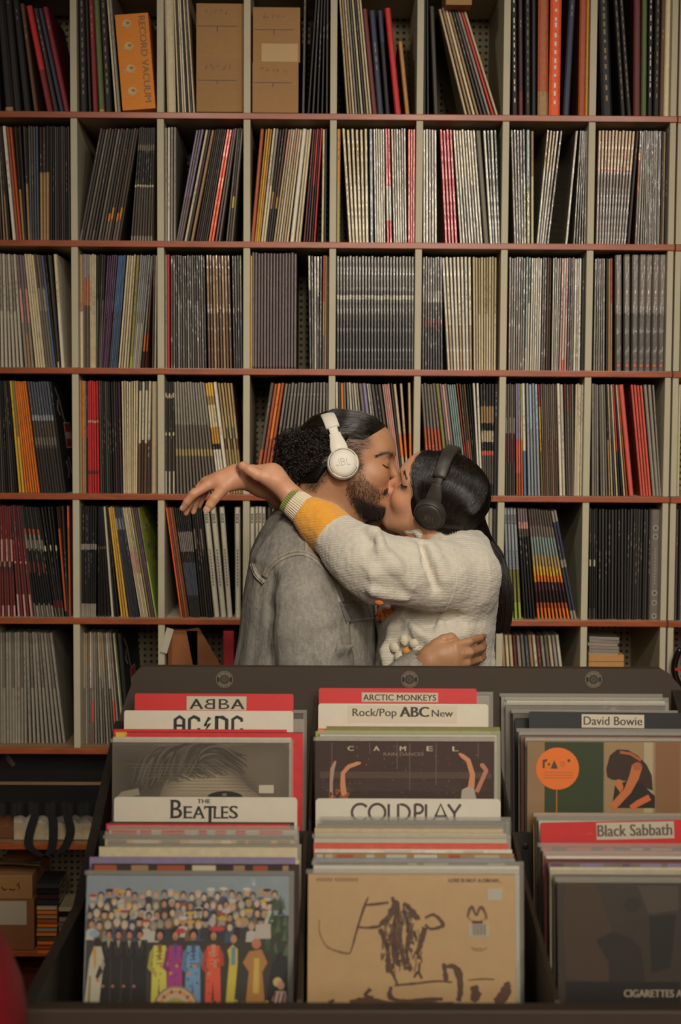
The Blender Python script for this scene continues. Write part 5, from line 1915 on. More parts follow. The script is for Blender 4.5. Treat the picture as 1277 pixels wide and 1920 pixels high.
def np_mesh(name, V, F, mats, parent=None, smooth=True):
    me = bpy.data.meshes.new(name)
    me.vertices.add(len(V))
    me.vertices.foreach_set('co', V.astype(np.float32).ravel())
    k = F.shape[1]
    me.loops.add(len(F) * k)
    me.loops.foreach_set('vertex_index', F.astype(np.int32).ravel())
    me.polygons.add(len(F))
    me.polygons.foreach_set('loop_start', np.arange(0, len(F) * k, k, dtype=np.int32))
    me.polygons.foreach_set('loop_total', np.full(len(F), k, np.int32))
    if smooth:
        me.polygons.foreach_set('use_smooth', np.ones(len(F), bool))
    for m in (mats if isinstance(mats, (list, tuple)) else [mats]):
        me.materials.append(m)
    me.update(calc_edges=True)
    o = bpy.data.objects.new(name, me)
    COL.objects.link(o)
    if parent is not None:
        o.parent = parent
        o.location = -Vector(parent.location)
    return o


def set_col(o, C):
    at = o.data.attributes.new('Col', 'FLOAT_COLOR', 'POINT')
    c4 = np.ones((len(C), 4), np.float32)
    c4[:, :3] = C
    at.data.foreach_set('color', c4.ravel())


def bvh_of(V, F):
    return BVHTree.FromPolygons([tuple(v) for v in V], [tuple(int(i) for i in f) for f in F])


def hit(bv, px, py):
    d = ray(px, py)
    loc, nor, i, dist = bv.ray_cast(Vector(CAM), Vector(d).normalized())
    return (None, None) if loc is None else (np.array(loc), np.array(nor))


def strands(name, paths, r, mats, parent=None, sides=3, taper=0.25, C=None):
    """many fine tubes of equal point count: paths (n, m, 3)"""
    paths = np.asarray(paths, float)
    n, m, _ = paths.shape
    T = np.gradient(paths, axis=1)
    T /= np.linalg.norm(T, axis=2, keepdims=True) + 1e-12
    ref = np.zeros_like(T)
    ref[..., 1] = 1.0
    ref[np.abs(T[..., 1]) > 0.9] = (1, 0, 0)
    A = np.cross(T, ref)
    A /= np.linalg.norm(A, axis=2, keepdims=True) + 1e-12
    Bv = np.cross(T, A)
    rr = np.asarray(r) * np.ones(n)
    prof = np.linspace(1, taper, m) ** 0.7
    V = np.zeros((n, m, sides, 3))
    for s_ in range(sides):
        an = 2 * math.pi * s_ / sides
        V[:, :, s_] = paths + (A * math.cos(an) + Bv * math.sin(an)) * (rr[:, None] * prof[None, :])[..., None]
    base = (np.arange(n) * m * sides)[:, None, None]
    i = np.arange(m - 1)[None, :, None] * sides
    k = np.arange(sides)[None, None, :]
    k2 = (k + 1) % sides
    F = np.stack([base + i + k, base + i + k2, base + i + sides + k2, base + i + sides + k], -1).reshape(-1, 4)
    o = np_mesh(name, V.reshape(-1, 3), F, mats, parent)
    if C is not None:
        set_col(o, np.repeat(C, m * sides, axis=0))
    return o


def smoothstep(a, b_, x):
    t = np.clip((x - a) / (b_ - a), 0, 1)
    return t * t * (3 - 2 * t)


def vnoise(P, sc, seed=0.0):
    """cheap smooth value noise from summed sines, about -1..1"""
    x, y, z = (P * sc).T
    s = seed
    return (np.sin(x * 1.7 + 1.3 * np.sin(y * 1.1 + s) + s) + np.sin(y * 1.9 + 1.1 * np.sin(z * 1.3 + 2 * s) + 1.7 * s) + np.sin(z * 1.5 + 1.2 * np.sin(x * 1.2 + 3 * s) + 0.6 * s)) / 3
# ------------------------------------------------------------------ materials of the figures
prn = random.Random(11)
nrg = np.random.default_rng(5)


def skin_mat():
    m = mat('skin', attr='Col', rough=0.46, var=0.07, vscale=55, bump=0.28, bscale=420, dist=0.0006, sss=0.18, spec=0.4)
    return m


MT['skin'] = skin_mat()


def denim():
    N = NT('faded_denim')
    tc = N.n('ShaderNodeTexCoord')
    base = N.n('ShaderNodeTexNoise', i_Scale=7.0, i_Detail=6.0, i_Roughness=0.7)
    N.l(tc.outputs['Object'], base.inputs['Vector'])
    mp = N.n('ShaderNodeMapping')
    mp.inputs['Scale'].default_value = (22, 22, 9)
    N.l(tc.outputs['Object'], mp.inputs['Vector'])
    st = N.n('ShaderNodeTexNoise', i_Scale=6.0, i_Detail=4.0, i_Roughness=0.7)
    N.l(mp.outputs['Vector'], st.inputs['Vector'])
    ad = N.n('ShaderNodeMath', operation='ADD')
    N.l(base.outputs['Fac'], ad.inputs[0])
    N.l(st.outputs['Fac'], ad.inputs[1])
    cr = N.n('ShaderNodeValToRGB')
    e = cr.color_ramp.elements
    e[0].position, e[0].color = 0.34, srgb(126, 121, 113)
    e[1].position, e[1].color = 0.66, srgb(166, 159, 148)
    hf = N.n('ShaderNodeMath', operation='MULTIPLY')
    hf.inputs[1].default_value = 0.5
    N.l(ad.outputs[0], hf.inputs[0])
    N.l(hf.outputs[0], cr.inputs['Fac'])
    sp = N.n('ShaderNodeTexNoise', i_Scale=170.0, i_Detail=4.0, i_Roughness=0.8)
    N.l(tc.outputs['Object'], sp.inputs['Vector'])
    sr = N.n('ShaderNodeMapRange')
    sr.inputs['From Min'].default_value, sr.inputs['From Max'].default_value = 0.3, 0.7
    sr.inputs['To Min'].default_value, sr.inputs['To Max'].default_value = 0.80, 1.16
    N.l(sp.outputs['Fac'], sr.inputs['Value'])
    m0 = N.n('ShaderNodeMix', data_type='RGBA', blend_type='MULTIPLY')
    m0.inputs['Factor'].default_value = 1.0
    N.l(cr.outputs['Color'], m0.inputs['A'])
    N.l(sr.outputs['Result'], m0.inputs['B'])
    at = N.n('ShaderNodeAttribute', attribute_name='Col')
    mx = N.n('ShaderNodeMix', data_type='RGBA', blend_type='MULTIPLY')
    mx.inputs['Factor'].default_value = 1.0
    N.l(m0.outputs['Result'], mx.inputs['A'])
    N.l(at.outputs['Color'], mx.inputs['B'])
    N.l(mx.outputs['Result'], N.b.inputs['Base Color'])
    N.b.inputs['Roughness'].default_value = 0.85
    N.b.inputs['Specular IOR Level'].default_value = 0.2
    wv = N.n('ShaderNodeTexWave', i_Scale=260.0, i_Distortion=1.5, i_Detail=2.0)
    wv.bands_direction = 'DIAGONAL'
    N.l(tc.outputs['Object'], wv.inputs['Vector'])
    b1 = N.n('ShaderNodeBump', i_Strength=0.35, i_Distance=0.0006)
    N.l(wv.outputs['Fac'], b1.inputs['Height'])
    cn = N.n('ShaderNodeTexNoise', i_Scale=26.0, i_Detail=5.0, i_Roughness=0.6, i_Distortion=1.2)
    N.l(tc.outputs['Object'], cn.inputs['Vector'])
    b2 = N.n('ShaderNodeBump', i_Strength=0.4, i_Distance=0.003)
    N.l(cn.outputs['Fac'], b2.inputs['Height'])
    N.l(b1.outputs['Normal'], b2.inputs['Normal'])
    N.l(b2.outputs['Normal'], N.b.inputs['Normal'])
    return N.m


MT['denim'] = denim()
MT['thread'] = mat('pale_stitching', (196, 184, 156), rough=0.8)


def knit(name, attr=True, col=None, scale=300.0, rib=False):
    N = NT(name)
    tc = N.n('ShaderNodeTexCoord')
    if attr:
        a = N.n('ShaderNodeAttribute', attribute_name='Col')
        c = a.outputs['Color']
    else:
        g = N.n('ShaderNodeRGB')
        g.outputs[0].default_value = pal(col)
        c = g.outputs[0]
    no = N.n('ShaderNodeTexNoise', i_Scale=90.0, i_Detail=5.0, i_Roughness=0.7)
    N.l(tc.outputs['Object'], no.inputs['Vector'])
    mr = N.n('ShaderNodeMapRange')
    mr.inputs['To Min'].default_value, mr.inputs['To Max'].default_value = 0.86, 1.1
    N.l(no.outputs['Fac'], mr.inputs['Value'])
    mx = N.n('ShaderNodeMix', data_type='RGBA', blend_type='MULTIPLY')
    mx.inputs['Factor'].default_value = 1.0
    N.l(c, mx.inputs['A'])
    N.l(mr.outputs['Result'], mx.inputs['B'])
    N.l(mx.outputs['Result'], N.b.inputs['Base Color'])
    N.b.inputs['Roughness'].default_value = 0.95
    N.b.inputs['Specular IOR Level'].default_value = 0.12
    N.b.inputs['Sheen Weight'].default_value = 0.25
    N.b.inputs['Sheen Roughness'].default_value = 0.6
    wv = N.n('ShaderNodeTexWave', i_Scale=scale * 0.32, i_Distortion=2.5, i_Detail=2.0, i_Detail_Scale=2.0)
    wv.bands_direction = 'Z'
    N.l(tc.outputs['Object'], wv.inputs['Vector'])
    b1 = N.n('ShaderNodeBump', i_Strength=0.45, i_Distance=0.0016)
    N.l(wv.outputs['Fac'], b1.inputs['Height'])
    fz = N.n('ShaderNodeTexNoise', i_Scale=330.0, i_Detail=3.0)
    N.l(tc.outputs['Object'], fz.inputs['Vector'])
    b2 = N.n('ShaderNodeBump', i_Strength=0.5, i_Distance=0.0012)
    N.l(fz.outputs['Fac'], b2.inputs['Height'])
    N.l(b1.outputs['Normal'], b2.inputs['Normal'])
    N.l(b2.outputs['Normal'], N.b.inputs['Normal'])
    return N.m


MT['knit'] = knit('cream_knit')
MT['hair'] = mat('black_hair', attr='Col', rough=0.30, spec=0.6)
MT['hairbase'] = mat('dark_hair_mass', (13, 9, 7), rough=0.6, bump=0.5, bscale=60, spec=0.2)
MT['trouser'] = mat('dark_trousers', (38, 40, 50), rough=0.85, var=0.1)
MT['shoe'] = mat('white_shoe', (196, 188, 170), rough=0.6)
MT['lash'] = mat('lash_black', (16, 11, 9), rough=0.6)
MT['nail'] = mat('nail', (206, 162, 136), rough=0.25)
MT['gold'] = mat('ring_metal', (196, 170, 110), rough=0.25, metal=1.0)
MT['wplast'] = mat('white_plastic', (214, 206, 190), rough=0.42, spec=0.4, var=0.02)
MT['bplast'] = mat('black_plastic', (54, 49, 43), rough=0.46, spec=0.45, var=0.04)
MT['cushw'] = mat('dark_ear_cushion', (26, 23, 21), rough=0.6)
MT['pgrey'] = mat('embossed_grey', (182, 174, 160), rough=0.5)

H = lambda r_, g_, b_: np.array(srgb(r_, g_, b_)[:3])
SK_M = H(180, 132, 97)
SK_W = H(206, 153, 119)

# ------------------------------------------------------------------ heads
YM_ = 3.11                                # middle plane of the man
HM = Frame((1, 0, 0), R(-5), R(-10), R(2), 1.0, (0.099, 0, 0.02), W(737.5, 853, YM_))
HW_ = Frame((-1, 0, 0), R(29), R(-17), R(-9), 0.935, (0.096, 0, 0.02), W(758.5, 880, YM_ - 0.052))


def head_ops(fr, male):
    E = lambda c, r: Ell(c, r, fr)
    C = lambda a, b_, r1, r2: FCap(fr, a, b_, r1, r2)
    o = [('u', E((-0.004, 0, 0.028), (0.098, 0.076, 0.075)), 0), ('u', E((0.034, 0, 0.0), (0.062, 0.063, 0.080)), 0.02),
         ('u', E((0.046, 0, 0.036), (0.050, 0.057, 0.046)), 0.02),
         ('u', E((0.045, 0, -0.062), (0.046, 0.047, 0.046)), 0.03)]
    for s_ in (-1, 1):
        o += [('u', C((0.010, 0.054 * s_, -0.055), (0.062, 0.024 * s_, -0.102), 0.016, 0.015), 0.03),
              ('u', E((0.062, 0.040 * s_, -0.034), (0.024, 0.022, 0.021)), 0.025)]
    ch = 0.084 if male else 0.078
    o += [('u', E((ch - 0.003, 0, -0.103), (0.019, 0.023 if male else 0.018, 0.017)), 0.022),
          ('u', C((0.084, -0.016, 0.021), (0.070, -0.046, 0.019), 0.013, 0.010), 0.02), ('u', C((0.084, 0.016, 0.021), (0.070, 0.046, 0.019), 0.013, 0.010), 0.02),
          ('u', E((0.078, 0, -0.072), (0.022, 0.030, 0.026)), 0.02)]
    for s_ in (-1, 1):                    # eye hollows, closed lids
        o += [('s', E((0.106, 0.034 * s_, -0.001), (0.020, 0.020, 0.014)), 0.014),
              ('u', E((0.0755, 0.033 * s_, -0.004), (0.0145, 0.0165, 0.0135)), 0.004)]
    # nose
    nt = (0.117, 0, -0.040) if male else (0.1135, 0, -0.036)
    o += [('u', C((0.090, 0, 0.006), nt, 0.0075, 0.0095 if male else 0.0085), 0.010),
          ('u', E((nt[0] - 0.002, 0, nt[2] - 0.003), (0.0095, 0.0105, 0.0085)), 0.008)]
    for s_ in (-1, 1):
        o += [('u', E((nt[0] - 0.0145, 0.0125 * s_, nt[2] - 0.0075), (0.0105, 0.0068, 0.0075)), 0.006),
              ('s', E((nt[0] - 0.009, 0.0070 * s_, nt[2] - 0.0145), (0.005, 0.0032, 0.004)), 0.003)]
    o += [('u', C((0.102, 0, -0.050), (0.0985, 0, -0.062), 0.006, 0.005), 0.008)]
    # lips
    o += [('u', E((0.0955, 0, -0.0685), (0.0085, 0.023, 0.0058)), 0.005), ('u', E((0.0945, 0, -0.0805), (0.0085, 0.019, 0.0068)), 0.005),
          ('s', Cap(fr.w((0.1035, -0.018, -0.0745)), fr.w((0.1035, 0.018, -0.0745)), 0.0022, 0.0022), 0.003)]
    for s_ in (-1, 1):
        o += [('u', E((-0.010, 0.076 * s_, -0.022), (0.019, 0.009, 0.031)), 0.006)]
    return o


def P3(x, y, Y):
    return W(x, y, Y)


def chain(pts, k=0.004, kf=None):
    """fingers and limbs: (px, py, Y, r) points to capsules"""
    out = []
    for i in range(len(pts) - 1):
        a, b_ = pts[i], pts[i + 1]
        out.append(('u', Cap(P3(*a[:3]), P3(*b_[:3]), a[3], b_[3]), (k if i or kf is None else kf)))
    return out


# ================================================================== the man
man = empty('person', 'bearded man with a curly hair bun in a faded grey denim jacket, kissing the woman', 'person', (W(575, 1100, YM_)[0], YM_, 0))
ops = head_ops(HM, True)
# neck and hidden trunk, legs
ops += [('u', Cap(HM.w((-0.030, 0, -0.045)), P3(590, 985, YM_ + .01), 0.062, 0.070), 0.03),
        ('u', Cap(HM.w((0.025, 0, -0.075)), P3(618, 990, YM_), 0.045, 0.055), 0.03),
        ('u', Cap(P3(588, 1010, YM_), P3(583, 1075, YM_), 0.085, 0.105, 1.5), 0.03),
        ('u', Cap(P3(583, 1075, YM_), P3(574, 1330, YM_), 0.108, 0.122, 1.35), 0.03)]
wx, wz = P3(574, 1330, YM_)[0], P3(574, 1330, YM_)[2]
for sy in (-1, 1):
    hip, knee, ank = (wx, YM_ + .085 * sy, wz - .06), (wx + .015, YM_ + .095 * sy, 0.50), (wx - .02, YM_ + .10 * sy, 0.09)
    ops += [('u', Cap(hip, knee, 0.088, 0.060), 0.03), ('u', Cap(knee, ank, 0.058, 0.040), 0.02), ('u', Cap(ank, (wx + .16, YM_ + .12 * sy, 0.035), 0.042, 0.030), 0.02)]
# near arm, inside its sleeve, and the hand on her waist
arm = [(572, 1098, 2.960, .044), (590, 1210, 2.93, .047), (612, 1345, 2.90, .042), (700, 1322, 2.865, .036), (774, 1264, 2.852, .026)]
ops += chain(arm, 0.02)
hand = [[(774, 1264, 2.852, .0245), (792, 1250, 2.850, .024), (806, 1236, 2.846, .024), (828, 1226, 2.838, .021)],
        [(806, 1230, 2.842, .016), (853, 1212, 2.832, .0110), (880, 1203.5, 2.840, .0088), (899, 1197, 2.885, .0082), (907, 1193.5, 2.930, .0072)],
        [(808, 1238, 2.838, .018), (855, 1229, 2.828, .0112), (882, 1223, 2.834, .0090), (902, 1217, 2.885, .0084), (909, 1214.5, 2.93, .0074)],
        [(806, 1244, 2.838, .018), (852, 1244, 2.830, .0108), (878, 1241, 2.838, .0086), (899, 1236, 2.885, .0080), (907, 1234, 2.925, .0072)],
        [(806, 1250, 2.842, .016), (846, 1254, 2.836, .0105), (868, 1251, 2.845, .0088), (886, 1247, 2.885, .0078), (894, 1246, 2.915, .0070)],
        [(803, 1229, 2.846, .015), (817, 1210, 2.843, .0125), (832, 1199.5, 2.843, .0112), (846, 1195.5, 2.846, .0102), (855, 1202, 2.848, .0084)]]
for q, f in enumerate(hand):
    ops += chain(f, 0.0020, 0.012)
# far arm around her back
ops += chain([(575, 1085, 3.30, .05), (640, 1200, 3.36, .045), (760, 1190, 3.33, .038)], 0.02)


P_BEARD = [(652, 912), (666, 899), (690, 905), (708, 914), (716, 926), (714, 934), (708, 942), (722, 952), (722, 964), (714, 972), (694, 973), (680, 964), (668, 952), (655, 934)]
P_CHIN = [(682, 951), (698, 947), (712, 951), (726, 953), (724, 966), (714, 974), (694, 975), (684, 967)]
P_JAW = [(664, 932), (682, 938), (700, 950), (698, 973), (680, 966), (668, 952)]
P_SIDE = [(660, 862), (676, 868), (690, 906), (668, 902), (652, 914), (655, 890)]
P_MUS = [(717, 926), (721, 919), (731, 914), (734, 918), (728, 925), (720, 930)]
P_FADE = [(640, 826), (660, 808), (682, 800), (698, 820), (698, 836), (681, 846), (677, 862), (682, 880), (664, 880), (655, 846)]
P_NAPE = [(572, 914), (598, 884), (614, 862), (622, 884), (606, 905), (590, 922)]


def man_col(V):
    L = HM.l(V)
    C = np.tile(SK_M, (len(V), 1))
    x, y, z = L.T
    hd = (z > -0.135) & (np.abs(y) < 0.11) & (x > -0.12) & (x < 0.14)
    n1 = vnoise(V, 160, 1.0) * 0.5 + 0.5
    # rosy cheeks, nose and lips
    rose = np.exp(-(((x - 0.075) / 0.03) ** 2 + ((np.abs(y) - 0.04) / 0.03) ** 2 + ((z + 0.03) / 0.028) ** 2)) * 0.35 + np.exp(-(((x - 0.112) / 0.016) ** 2 + (z + 0.04) ** 2 / 0.0004)) * 0.3
    C = C * (1 - rose[:, None] * np.array([0.05, 0.25, 0.28])[None, :])
    lip = smoothstep(0.0895, 0.095, x) * np.exp(-((z + 0.075) / 0.010) ** 4) * (np.abs(y) < 0.024) * hd
    C = C + (H(168, 92, 76) - C) * (0.75 * lip)[:, None]
    # shaved sides, beard shadow: drawn on the near half of the face, mirrored on the other
    px = proj(HM.w(np.stack([x, -np.abs(y), z], -1)))
    fade = np.clip((polymask(px, P_FADE, 20) + polymask(px, P_NAPE, 16)) * (0.75 + 0.25 * n1), 0, 1) * hd
    C = C + (H(70, 48, 35) - C) * (0.62 * fade)[:, None]
    bd = np.clip(polymask(px, P_BEARD, 16) + 0.8 * polymask(px, P_SIDE, 16), 0, 1) * (0.8 + 0.2 * n1) * hd
    C = C + (H(112, 74, 50) - C) * (0.52 * bd)[:, None]
    chin = np.clip(polymask(px, P_CHIN, 22) + 0.5 * polymask(px, P_JAW, 16) + polymask(px, P_MUS, 3), 0, 1) * hd
    C = C + (H(34, 22, 16) - C) * (0.88 * chin)[:, None]
    # knuckles of the hand a touch pinker
    return np.clip(C, 0, 1)


MLO, MHI = np.array([W(430, 1000, 3.4)[0] - 0.02, 2.80, 0.0]), np.array([W(925, 1000, 2.9)[0], 3.42, HM.w((0, 0, 0.125))[2] + 0.01])
man_body, MV, MF = sdf_mesh('body', ops, MLO, MHI, 0.0024, MT['skin'], man, coarse_below=1.16, color=man_col)
man_bvh = bvh_of(MV, MF)

# --- his denim jacket
jk = [('u', Cap(P3(592, 975, YM_ + .01), P3(590, 1000, YM_ + .01), 0.072, 0.092, 1.15), 0.0),
      ('u', Cap(P3(590, 1005, YM_), P3(582, 1055, YM_), 0.098, 0.122, 1.4), 0.03),
      ('u', Cap(P3(582, 1055, YM_), P3(578, 1150, YM_), 0.124, 0.137, 1.36), 0.04),
      ('u', Cap(P3(578, 1150, YM_), P3(574, 1250, YM_), 0.137, 0.149, 1.32), 0.04),
      ('u', Cap(P3(574, 1250, YM_), P3(573, 1345, YM_), 0.149, 0.150, 1.3), 0.04)]
# collar round the neck
for a0_, a1_ in [(q, q + 1) for q in range(10)]:
    def cp(q):
        an = R(60 + q * 24)
        return W(588, 962, YM_ + .01) + np.array([0.078 * math.cos(an), 0.088 * math.sin(an), 0.012 - 0.030 * math.cos(an)])
    jk.append(('u', Cap(cp(a0_), cp(a1_), 0.017, 0.017), 0.012))
# sleeves
slv = [(574, 1098, 2.955, .066), (574, 1128, 2.945, .072), (582, 1180, 2.935, .082), (591, 1240, 2.925, .080), (612, 1345, 2.90, .066)]
jk += [(o_, p_, 0.012 if i else 0.010) for i, (o_, p_, k_) in enumerate(chain(slv))]
jk += [(o_, p_, 0.03) for o_, p_, k_ in chain([(612, 1345, 2.90, .064), (700, 1322, 2.87, .050), (762, 1274, 2.855, .039), (800, 1243, 2.849, .0345)])]
jk += [('s', Cap(P3(803, 1241, 2.847), P3(845, 1212, 2.835), 0.031, 0.034), 0.004)]
jk += [(o_, p_, 0.04) for o_, p_, k_ in chain([(580, 1085, 3.29, .078), (640, 1200, 3.36, .070), (760, 1195, 3.33, .055)])]
# opening at the neck
jk += [('s', Cap(P3(615, 940, YM_), P3(598, 985, YM_), 0.066, 0.066, 1.08), 0.008),
       ('s', Cap(P3(680, 965, YM_ - .0), P3(640, 1010, YM_), 0.07, 0.05, 1.0), 0.01)]
# cloth folds: raised ridges down the sleeve, hollows at the arm pit and elbow
fold = lambda pts, r_, k_: [(('u' if r_ > 0 else 's'), Cap(P3(*a) + np.array((0, .004, 0)), P3(*b_) + np.array((0, .004, 0)), abs(r_) * .6, abs(r_) * .5), k_ * 1.8) for a, b_ in zip(pts[:-1], pts[1:])]
jk += fold([(600, 1232, 2.842), (635, 1215, 2.852), (660, 1212, 2.874)], 0.010, 0.014)
jk += fold([(605, 1190, 2.843), (640, 1180, 2.860), (655, 1172, 2.886)], -0.005, 0.014)
jk += fold([(610, 1226, 2.838), (650, 1203, 2.868)], -0.004, 0.012)
jk += fold([(506, 1095, 2.930), (502, 1140, 2.925), (500, 1185, 2.915)], -0.010, 0.018)
jk += fold([(655, 1130, 2.935), (668, 1180, 2.93), (672, 1245, 2.925)], -0.007, 0.016)


def jk_disp(P):
    return 0.0009 * vnoise(P * np.array([1, 1, 0.45]), 95, 0.3) + 0.0005 * vnoise(P, 210, 1.9) + 0.0030 * vnoise(P * np.array([1, 1, 0.28]), 52, 2.2)


def jk_col(V):
    return np.ones((len(V), 3)) * (1.0 + 0.05 * vnoise(V, 30, 1.0)[:, None])


jacket, JV, JF = sdf_mesh('jacket', jk, MLO - 0.03, np.array([W(830, 1000, 2.85)[0] + .02, 3.44, P3(590, 925, 3.1)[2]]), 0.0026, MT['denim'], man, disp=jk_disp, coarse_below=1.16, color=jk_col)
jk_bvh = bvh_of(JV, JF)


def on_surface(bv, pts, off, m):
    """polyline of photo points laid on a surface"""
    P2 = bez([(a, b_, 0) for a, b_ in pts], m)
    out = []
    for q in P2:
        h_, n_ = hit(bv, q[0], q[1])
        if h_ is None:
            continue
        dvec = (CAM - h_) / np.linalg.norm(CAM - h_)
        n_ = n_ if n_ @ dvec > 0 else -n_
        out.append(h_ + (0.5 * n_ + 0.5 * dvec) * off)
    return out


def seam(name, lines, w_, bv, parent, mtl, off=0.0004, stitch=True):
    mb = MB()
    for pts in lines:
        P_ = on_surface(bv, pts, off, 40)
        if len(P_) < 4:
            continue
        if stitch:
            for i in range(0, len(P_) - 1, 1):
                a, b_ = P_[i], P_[i] + (P_[i + 1] - P_[i]) * 0.7
                mb.tube([a, b_], w_, 4)
        else:
            mb.tube(P_, w_, 6, tuple(CRM) + (1,) if mtl is MT['knit'] else (1.22, 1.19, 1.14, 1))
    if not mb.v:
        return None
    o = mb.build(name, mtl, parent, smooth=True)
    if parent.parent is None:
        o.location = -Vector(parent.location)
    return o


def para(pts, d):
    out = []
    for i, p in enumerate(pts):
        a, b_ = pts[max(0, i - 1)], pts[min(len(pts) - 1, i + 1)]
        t = np.array([b_[0] - a[0], b_[1] - a[1]], float)
        t /= np.linalg.norm(t)
        out.append((p[0] - t[1] * d, p[1] + t[0] * d))
    return out


arm_seam = [(499, 1083), (508, 1066), (528, 1049), (552, 1040), (575, 1042), (597, 1057), (618, 1085), (631, 1112), (637, 1130)]
sh_seam = [(575, 1042), (574, 1022), (573, 1005)]
yoke = [(474, 1058), (482, 1078), (496, 1092)]
back_seam = [(496, 1095), (486, 1115), (481, 1140)]
seam('welt_seam', [arm_seam, para(arm_seam, -6)], 0.0036, jk_bvh, jacket, MT['denim'], 0.0012, False)
seam('welt_seam', [sh_seam], 0.0036, jk_bvh, jacket, MT['denim'], 0.0012, False)
seam('welt_seam', [yoke, para(yoke, 3)], 0.0034, jk_bvh, jacket, MT['denim'], 0.0012, False)
seam('stitching', [para(arm_seam, -3), para(arm_seam, -7.5), para(sh_seam, 3), para(sh_seam, -4), para(yoke, 3), para(yoke, -3), back_seam], 0.0008, jk_bvh, jacket, MT['thread'], 0.0012)


def patch(name, corners, nu, nv, bv, off, th, mats, parent, col=(1, 1, 1, 1), loc=True):
    """a stitched-on piece following the surface: corners tl, tr, br, bl in the photo"""
    tl, tr, br, bl = [np.array(c, float) for c in corners]
    G = []
    last = 3.0
    for i in range(nu + 1):
        row = []
        u = i / nu
        for j in range(nv + 1):
            v_ = j / nv
            p = (tl * (1 - v_) + tr * v_) * (1 - u) + (bl * (1 - v_) + br * v_) * u
            h_, n_ = hit(bv, p[0], p[1])
            if h_ is None:
                h_ = W(p[0], p[1], last)
            last = h_[1]
            dvec = (CAM - h_) / np.linalg.norm(CAM - h_)
            row.append(h_ + dvec * off)
        G.append(row)
    mb = MB()
    mb.grid([[p + (CAM - p) / np.linalg.norm(CAM - p) * th for p in row] for row in G], col)
    rim = G[0] + [r_[-1] for r_ in G[1:]] + G[-1][::-1][1:] + [r_[0] for r_ in G[::-1]][1:]
    mb.grid([[p - (CAM - p) / np.linalg.norm(CAM - p) * 0.004, p + (CAM - p) / np.linalg.norm(CAM - p) * th] for p in rim], col)
    o = mb.build(name, mats, parent, smooth=True)
    if loc and parent.parent is None:
        o.location = -Vector(parent.location)
    return o


flap = patch('pocket_flap', ((638, 1133), (689, 1126), (702, 1163), (650, 1169)), 8, 10, jk_bvh, 0.002, 0.004, MT['denim'], jacket, (0.74, 0.75, 0.80, 1))
seam('stitching', [[(640, 1136), (664, 1132), (688, 1130)], [(651, 1164), (676, 1161), (699, 1158)], [(686, 1130), (698, 1160)]], 0.0006, jk_bvh, jacket, MT['thread'], 0.0075)

# trousers and shoes below the bin's rim
tr = [('u', Cap((wx, YM_, wz), (wx, YM_, wz - .07), 0.128, 0.12, 1.25), 0)]
sho = []
for sy in (-1, 1):
    tr += [('u', Cap((wx, YM_ + .085 * sy, wz - .06), (wx + .015, YM_ + .095 * sy, 0.50), 0.102, 0.080), 0.03), ('u', Cap((wx + .015, YM_ + .095 * sy, 0.50), (wx - .02, YM_ + .10 * sy, 0.10), 0.080, 0.066), 0.03)]
sdf_mesh('trousers', tr, np.array([wx - .2, YM_ - .26, 0.06]), np.array([wx + .25, YM_ + .26, wz + .08]), 0.012, MT['trouser'], man)
for sy in (-1, 1):
    so, _, _ = sdf_mesh('shoe', [('u', Cap((wx - .035, YM_ + .102 * sy, 0.056), (wx + .165, YM_ + .122 * sy, 0.046), 0.055, 0.045), 0), ('u', Cap((wx - .03, YM_ + .102 * sy, 0.10), (wx + .03, YM_ + .11 * sy, .075), 0.053, 0.05), 0.02)],
                        np.array([wx - .11, YM_ - .22, 0.0]), np.array([wx + .24, YM_ + .22, .17]), 0.008, MT['shoe'], man)

# ================================================================== the woman
YW = 3.085
woman = empty('person', 'woman in a cream knitted sweater with long black hair, arms round the man, kissing him', 'person', (W(830, 1100, YW)[0], YW, 0))
ops = head_ops(HW_, False)
ops += [('u', Cap(HW_.w((-0.030, 0, -0.050)), P3(838, 1020, YW), 0.050, 0.054), 0.03),
        ('u', Cap(HW_.w((0.020, 0, -0.075)), P3(822, 1020, YW), 0.036, 0.045), 0.03),
        ('u', Cap(P3(832, 1035, YW), P3(818, 1180, YW), 0.080, 0.090, 1.35), 0.03),
        ('u', Cap(P3(818, 1180, YW), P3(814, 1330, YW), 0.088, 0.105, 1.3), 0.03)]
vx, vz = P3(814, 1330, YW)[0], P3(814, 1330, YW)[2]
for sy in (-1, 1):
    hip, knee, ank = (vx, YW + .075 * sy, vz - .05), (vx - .01, YW + .085 * sy, 0.46), (vx + .02, YW + .085 * sy, 0.08)
    ops += [('u', Cap(hip, knee, 0.085, 0.054), 0.03), ('u', Cap(knee, ank, 0.052, 0.034), 0.02), ('u', Cap(ank, (vx - .14, YW + .10 * sy, 0.03), 0.036, 0.026), 0.02)]
ops += chain([(868, 1078, 2.955, .05), (790, 1078, 2.895, .044), (708, 1062, 2.865, .040), (640, 1010, 2.925, .032), (585, 966, 2.965, .0265), (549, 934, 2.985, .0225)], 0.02)
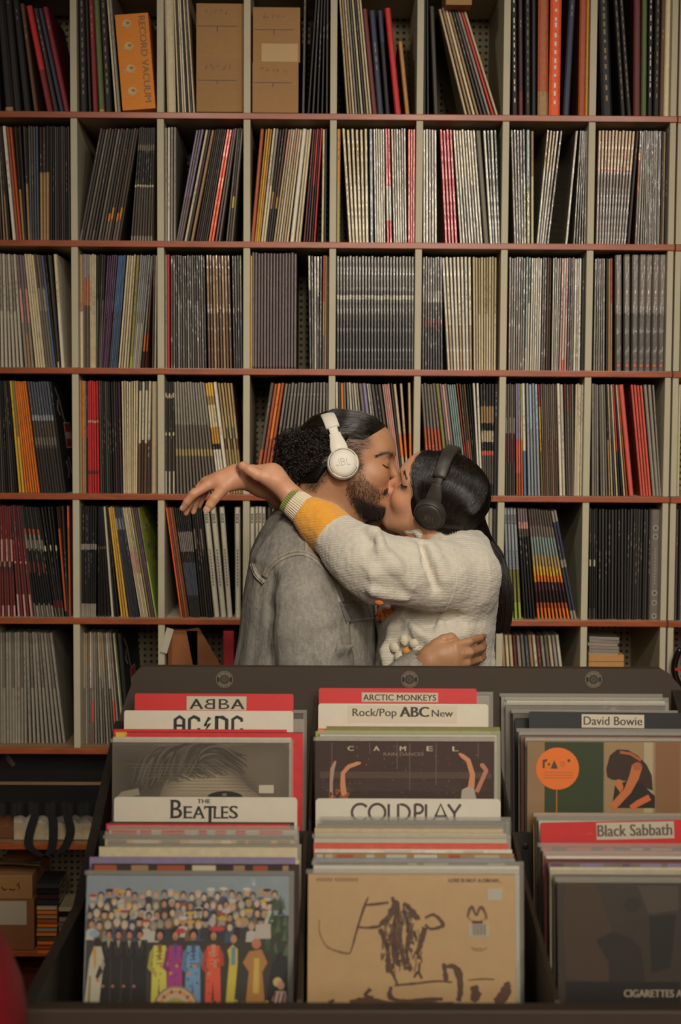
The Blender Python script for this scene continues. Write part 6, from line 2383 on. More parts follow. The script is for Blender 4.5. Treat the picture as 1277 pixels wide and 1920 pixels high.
# near hand clasping the other wrist
nh = [[(552, 937, 2.985, .0225), (534, 917, 2.985, .0225), (520, 902, 2.984, .0225), (505, 891, 2.984, .0215)],
      [(520, 903, 2.984, .020), (500, 896, 2.972, .0150), (482, 890, 2.966, .0125), (468, 882, 2.966, .0112), (456, 874.5, 2.974, .0100), (449, 875, 2.990, .0082)],
      [(512, 887, 2.990, .0185), (490, 883, 2.992, .0125), (472, 880, 3.005, .0100), (458, 882, 3.030, .0090), (452, 890, 3.062, .0080)],
      [(512, 889, 2.998, .0185), (492, 888, 3.004, .0125), (474, 888, 3.022, .0100), (462, 893, 3.050, .0090), (458, 900, 3.080, .0080)],
      [(514, 894, 3.004, .0175), (496, 895, 3.014, .0115), (480, 898, 3.034, .0095), (470, 905, 3.062, .0080)],
      [(518, 900, 3.006, .0160), (502, 904, 3.020, .0105), (488, 908, 3.040, .0085)]]
for f in nh:
    ops += chain(f, 0.0035, 0.014)
# far forearm behind his neck and the hanging hand
ops += chain([(858, 1078, 3.22, .05), (745, 1020, 3.25, .044), (650, 984, 3.22, .036), (580, 958, 3.17, .030), (530, 929, 3.085, .0262), (490, 908, 3.050, .0235), (460, 895, 3.035, .0205), (447, 893, 3.030, .0205)], 0.02)
fh = [[(452, 893, 3.030, .0195), (432, 894, 3.022, .0190), (414, 900, 3.018, .0170)],
      [(440, 896, 3.020, .0165), (390, 910, 3.008, .0110), (363, 926.5, 3.002, .0100), (351, 941, 3.004, .0086), (342.5, 954, 3.008, .0066)],
      [(440, 892, 3.030, .0165), (386, 905, 3.026, .0112), (364, 925, 3.026, .0098), (354, 946, 3.026, .0086), (348.5, 962, 3.028, .0066)],
      [(440, 890, 3.040, .0155), (387, 903, 3.044, .0110), (372, 925, 3.046, .0094), (365.5, 945, 3.046, .0082), (362.5, 960, 3.046, .0064)],
      [(440, 892, 3.048, .0140), (393, 905, 3.060, .0098), (383, 924, 3.064, .0082), (377, 939, 3.064, .0070), (374, 949, 3.064, .0056)],
      [(446, 899, 3.022, .0165), (420, 914, 3.002, .0135), (402.5, 934.5, 2.996, .0112), (394, 947, 2.995, .0104), (389, 955, 2.995, .0080)]]
for f in fh:
    ops += chain(f, 0.0024, 0.016)


def woman_col(V):
    L = HW_.l(V)
    x, y, z = L.T
    C = np.tile(SK_W, (len(V), 1))
    hd = (z > -0.135) & (np.abs(y) < 0.11) & (x > -0.12) & (x < 0.14)
    rose = (np.exp(-(((x - 0.072) / 0.03) ** 2 + ((np.abs(y) - 0.042) / 0.03) ** 2 + ((z + 0.036) / 0.028) ** 2)) * 0.55 + np.exp(-(((x - 0.110) / 0.018) ** 2 + (z + 0.036) ** 2 / 0.0005)) * 0.5) * hd
    C = C * (1 - rose[:, None] * np.array([0.04, 0.28, 0.30])[None, :])
    lip = smoothstep(0.0895, 0.095, x) * np.exp(-((z + 0.075) / 0.011) ** 4) * (np.abs(y) < 0.024) * hd
    C = C + (H(176, 92, 82) - C) * (0.8 * lip)[:, None]
    lid = np.exp(-(((x - 0.088) / 0.01) ** 2 + ((np.abs(y) - 0.033) / 0.014) ** 2 + ((z - 0.002) / 0.008) ** 2)) * hd
    C = C + (H(150, 92, 76) - C) * (0.5 * lid)[:, None]
    # finger tips and knuckles slightly pinker
    far = V[:, 0] < P3(470, 900, 3.03)[0]
    C = C * np.where(far[:, None], np.array([0.98, 0.92, 0.90])[None, :], 1.0)
    return np.clip(C, 0, 1)


WLO, WHI = np.array([P3(330, 950, 3.0)[0], 2.78, 0.0]), np.array([P3(935, 1000, 2.9)[0], 3.40, HW_.w((0, 0, 0.125))[2] + 0.03])
woman_body, WV, WF = sdf_mesh('body', ops, WLO, WHI, 0.0024, MT['skin'], woman, coarse_below=1.22, color=woman_col)
w_bvh = bvh_of(WV, WF)

# --- her sweater
CRM = H(216, 208, 190)
AMB = H(238, 166, 54)
GRN = H(134, 140, 70)
sw = [('u', Cap(P3(838, 1040, YW), P3(832, 1095, YW), 0.088, 0.112, 1.35), 0),
      ('u', Cap(P3(834, 1090, YW), P3(818, 1170, YW), 0.112, 0.122, 1.42), 0.03),
      ('u', Cap(P3(818, 1170, YW), P3(813, 1260, YW), 0.123, 0.121, 1.45), 0.03),
      ('u', Cap(P3(813, 1260, YW), P3(813, 1340, YW), 0.122, 0.118, 1.45), 0.03),
      ('u', Cap(P3(872, 1065, YW), P3(862, 1090, YW), 0.055, 0.07, 2.2), 0.05)]
# crew neck roll
for q in range(12):
    def cq(q):
        an = R(q * 30)
        return P3(808, 999, YW - .008) + np.array([0.054 * math.cos(an), 0.060 * math.sin(an), -0.012 * math.cos(an)])
    sw.append(('u', Cap(cq(q), cq(q + 1), 0.0125, 0.0125), 0.012))
near = [(868, 1082, 2.955, .080), (812, 1080, 2.905, .071), (768, 1072, 2.875, .064), (712, 1066, 2.858, .066), (680, 1048, 2.875, .062), (656, 1029, 2.905, .056), (618, 995, 2.945, .0465), (596, 978, 2.962, .0415), (583, 967, 2.968, .0345)]
NEAR = [(P3(*p[:3]), p[3]) for p in near]
sw += [(o_, p_, 0.022) for o_, p_, k_ in chain(near)]
far_ = [(862, 1070, 3.20, .078), (745, 1020, 3.24, .068), (655, 984, 3.21, .056), (575, 958, 3.165, .040), (541, 938, 3.105, .034)]
sw += [(o_, p_, 0.03) for o_, p_, k_ in chain(far_)]
sf = lambda pts, r_, k_: [(('u' if r_ > 0 else 's'), Cap(P3(*a), P3(*b_), abs(r_), abs(r_) * .8), k_ * (1.0 if r_ > 0 else 1.5)) for a, b_ in zip(pts[:-1], pts[1:])]
# folds of the sleeve and body
sw += sf([(682, 995, 2.868), (700, 1000, 2.836), (712, 1012, 2.806)], 0.013, 0.012)
sw += sf([(668, 1004, 2.860), (676, 1036, 2.822), (700, 1078, 2.794)], 0.009, 0.016)
sw += sf([(716, 1030, 2.798), (738, 1060, 2.796), (770, 1098, 2.812)], 0.009, 0.018)
sw += sf([(792, 1030, 2.856), (803, 1062, 2.832), (816, 1098, 2.834)], -0.0075, 0.016)
sw += sf([(806, 1026, 2.866), (820, 1052, 2.842), (834, 1088, 2.842)], 0.009, 0.016)
sw += sf([(650, 1070, 2.87), (700, 1108, 2.80), (760, 1122, 2.82)], 0.008, 0.018)
sw += sf([(762, 1148, 2.95), (785, 1180, 2.915), (812, 1205, 2.905)], 0.010, 0.018)
sw += sf([(770, 1145, 2.945), (800, 1158, 2.91), (840, 1160, 2.90)], -0.012, 0.020)
sw += sf([(826, 1165, 2.915), (828, 1200, 2.90)], 0.006, 0.014)
sw += sf([(868, 1186, 2.92), (892, 1180, 2.95), (912, 1186, 3.0)], 0.012, 0.016)
sw += sf([(912, 1216, 3.03), (916, 1225, 3.02)], 0.012, 0.012)
sw += sf([(912, 1238, 3.03), (918, 1246, 3.02)], 0.012, 0.012)
sw += sf([(735, 1180, 2.955), (722, 1220, 2.965), (728, 1262, 2.96)], 0.010, 0.018)
# open ends at the wrists and room for his hand pressing in
sw += [('s', Cap(P3(596, 930, 3.0), P3(560, 905, 3.0), 0.0, 0.0), 0.001)]


def sw_disp(P):
    return 0.0018 * vnoise(P, 60, 0.7) + 0.0022 * vnoise(P * np.array([0.5, 1, 1]), 34, 1.1) + 0.0007 * vnoise(P, 240, 2.0)


def along(V, A):
    """arc length of the nearest point on a chain"""
    best = np.full(len(V), 9.0)
    out = np.zeros(len(V))
    acc = 0.0
    for (a, ra), (b_, rb) in zip(A[:-1], A[1:]):
        ba = b_ - a
        L_ = np.linalg.norm(ba)
        t = (V - a) @ ba / (L_ * L_)
        tc = np.clip(t, 0, 1)
        d = np.linalg.norm(V - a - tc[:, None] * ba, axis=1) - (ra + (rb - ra) * tc)
        m = d < best
        best[m] = d[m]
        out[m] = acc + tc[m] * L_
        acc += L_
    return out, best, acc


def sw_col(V):
    C = np.tile(CRM, (len(V), 1)) * (1 + 0.03 * vnoise(V, 25, 0.2)[:, None])
    s_, d_, tot_ = along(V, NEAR)
    band = (tot_ - s_ < 0.075) & (d_ < 0.02) & (V[:, 0] < P3(660, 1000, 2.95)[0])
    C[band] = AMB
    far_band = (V[:, 1] > 3.06) & (V[:, 0] < P3(640, 990, 3.2)[0]) & (V[:, 0] > P3(575, 990, 3.15)[0])
    C[far_band] = AMB
    return C


sweater, SV, SF = sdf_mesh('sweater', sw, np.array([P3(520, 950, 3.1)[0], 2.76, 0.90]), np.array([P3(945, 1000, 2.9)[0], 3.46, P3(600, 915, 2.95)[2]]), 0.0026, MT['knit'], woman, disp=sw_disp, color=sw_col)
sw_bvh = bvh_of(SV, SF)


def cuff(P0, P1, r0, r1, col, nrib, name, seg=10, amp=0.0016, parent=None):
    """ribbed knitted tube from P0 to P1"""
    P0, P1 = np.array(P0), np.array(P1)
    t = (P1 - P0) / np.linalg.norm(P1 - P0)
    a = np.cross(t, (0, 1, 0))
    a /= np.linalg.norm(a)
    b_ = np.cross(t, a)
    m = nrib * 6
    G = []
    prof = [(0.0, -0.003)] + [(q / (seg - 1), 0) for q in range(seg)] + [(1.0, -0.004), (0.97, -0.006)]
    for u, dr in prof:
        r_ = r0 + (r1 - r0) * u + 0.0012 * math.sin(u * math.pi) + dr
        G.append([P0 + (P1 - P0) * u + (a * math.cos(2 * math.pi * k / m) + b_ * math.sin(2 * math.pi * k / m)) * (r_ + amp * math.cos(2 * math.pi * k / m * nrib)) for k in range(m)])
    mb = MB()
    mb.grid(G, tuple(col) + (1,), closev=True)
    o = mb.build(name, MT['knit'], parent or sweater, smooth=True)
    return o


cA, cB, cC = P3(588, 971, 2.967), P3(549, 941, 2.982), P3(541.5, 935, 2.985)
cuff(cA, cB, 0.0335, 0.0295, H(222, 208, 176), 40, 'ribbed_cuff', 10, 0.0013)
cuff(cB, cC, 0.0298, 0.0290, GRN, 40, 'green_cuff_edge', 4, 0.0012)
cD, cE, cF_ = P3(548, 942, 3.118), P3(527, 929, 3.088), P3(521, 925.5, 3.080)
cuff(cD, cE, 0.034, 0.032, H(222, 208, 176), 40, 'ribbed_cuff', 10, 0.0013)
cuff(cE, cF_, 0.0325, 0.0315, GRN, 40, 'green_cuff_edge', 4, 0.0012)
seam('shoulder_seam', [[(852, 1030), (856, 1055), (858, 1085), (850, 1115), (838, 1140), (824, 1155)]], 0.0014, sw_bvh, sweater, MT['knit'], 0.0002, False)


def blobs(name, items, parent, colr, mt=None):
    """soft knitted petals: ellipsoids (centre, normal-plane radii, angle)"""
    mb = MB()
    for c, nrm, rx, ry, rz, ang in items:
        nrm = Vector(nrm).normalized()
        u = Vector((1, 0, 0)) - nrm * nrm.x
        u.normalize()
        v_ = nrm.cross(u)
        u2 = u * math.cos(ang) + v_ * math.sin(ang)
        v2 = nrm.cross(u2)
        G = []
        for i in range(9):
            th = math.pi * i / 8
            G.append([Vector(c) + u2 * (rx * math.cos(th)) + (v2 * (ry * math.cos(2 * math.pi * k / 14)) + nrm * (rz * math.sin(2 * math.pi * k / 14))) * math.sin(th) * (1 + 0.05 * math.sin(9 * th)) for k in range(14)])
        mb.grid(G, tuple(colr) + (1,), closev=True)
    return mb.build(name, mt or MT['knit'], parent, smooth=True)


def surf(px, py, bv=sw_bvh, off=0.007):
    h_, n_ = hit(bv, px, py)
    if h_ is None:
        h_ = W(px, py, 2.93)
        n_ = np.array([0, -1, 0])
    if n_ @ (CAM - h_) < 0:
        n_ = -n_
    return h_ + n_ * off, n_


# crocheted daisy, orange blossom and leaf on the sweater
for (px, py, rx, ry) in ((762, 1200, 11, 7.5), (779, 1204, 10.5, 9), (787, 1217, 12, 7), (777, 1229, 10, 7), (753, 1232, 12, 10), (744, 1213, 12, 9), (765, 1236, 8, 7)):
    c, n_ = surf(px, py)
    an = math.atan2(py - 1219, px - 766)
    q = blobs('daisy_petal', [(c, n_, rx / 920, ry / 920 * 1.15, 0.009, -an if abs(n_[1]) > 0 else 0)], sweater, H(226, 216, 190))
c, n_ = surf(766.5, 1219.5, off=0.009)
blobs('daisy_centre', [(c, n_, 0.0085, 0.0085, 0.007, 0)], sweater, H(228, 152, 44))
blobs('leaf', [(surf(755, 1246)[0], surf(755, 1246)[1], 0.013, 0.004, 0.004, 0.6)], sweater, H(70, 82, 36))
for px, py, r_ in ((717, 1152, 8), (724, 1158, 8), (731, 1150, 8), (737, 1144, 8.5), (727, 1146, 7), (715, 1160, 6)):
    c, n_ = surf(px, py)
    blobs('blossom_petal', [(c, n_, r_ / 900, r_ / 900 * 0.85, 0.006, 0.7)], sweater, H(226, 116, 32))
for px, py in ((712, 1157), (719, 1166)):
    c, n_ = surf(px, py, off=0.008)
    blobs('bead', [(c, n_, 0.003, 0.003, 0.003, 0)], sweater, H(24, 18, 16))
blobs('blossom_petal', [(surf(712, 1124)[0], surf(712, 1124)[1], 0.009, 0.006, 0.005, 0.2)], sweater, H(226, 116, 32))
blobs('lilac_petal', [(surf(725, 1132)[0], surf(725, 1132)[1], 0.007, 0.010, 0.004, 0.2)], sweater, H(126, 92, 104))
for px, py in ((716, 990), (741, 997), (766, 1004)):
    c, n_ = surf(px, py)
    blobs('blossom_petal', [(c, n_, 0.009, 0.006, 0.005, 0.3)], sweater, H(216, 108, 34))

tr = [('u', Cap((vx, YW, vz), (vx, YW, vz - .06), 0.112, 0.11, 1.3), 0)]
for sy in (-1, 1):
    tr += [('u', Cap((vx, YW + .075 * sy, vz - .05), (vx - .01, YW + .085 * sy, 0.46), 0.095, 0.068), 0.03), ('u', Cap((vx - .01, YW + .085 * sy, 0.46), (vx + .02, YW + .085 * sy, 0.09), 0.068, 0.058), 0.03)]
sdf_mesh('trousers', tr, np.array([vx - .2, YW - .26, 0.06]), np.array([vx + .2, YW + .26, vz + .08]), 0.012, MT['trouser'], woman)
for sy in (-1, 1):
    sdf_mesh('shoe', [('u', Cap((vx + .035, YW + .087 * sy, 0.052), (vx - .145, YW + .102 * sy, 0.042), 0.050, 0.041), 0), ('u', Cap((vx + .03, YW + .087 * sy, 0.09), (vx - .03, YW + .095 * sy, .07), 0.048, 0.045), 0.02)],
             np.array([vx - .22, YW - .20, 0.0]), np.array([vx + .11, YW + .20, .16]), 0.008, MT['shoe'], woman)
# ------------------------------------------------------------------ hair, brows, lashes
def attach(o, person):
    o.location = -Vector(person.location)
    return o


def shell_col(n, lo=(10, 7, 5), hi=(30, 21, 15)):
    a, b_ = H(*lo), H(*hi)
    t = nrg.random((n, 1)) ** 2
    return a + (b_ - a) * t


# --- the man's slicked-back hair: a smooth cap over the skull, running into a tied bun
BUN = P3(556, 846, YM_ + .015)


def on_mass(bv, alt, cen, dirs, r0, off):
    """points pushed on to the hair mass (or the skin where there is none), seen from the head's centre"""
    out = np.zeros_like(dirs)
    for i, d_ in enumerate(dirs):
        dv3 = Vector(d_)
        loc, n_, _, _ = bv.ray_cast(Vector(cen) + dv3 * r0, -dv3, r0 - 0.05)
        l2, n2, _, _ = alt.ray_cast(Vector(cen) + dv3 * r0, -dv3, r0 - 0.03)
        if loc is None or (l2 is not None and (l2 - Vector(cen)).length > (loc - Vector(cen)).length):
            loc = l2
        if loc is not None and (loc - Vector(cen)).length > 0.128:
            loc = None
        out[i] = np.array(loc) + d_ * off if loc is not None else np.array(cen) + d_ * 0.100
    return out


class HairCap:
    """a coat of hair over the skull: the skull's solid grown by a thickness that runs out at the hair line"""

    def __init__(self, fr, skull, thick, rad=0.16):
        self.fr, self.skull, self.thick = fr, skull, thick
        self.c, self.rad = fr.w((0, 0, 0.02)), rad * fr.s

    def d(self, P):
        return sdf_eval(self.skull, P) - self.thick(self.fr.l(P)) * self.fr.s


def m_line(L):
    x, y, z = L.T
    line = np.where(x > 0.0, 0.040 + 0.30 * np.maximum(x - 0.030, 0), 0.040 + 1.7 * x)
    line = np.maximum(line, -0.072)
    front = 0.066 - 0.45 * np.maximum(np.abs(y) - 0.028, 0)
    return np.minimum(z - line, front - x)


def m_thick(L):
    return -0.006 + 0.0115 * smoothstep(-0.006, 0.016, m_line(L)) + 0.004 * smoothstep(0.0, -0.07, L[:, 0]) * smoothstep(0.0, 0.02, m_line(L))


skull_m = head_ops(HM, True)[:3] + [('u', Cap(HM.w((-0.030, 0, -0.045)), P3(590, 985, YM_ + .01), 0.062, 0.070), 0.03)]
hops = [('u', HairCap(HM, skull_m, m_thick), 0),
        ('u', Cap(HM.w((-0.060, 0, 0.040)), BUN, 0.042, 0.022), 0.02)]
mh, HV, HF_ = sdf_mesh('hair', hops, np.array([P3(505, 900, 3.1)[0], 2.98, P3(600, 905, 3.1)[2]]), np.array([P3(725, 900, 3.1)[0], 3.26, P3(600, 765, 3.1)[2]]), 0.003, MT['hairbase'], man)
mh_bvh = bvh_of(HV, HF_)
paths, cols = [], []
HC = np.array((-0.004, 0, 0.028))
for q in range(3600):
    # roots along the hair line, ends in the bun
    u = nrg.random()
    sd = nrg.choice([-1, 1])
    ph = nrg.random() * 1.0
    if q % 3:
        st = np.array((0.068 - 0.042 * ph ** 1.5, sd * 0.070 * ph ** 0.7, 0.076 - 0.040 * ph ** 1.3))
    else:
        st = np.array((0.03 - 0.09 * u, sd * 0.076, 0.040 - 0.08 * u * (u > .35)))
    e_loc = HM.l((BUN + nrg.normal(0, 0.014, 3))[None])[0]
    d0 = (st - HC) / np.array((0.104, 0.0815, 0.0805))
    d0 /= np.linalg.norm(d0)
    d1 = np.array((-0.95, 0.05 * sd, 0.05 + 0.2 * (0.5 - u)))
    d1 /= np.linalg.norm(d1)
    ts = np.linspace(0, 1, 9)[:, None]
    dd = d0 * (1 - ts) + d1 * ts
    dd /= np.linalg.norm(dd, axis=1, keepdims=True)
    lift = 0.985 + 0.02 * nrg.random() + 0.016 * np.sin(ts * 3.0) * nrg.random()
    pl = HC + dd * np.array((0.1045, 0.0825, 0.0815)) * lift
    dw_ = (pl - HC) @ HM.R.T
    dw_ /= np.linalg.norm(dw_, axis=1, keepdims=True)
    pw = on_mass(mh_bvh, man_bvh, HM.w(HC), dw_, 0.2, 0.0004 + 0.0022 * nrg.random() ** 2)
    tail = np.linspace(0, 1, 4)[1:, None]
    pw = np.concatenate([pw, pw[-1] + (HM.w(e_loc) - pw[-1]) * tail])
    paths.append(pw + nrg.normal(0, 0.0005, pw.shape))
strands('hair_strands', np.array(paths), nrg.uniform(0.0003, 0.0006, len(paths)), MT['hair'], man, C=shell_col(len(paths), (8, 6, 4), (58, 42, 31)))['kind'] = 'stuff'
# curls of the bun
paths = []
for q in range(1150):
    c = BUN + nrg.normal(0, 1, 3) * np.array((0.026, 0.024, 0.025))
    v_ = c - BUN
    nv_ = np.linalg.norm(v_)
    if nv_ > 0.047:
        c = BUN + v_ / nv_ * 0.047 * nrg.uniform(0.85, 1.05)
    if q % 7 == 0:
        c = P3(nrg.uniform(545, 590), nrg.uniform(880, 905), YM_ - 0.02 + nrg.uniform(-.02, .03))
    ax1 = nrg.normal(0, 1, 3)
    ax1 /= np.linalg.norm(ax1)
    a = np.cross(ax1, nrg.normal(0, 1, 3))
    a /= np.linalg.norm(a)
    b_ = np.cross(ax1, a)
    rr = nrg.uniform(0.005, 0.012)
    turns = nrg.uniform(0.9, 2.2)
    t = np.linspace(0, 1, 22)[:, None]
    paths.append(c + (a * np.cos(t * turns * 6.283) + b_ * np.sin(t * turns * 6.283)) * rr * (1 - 0.3 * t) + ax1 * (t - 0.5) * nrg.uniform(0.006, 0.026))
for q in range(900):
    px_, py_ = nrg.uniform(545, 622), nrg.uniform(806, 905)
    if py_ > 905 - 0.9 * (px_ - 560) or py_ < 812 - 0.30 * (px_ - 560):
        continue
    h_, n_ = hit(mh_bvh, px_, py_)
    if h_ is None:
        continue
    tg = np.array((-0.8, -0.2, 0.15 * nrg.normal())) + nrg.normal(0, .35, 3)
    tg /= np.linalg.norm(tg)
    b_ = np.array((0.2, -0.9, 0.2)) + nrg.normal(0, .3, 3)
    a = np.cross(tg, b_)
    a /= np.linalg.norm(a)
    b_ = np.cross(tg, a)
    t = np.linspace(0, 1, 22)[:, None]
    rr, turns = nrg.uniform(0.0015, 0.004), nrg.uniform(1.0, 2.5)
    paths.append(h_ + np.array((0, -0.002, 0)) + tg * t * nrg.uniform(.012, .030) + (a * np.cos(t * turns * 6.283) + b_ * np.sin(t * turns * 6.283)) * rr)
cb, _, _ = sdf_mesh('hair_bun', [('u', Ell(BUN, (0.043, 0.042, 0.042)), 0), ('u', Ell(P3(570, 880, YM_), (0.030, 0.034, 0.030)), 0.02)], BUN - 0.09, BUN + 0.08, 0.004, MT['hairbase'], man,
                    disp=lambda P: 0.003 * vnoise(P, 190, 0.2))
strands('hair_curls', np.array(paths), nrg.uniform(0.0005, 0.0011, len(paths)), MT['hair'], man, C=shell_col(len(paths), (10, 7, 5), (56, 38, 27)))['kind'] = 'stuff'
paths = []
for q in range(70):
    an = nrg.uniform(0, 6.28)
    c = BUN + np.array((math.cos(an) * 0.046, nrg.normal(0, .012), math.sin(an) * 0.046))
    t = np.linspace(0, 1, 12)[:, None]
    out_ = np.array((math.cos(an), 0, math.sin(an)))
    paths.append(c + out_ * 0.016 * np.sin(t * 2.4) * nrg.uniform(.3, 1) + np.array((0.010, 0, -0.006)) * t * nrg.normal(0, 1) + nrg.normal(0, .0004, (12, 3)))
strands('flyaway_hair', np.array(paths), 0.00025, MT['hair'], man, C=shell_col(len(paths), (30, 20, 14), (60, 42, 30)))['kind'] = 'stuff'

# --- stubble, fade and beard: short hairs on the skin
def hairs(name, poly, n, l0, l1, dirl, r_, col, jit_=0.5, nout=0.45):
    """short hairs rooted on the skin inside a region of the near cheek, and mirrored on the far one"""
    poly = np.array(poly, float)
    lo, hi = poly.min(0), poly.max(0)
    roots, nrm = [], []
    while len(roots) < n:
        p = nrg.uniform(lo - 2, hi + 2, (256, 2))
        p = p[polymask(p, poly, 14) > nrg.random(256)]
        for q in p:
            h_, n_ = hit(man_bvh, q[0], q[1])
            if h_ is None or abs(h_[1] - YM_) > 0.12:
                continue
            if n_ @ (CAM - h_) < 0:
                n_ = -n_
            roots.append(h_)
            nrm.append(n_)
            L_ = HM.l(h_[None])[0]
            if len(roots) % 3 == 0 and L_[1] < -0.004:
                f_, n2, _, _ = man_bvh.find_nearest(Vector(HM.w((L_[0], -L_[1], L_[2]))))
                nl = n_ @ HM.R
                roots.append(np.array(f_))
                nrm.append(HM.R @ np.array((nl[0], -nl[1], nl[2])))
    n = len(roots)
    root, nn = np.array(roots), np.array(nrm)
    m = 5
    dw = HM.R @ np.array(dirl)
    dirs = dw[None] + nn * nout + nrg.normal(0, jit_, (n, 3)) * 0.6
    dirs /= np.linalg.norm(dirs, axis=1, keepdims=True)
    L_ = nrg.uniform(l0, l1, n)
    t = np.linspace(0, 1, m)
    bend = nrg.normal(0, 0.35, (n, 3))
    P_ = root[:, None] + dirs[:, None] * (L_[:, None] * t)[..., None] + bend[:, None] * (L_[:, None] * t ** 2)[..., None] * 0.5
    strands(name, P_, r_, MT['hair'], man, C=shell_col(n, *col))['kind'] = 'stuff'


hairs('beard', P_BEARD, 2800, 0.004, 0.009, (-0.15, 0, -0.8), 0.00026, ((40, 26, 18), (116, 76, 52)), 0.6, 0.25)
hairs('beard', P_SIDE, 900, 0.003, 0.006, (-0.3, 0, -0.9), 0.00022, ((34, 23, 16), (90, 60, 42)), 0.35, 0.15)
hairs('beard', P_CHIN, 3000, 0.003, 0.007, (-0.15, 0, -0.8), 0.00032, ((12, 8, 6), (40, 27, 20)), 0.5, 0.2)
hairs('beard', P_JAW, 1200, 0.004, 0.009, (-0.05, 0, -0.9), 0.00030, ((16, 11, 8), (60, 40, 28)), 0.5, 0.3)
hairs('moustache', P_MUS, 260, 0.002, 0.005, (0.1, 0, -0.8), 0.00028, ((16, 11, 8), (56, 38, 27)), 0.4, 0.2)
hairs('shaved_side', P_FADE, 2600, 0.005, 0.010, (-0.9, 0, -0.05), 0.00020, ((16, 11, 8), (50, 34, 25)), 0.22, 0.08)
hairs('shaved_side', P_NAPE, 900, 0.003, 0.007, (-0.6, 0, -0.6), 0.00022, ((16, 11, 8), (50, 34, 25)), 0.3, 0.1)


def brow(fr, person, bv, pts, n, col, l=(0.006, 0.010)):
    P2 = bez([(a, b_, 0) for a, b_ in pts], n)
    paths = []
    for i, q in enumerate(P2):
        u = i / n
        q = P2[int(n * u ** 1.5)]
        h_, n_ = hit(bv, q[0] + nrg.normal(0, 1.2), q[1] + nrg.normal(0, 2.4) * (1 - 0.55 * u))
        if h_ is None:
            continue
        if n_ @ (CAM - h_) < 0:
            n_ = -n_
        nx_ = P2[min(i + 1, n - 1)] - P2[max(i - 1, 0)]
        t2 = W(q[0] + nx_[0], q[1] + nx_[1], h_[1]) - W(q[0], q[1], h_[1])
        t2 /= np.linalg.norm(t2) + 1e-9
        dr = t2 + n_ * 0.10 + nrg.normal(0, .18, 3) + np.array((0, 0, 0.25 * (1 - u)))
        dr /= np.linalg.norm(dr)
        t = np.linspace(0, 1, 5)[:, None]
        paths.append(h_ + n_ * 0.0006 + dr * t * nrg.uniform(*l))
    if paths:
        strands('eyebrow', np.array(paths), 0.00034, MT['hair'], person, C=shell_col(len(paths), *col))['kind'] = 'stuff'


def lash(person, bv, pts, n, down, ln, lid=True):
    P2 = bez([(a, b_, 0) for a, b_ in pts], n)
    base, paths = [], []
    for q in P2:
        h_, n_ = hit(bv, q[0], q[1])
        if h_ is None:
            continue
        if n_ @ (CAM - h_) < 0:
            n_ = -n_
        base.append(h_ + n_ * 0.0005)
        d2 = W(q[0] + down[0] * 10, q[1] + down[1] * 10, h_[1]) - W(q[0], q[1], h_[1])
        d2 /= np.linalg.norm(d2)
        for _ in range(2):
            dr = d2 + n_ * 0.5 + nrg.normal(0, .2, 3)
            dr /= np.linalg.norm(dr)
            t = np.linspace(0, 1, 5)[:, None]
            paths.append(h_ + n_ * 0.0008 + dr * t * ln * nrg.uniform(.6, 1.1))
    if len(base) > 3:
        mb = MB()
        mb.tube(base, [0.0003] + [0.0011] * (len(base) - 2) + [0.0003], 5)
        o = mb.build('closed_eyelid_line', MT['lash'], person, smooth=True)
        attach(o, person)
        strands('eyelashes', np.array(paths), 0.00026, MT['lash'], person)['kind'] = 'stuff'


brow(HM, man, man_bvh, [(736, 853.5), (729, 849.5), (719, 850), (706, 855)], 420, ((14, 10, 8), (40, 28, 20)))
lash(man, man_bvh, [(717, 871), (722, 875), (728, 877)], 22, (0.75, 0.65), 0.006)
brow(HW_, woman, w_bvh, [(758, 883), (760, 889), (763, 898)], 220, ((12, 9, 7), (34, 24, 18)), (0.005, 0.009))
lash(woman, w_bvh, [(753, 907), (757, 911), (764, 912)], 24, (-0.25, 0.95), 0.009)

# --- her long hair
NAPE = P3(868, 1000, YW + .0)
WH = (-0.006, 0, 0.040)


def w_front(L):
    x, y, z = L.T
    return np.where(z > 0.055, 0.062 - 0.15 * np.maximum(z - 0.055, 0), 0.052 + 0.18 * np.maximum(z, 0) - 0.42 * np.maximum(-z - 0.015, 0)) - x


def w_thick(L):
    f = smoothstep(-0.004, 0.022, w_front(L))
    low = smoothstep(-0.015, -0.06, L[:, 2])
    return -0.006 + f * (0.0150 + 0.006 * low + 0.004 * smoothstep(0.02, -0.05, L[:, 0]))


skull_w = head_ops(HW_, False)[:3]
wo = [('u', HairCap(HW_, skull_w, w_thick), 0),
      ('u', Cap(HW_.w((-0.030, 0, 0.005)), HW_.w((-0.052, 0, -0.062)), 0.074, 0.050), 0.03),
      ('u', Cap(P3(850, 988, YW - .02), P3(880, 1000, YW), 0.030, 0.034), 0.03),
      ('u', Cap(P3(878, 985, YW), P3(915, 1032, YW - .01), 0.032, 0.017), 0.03), ('u', Cap(P3(915, 1032, YW - .01), P3(932, 1075, YW - .03), 0.016, 0.013, 1.5), 0.02),
      ('u', Cap(P3(932, 1075, YW - .03), P3(940, 1130, YW - .04), 0.013, 0.014, 1.5), 0.02), ('u', Cap(P3(940, 1130, YW - .04), P3(935, 1182, YW - .045), 0.013, 0.008, 1.4), 0.02)]
wh, WHV, WHF = sdf_mesh('hair', wo, np.array([P3(755, 1000, 3.0)[0], 2.93, P3(900, 1200, 3.0)[2]]), np.array([P3(975, 1000, 3.1)[0], 3.26, P3(850, 815, 3.1)[2]]), 0.003, MT['hairbase'], woman,
                        disp=lambda P: 0.0012 * vnoise(P * np.array([1, 1, .3]), 160, .4))
wh_bvh = bvh_of(WHV, WHF)
paths = []
HCW = np.array((-0.006, 0, 0.026))
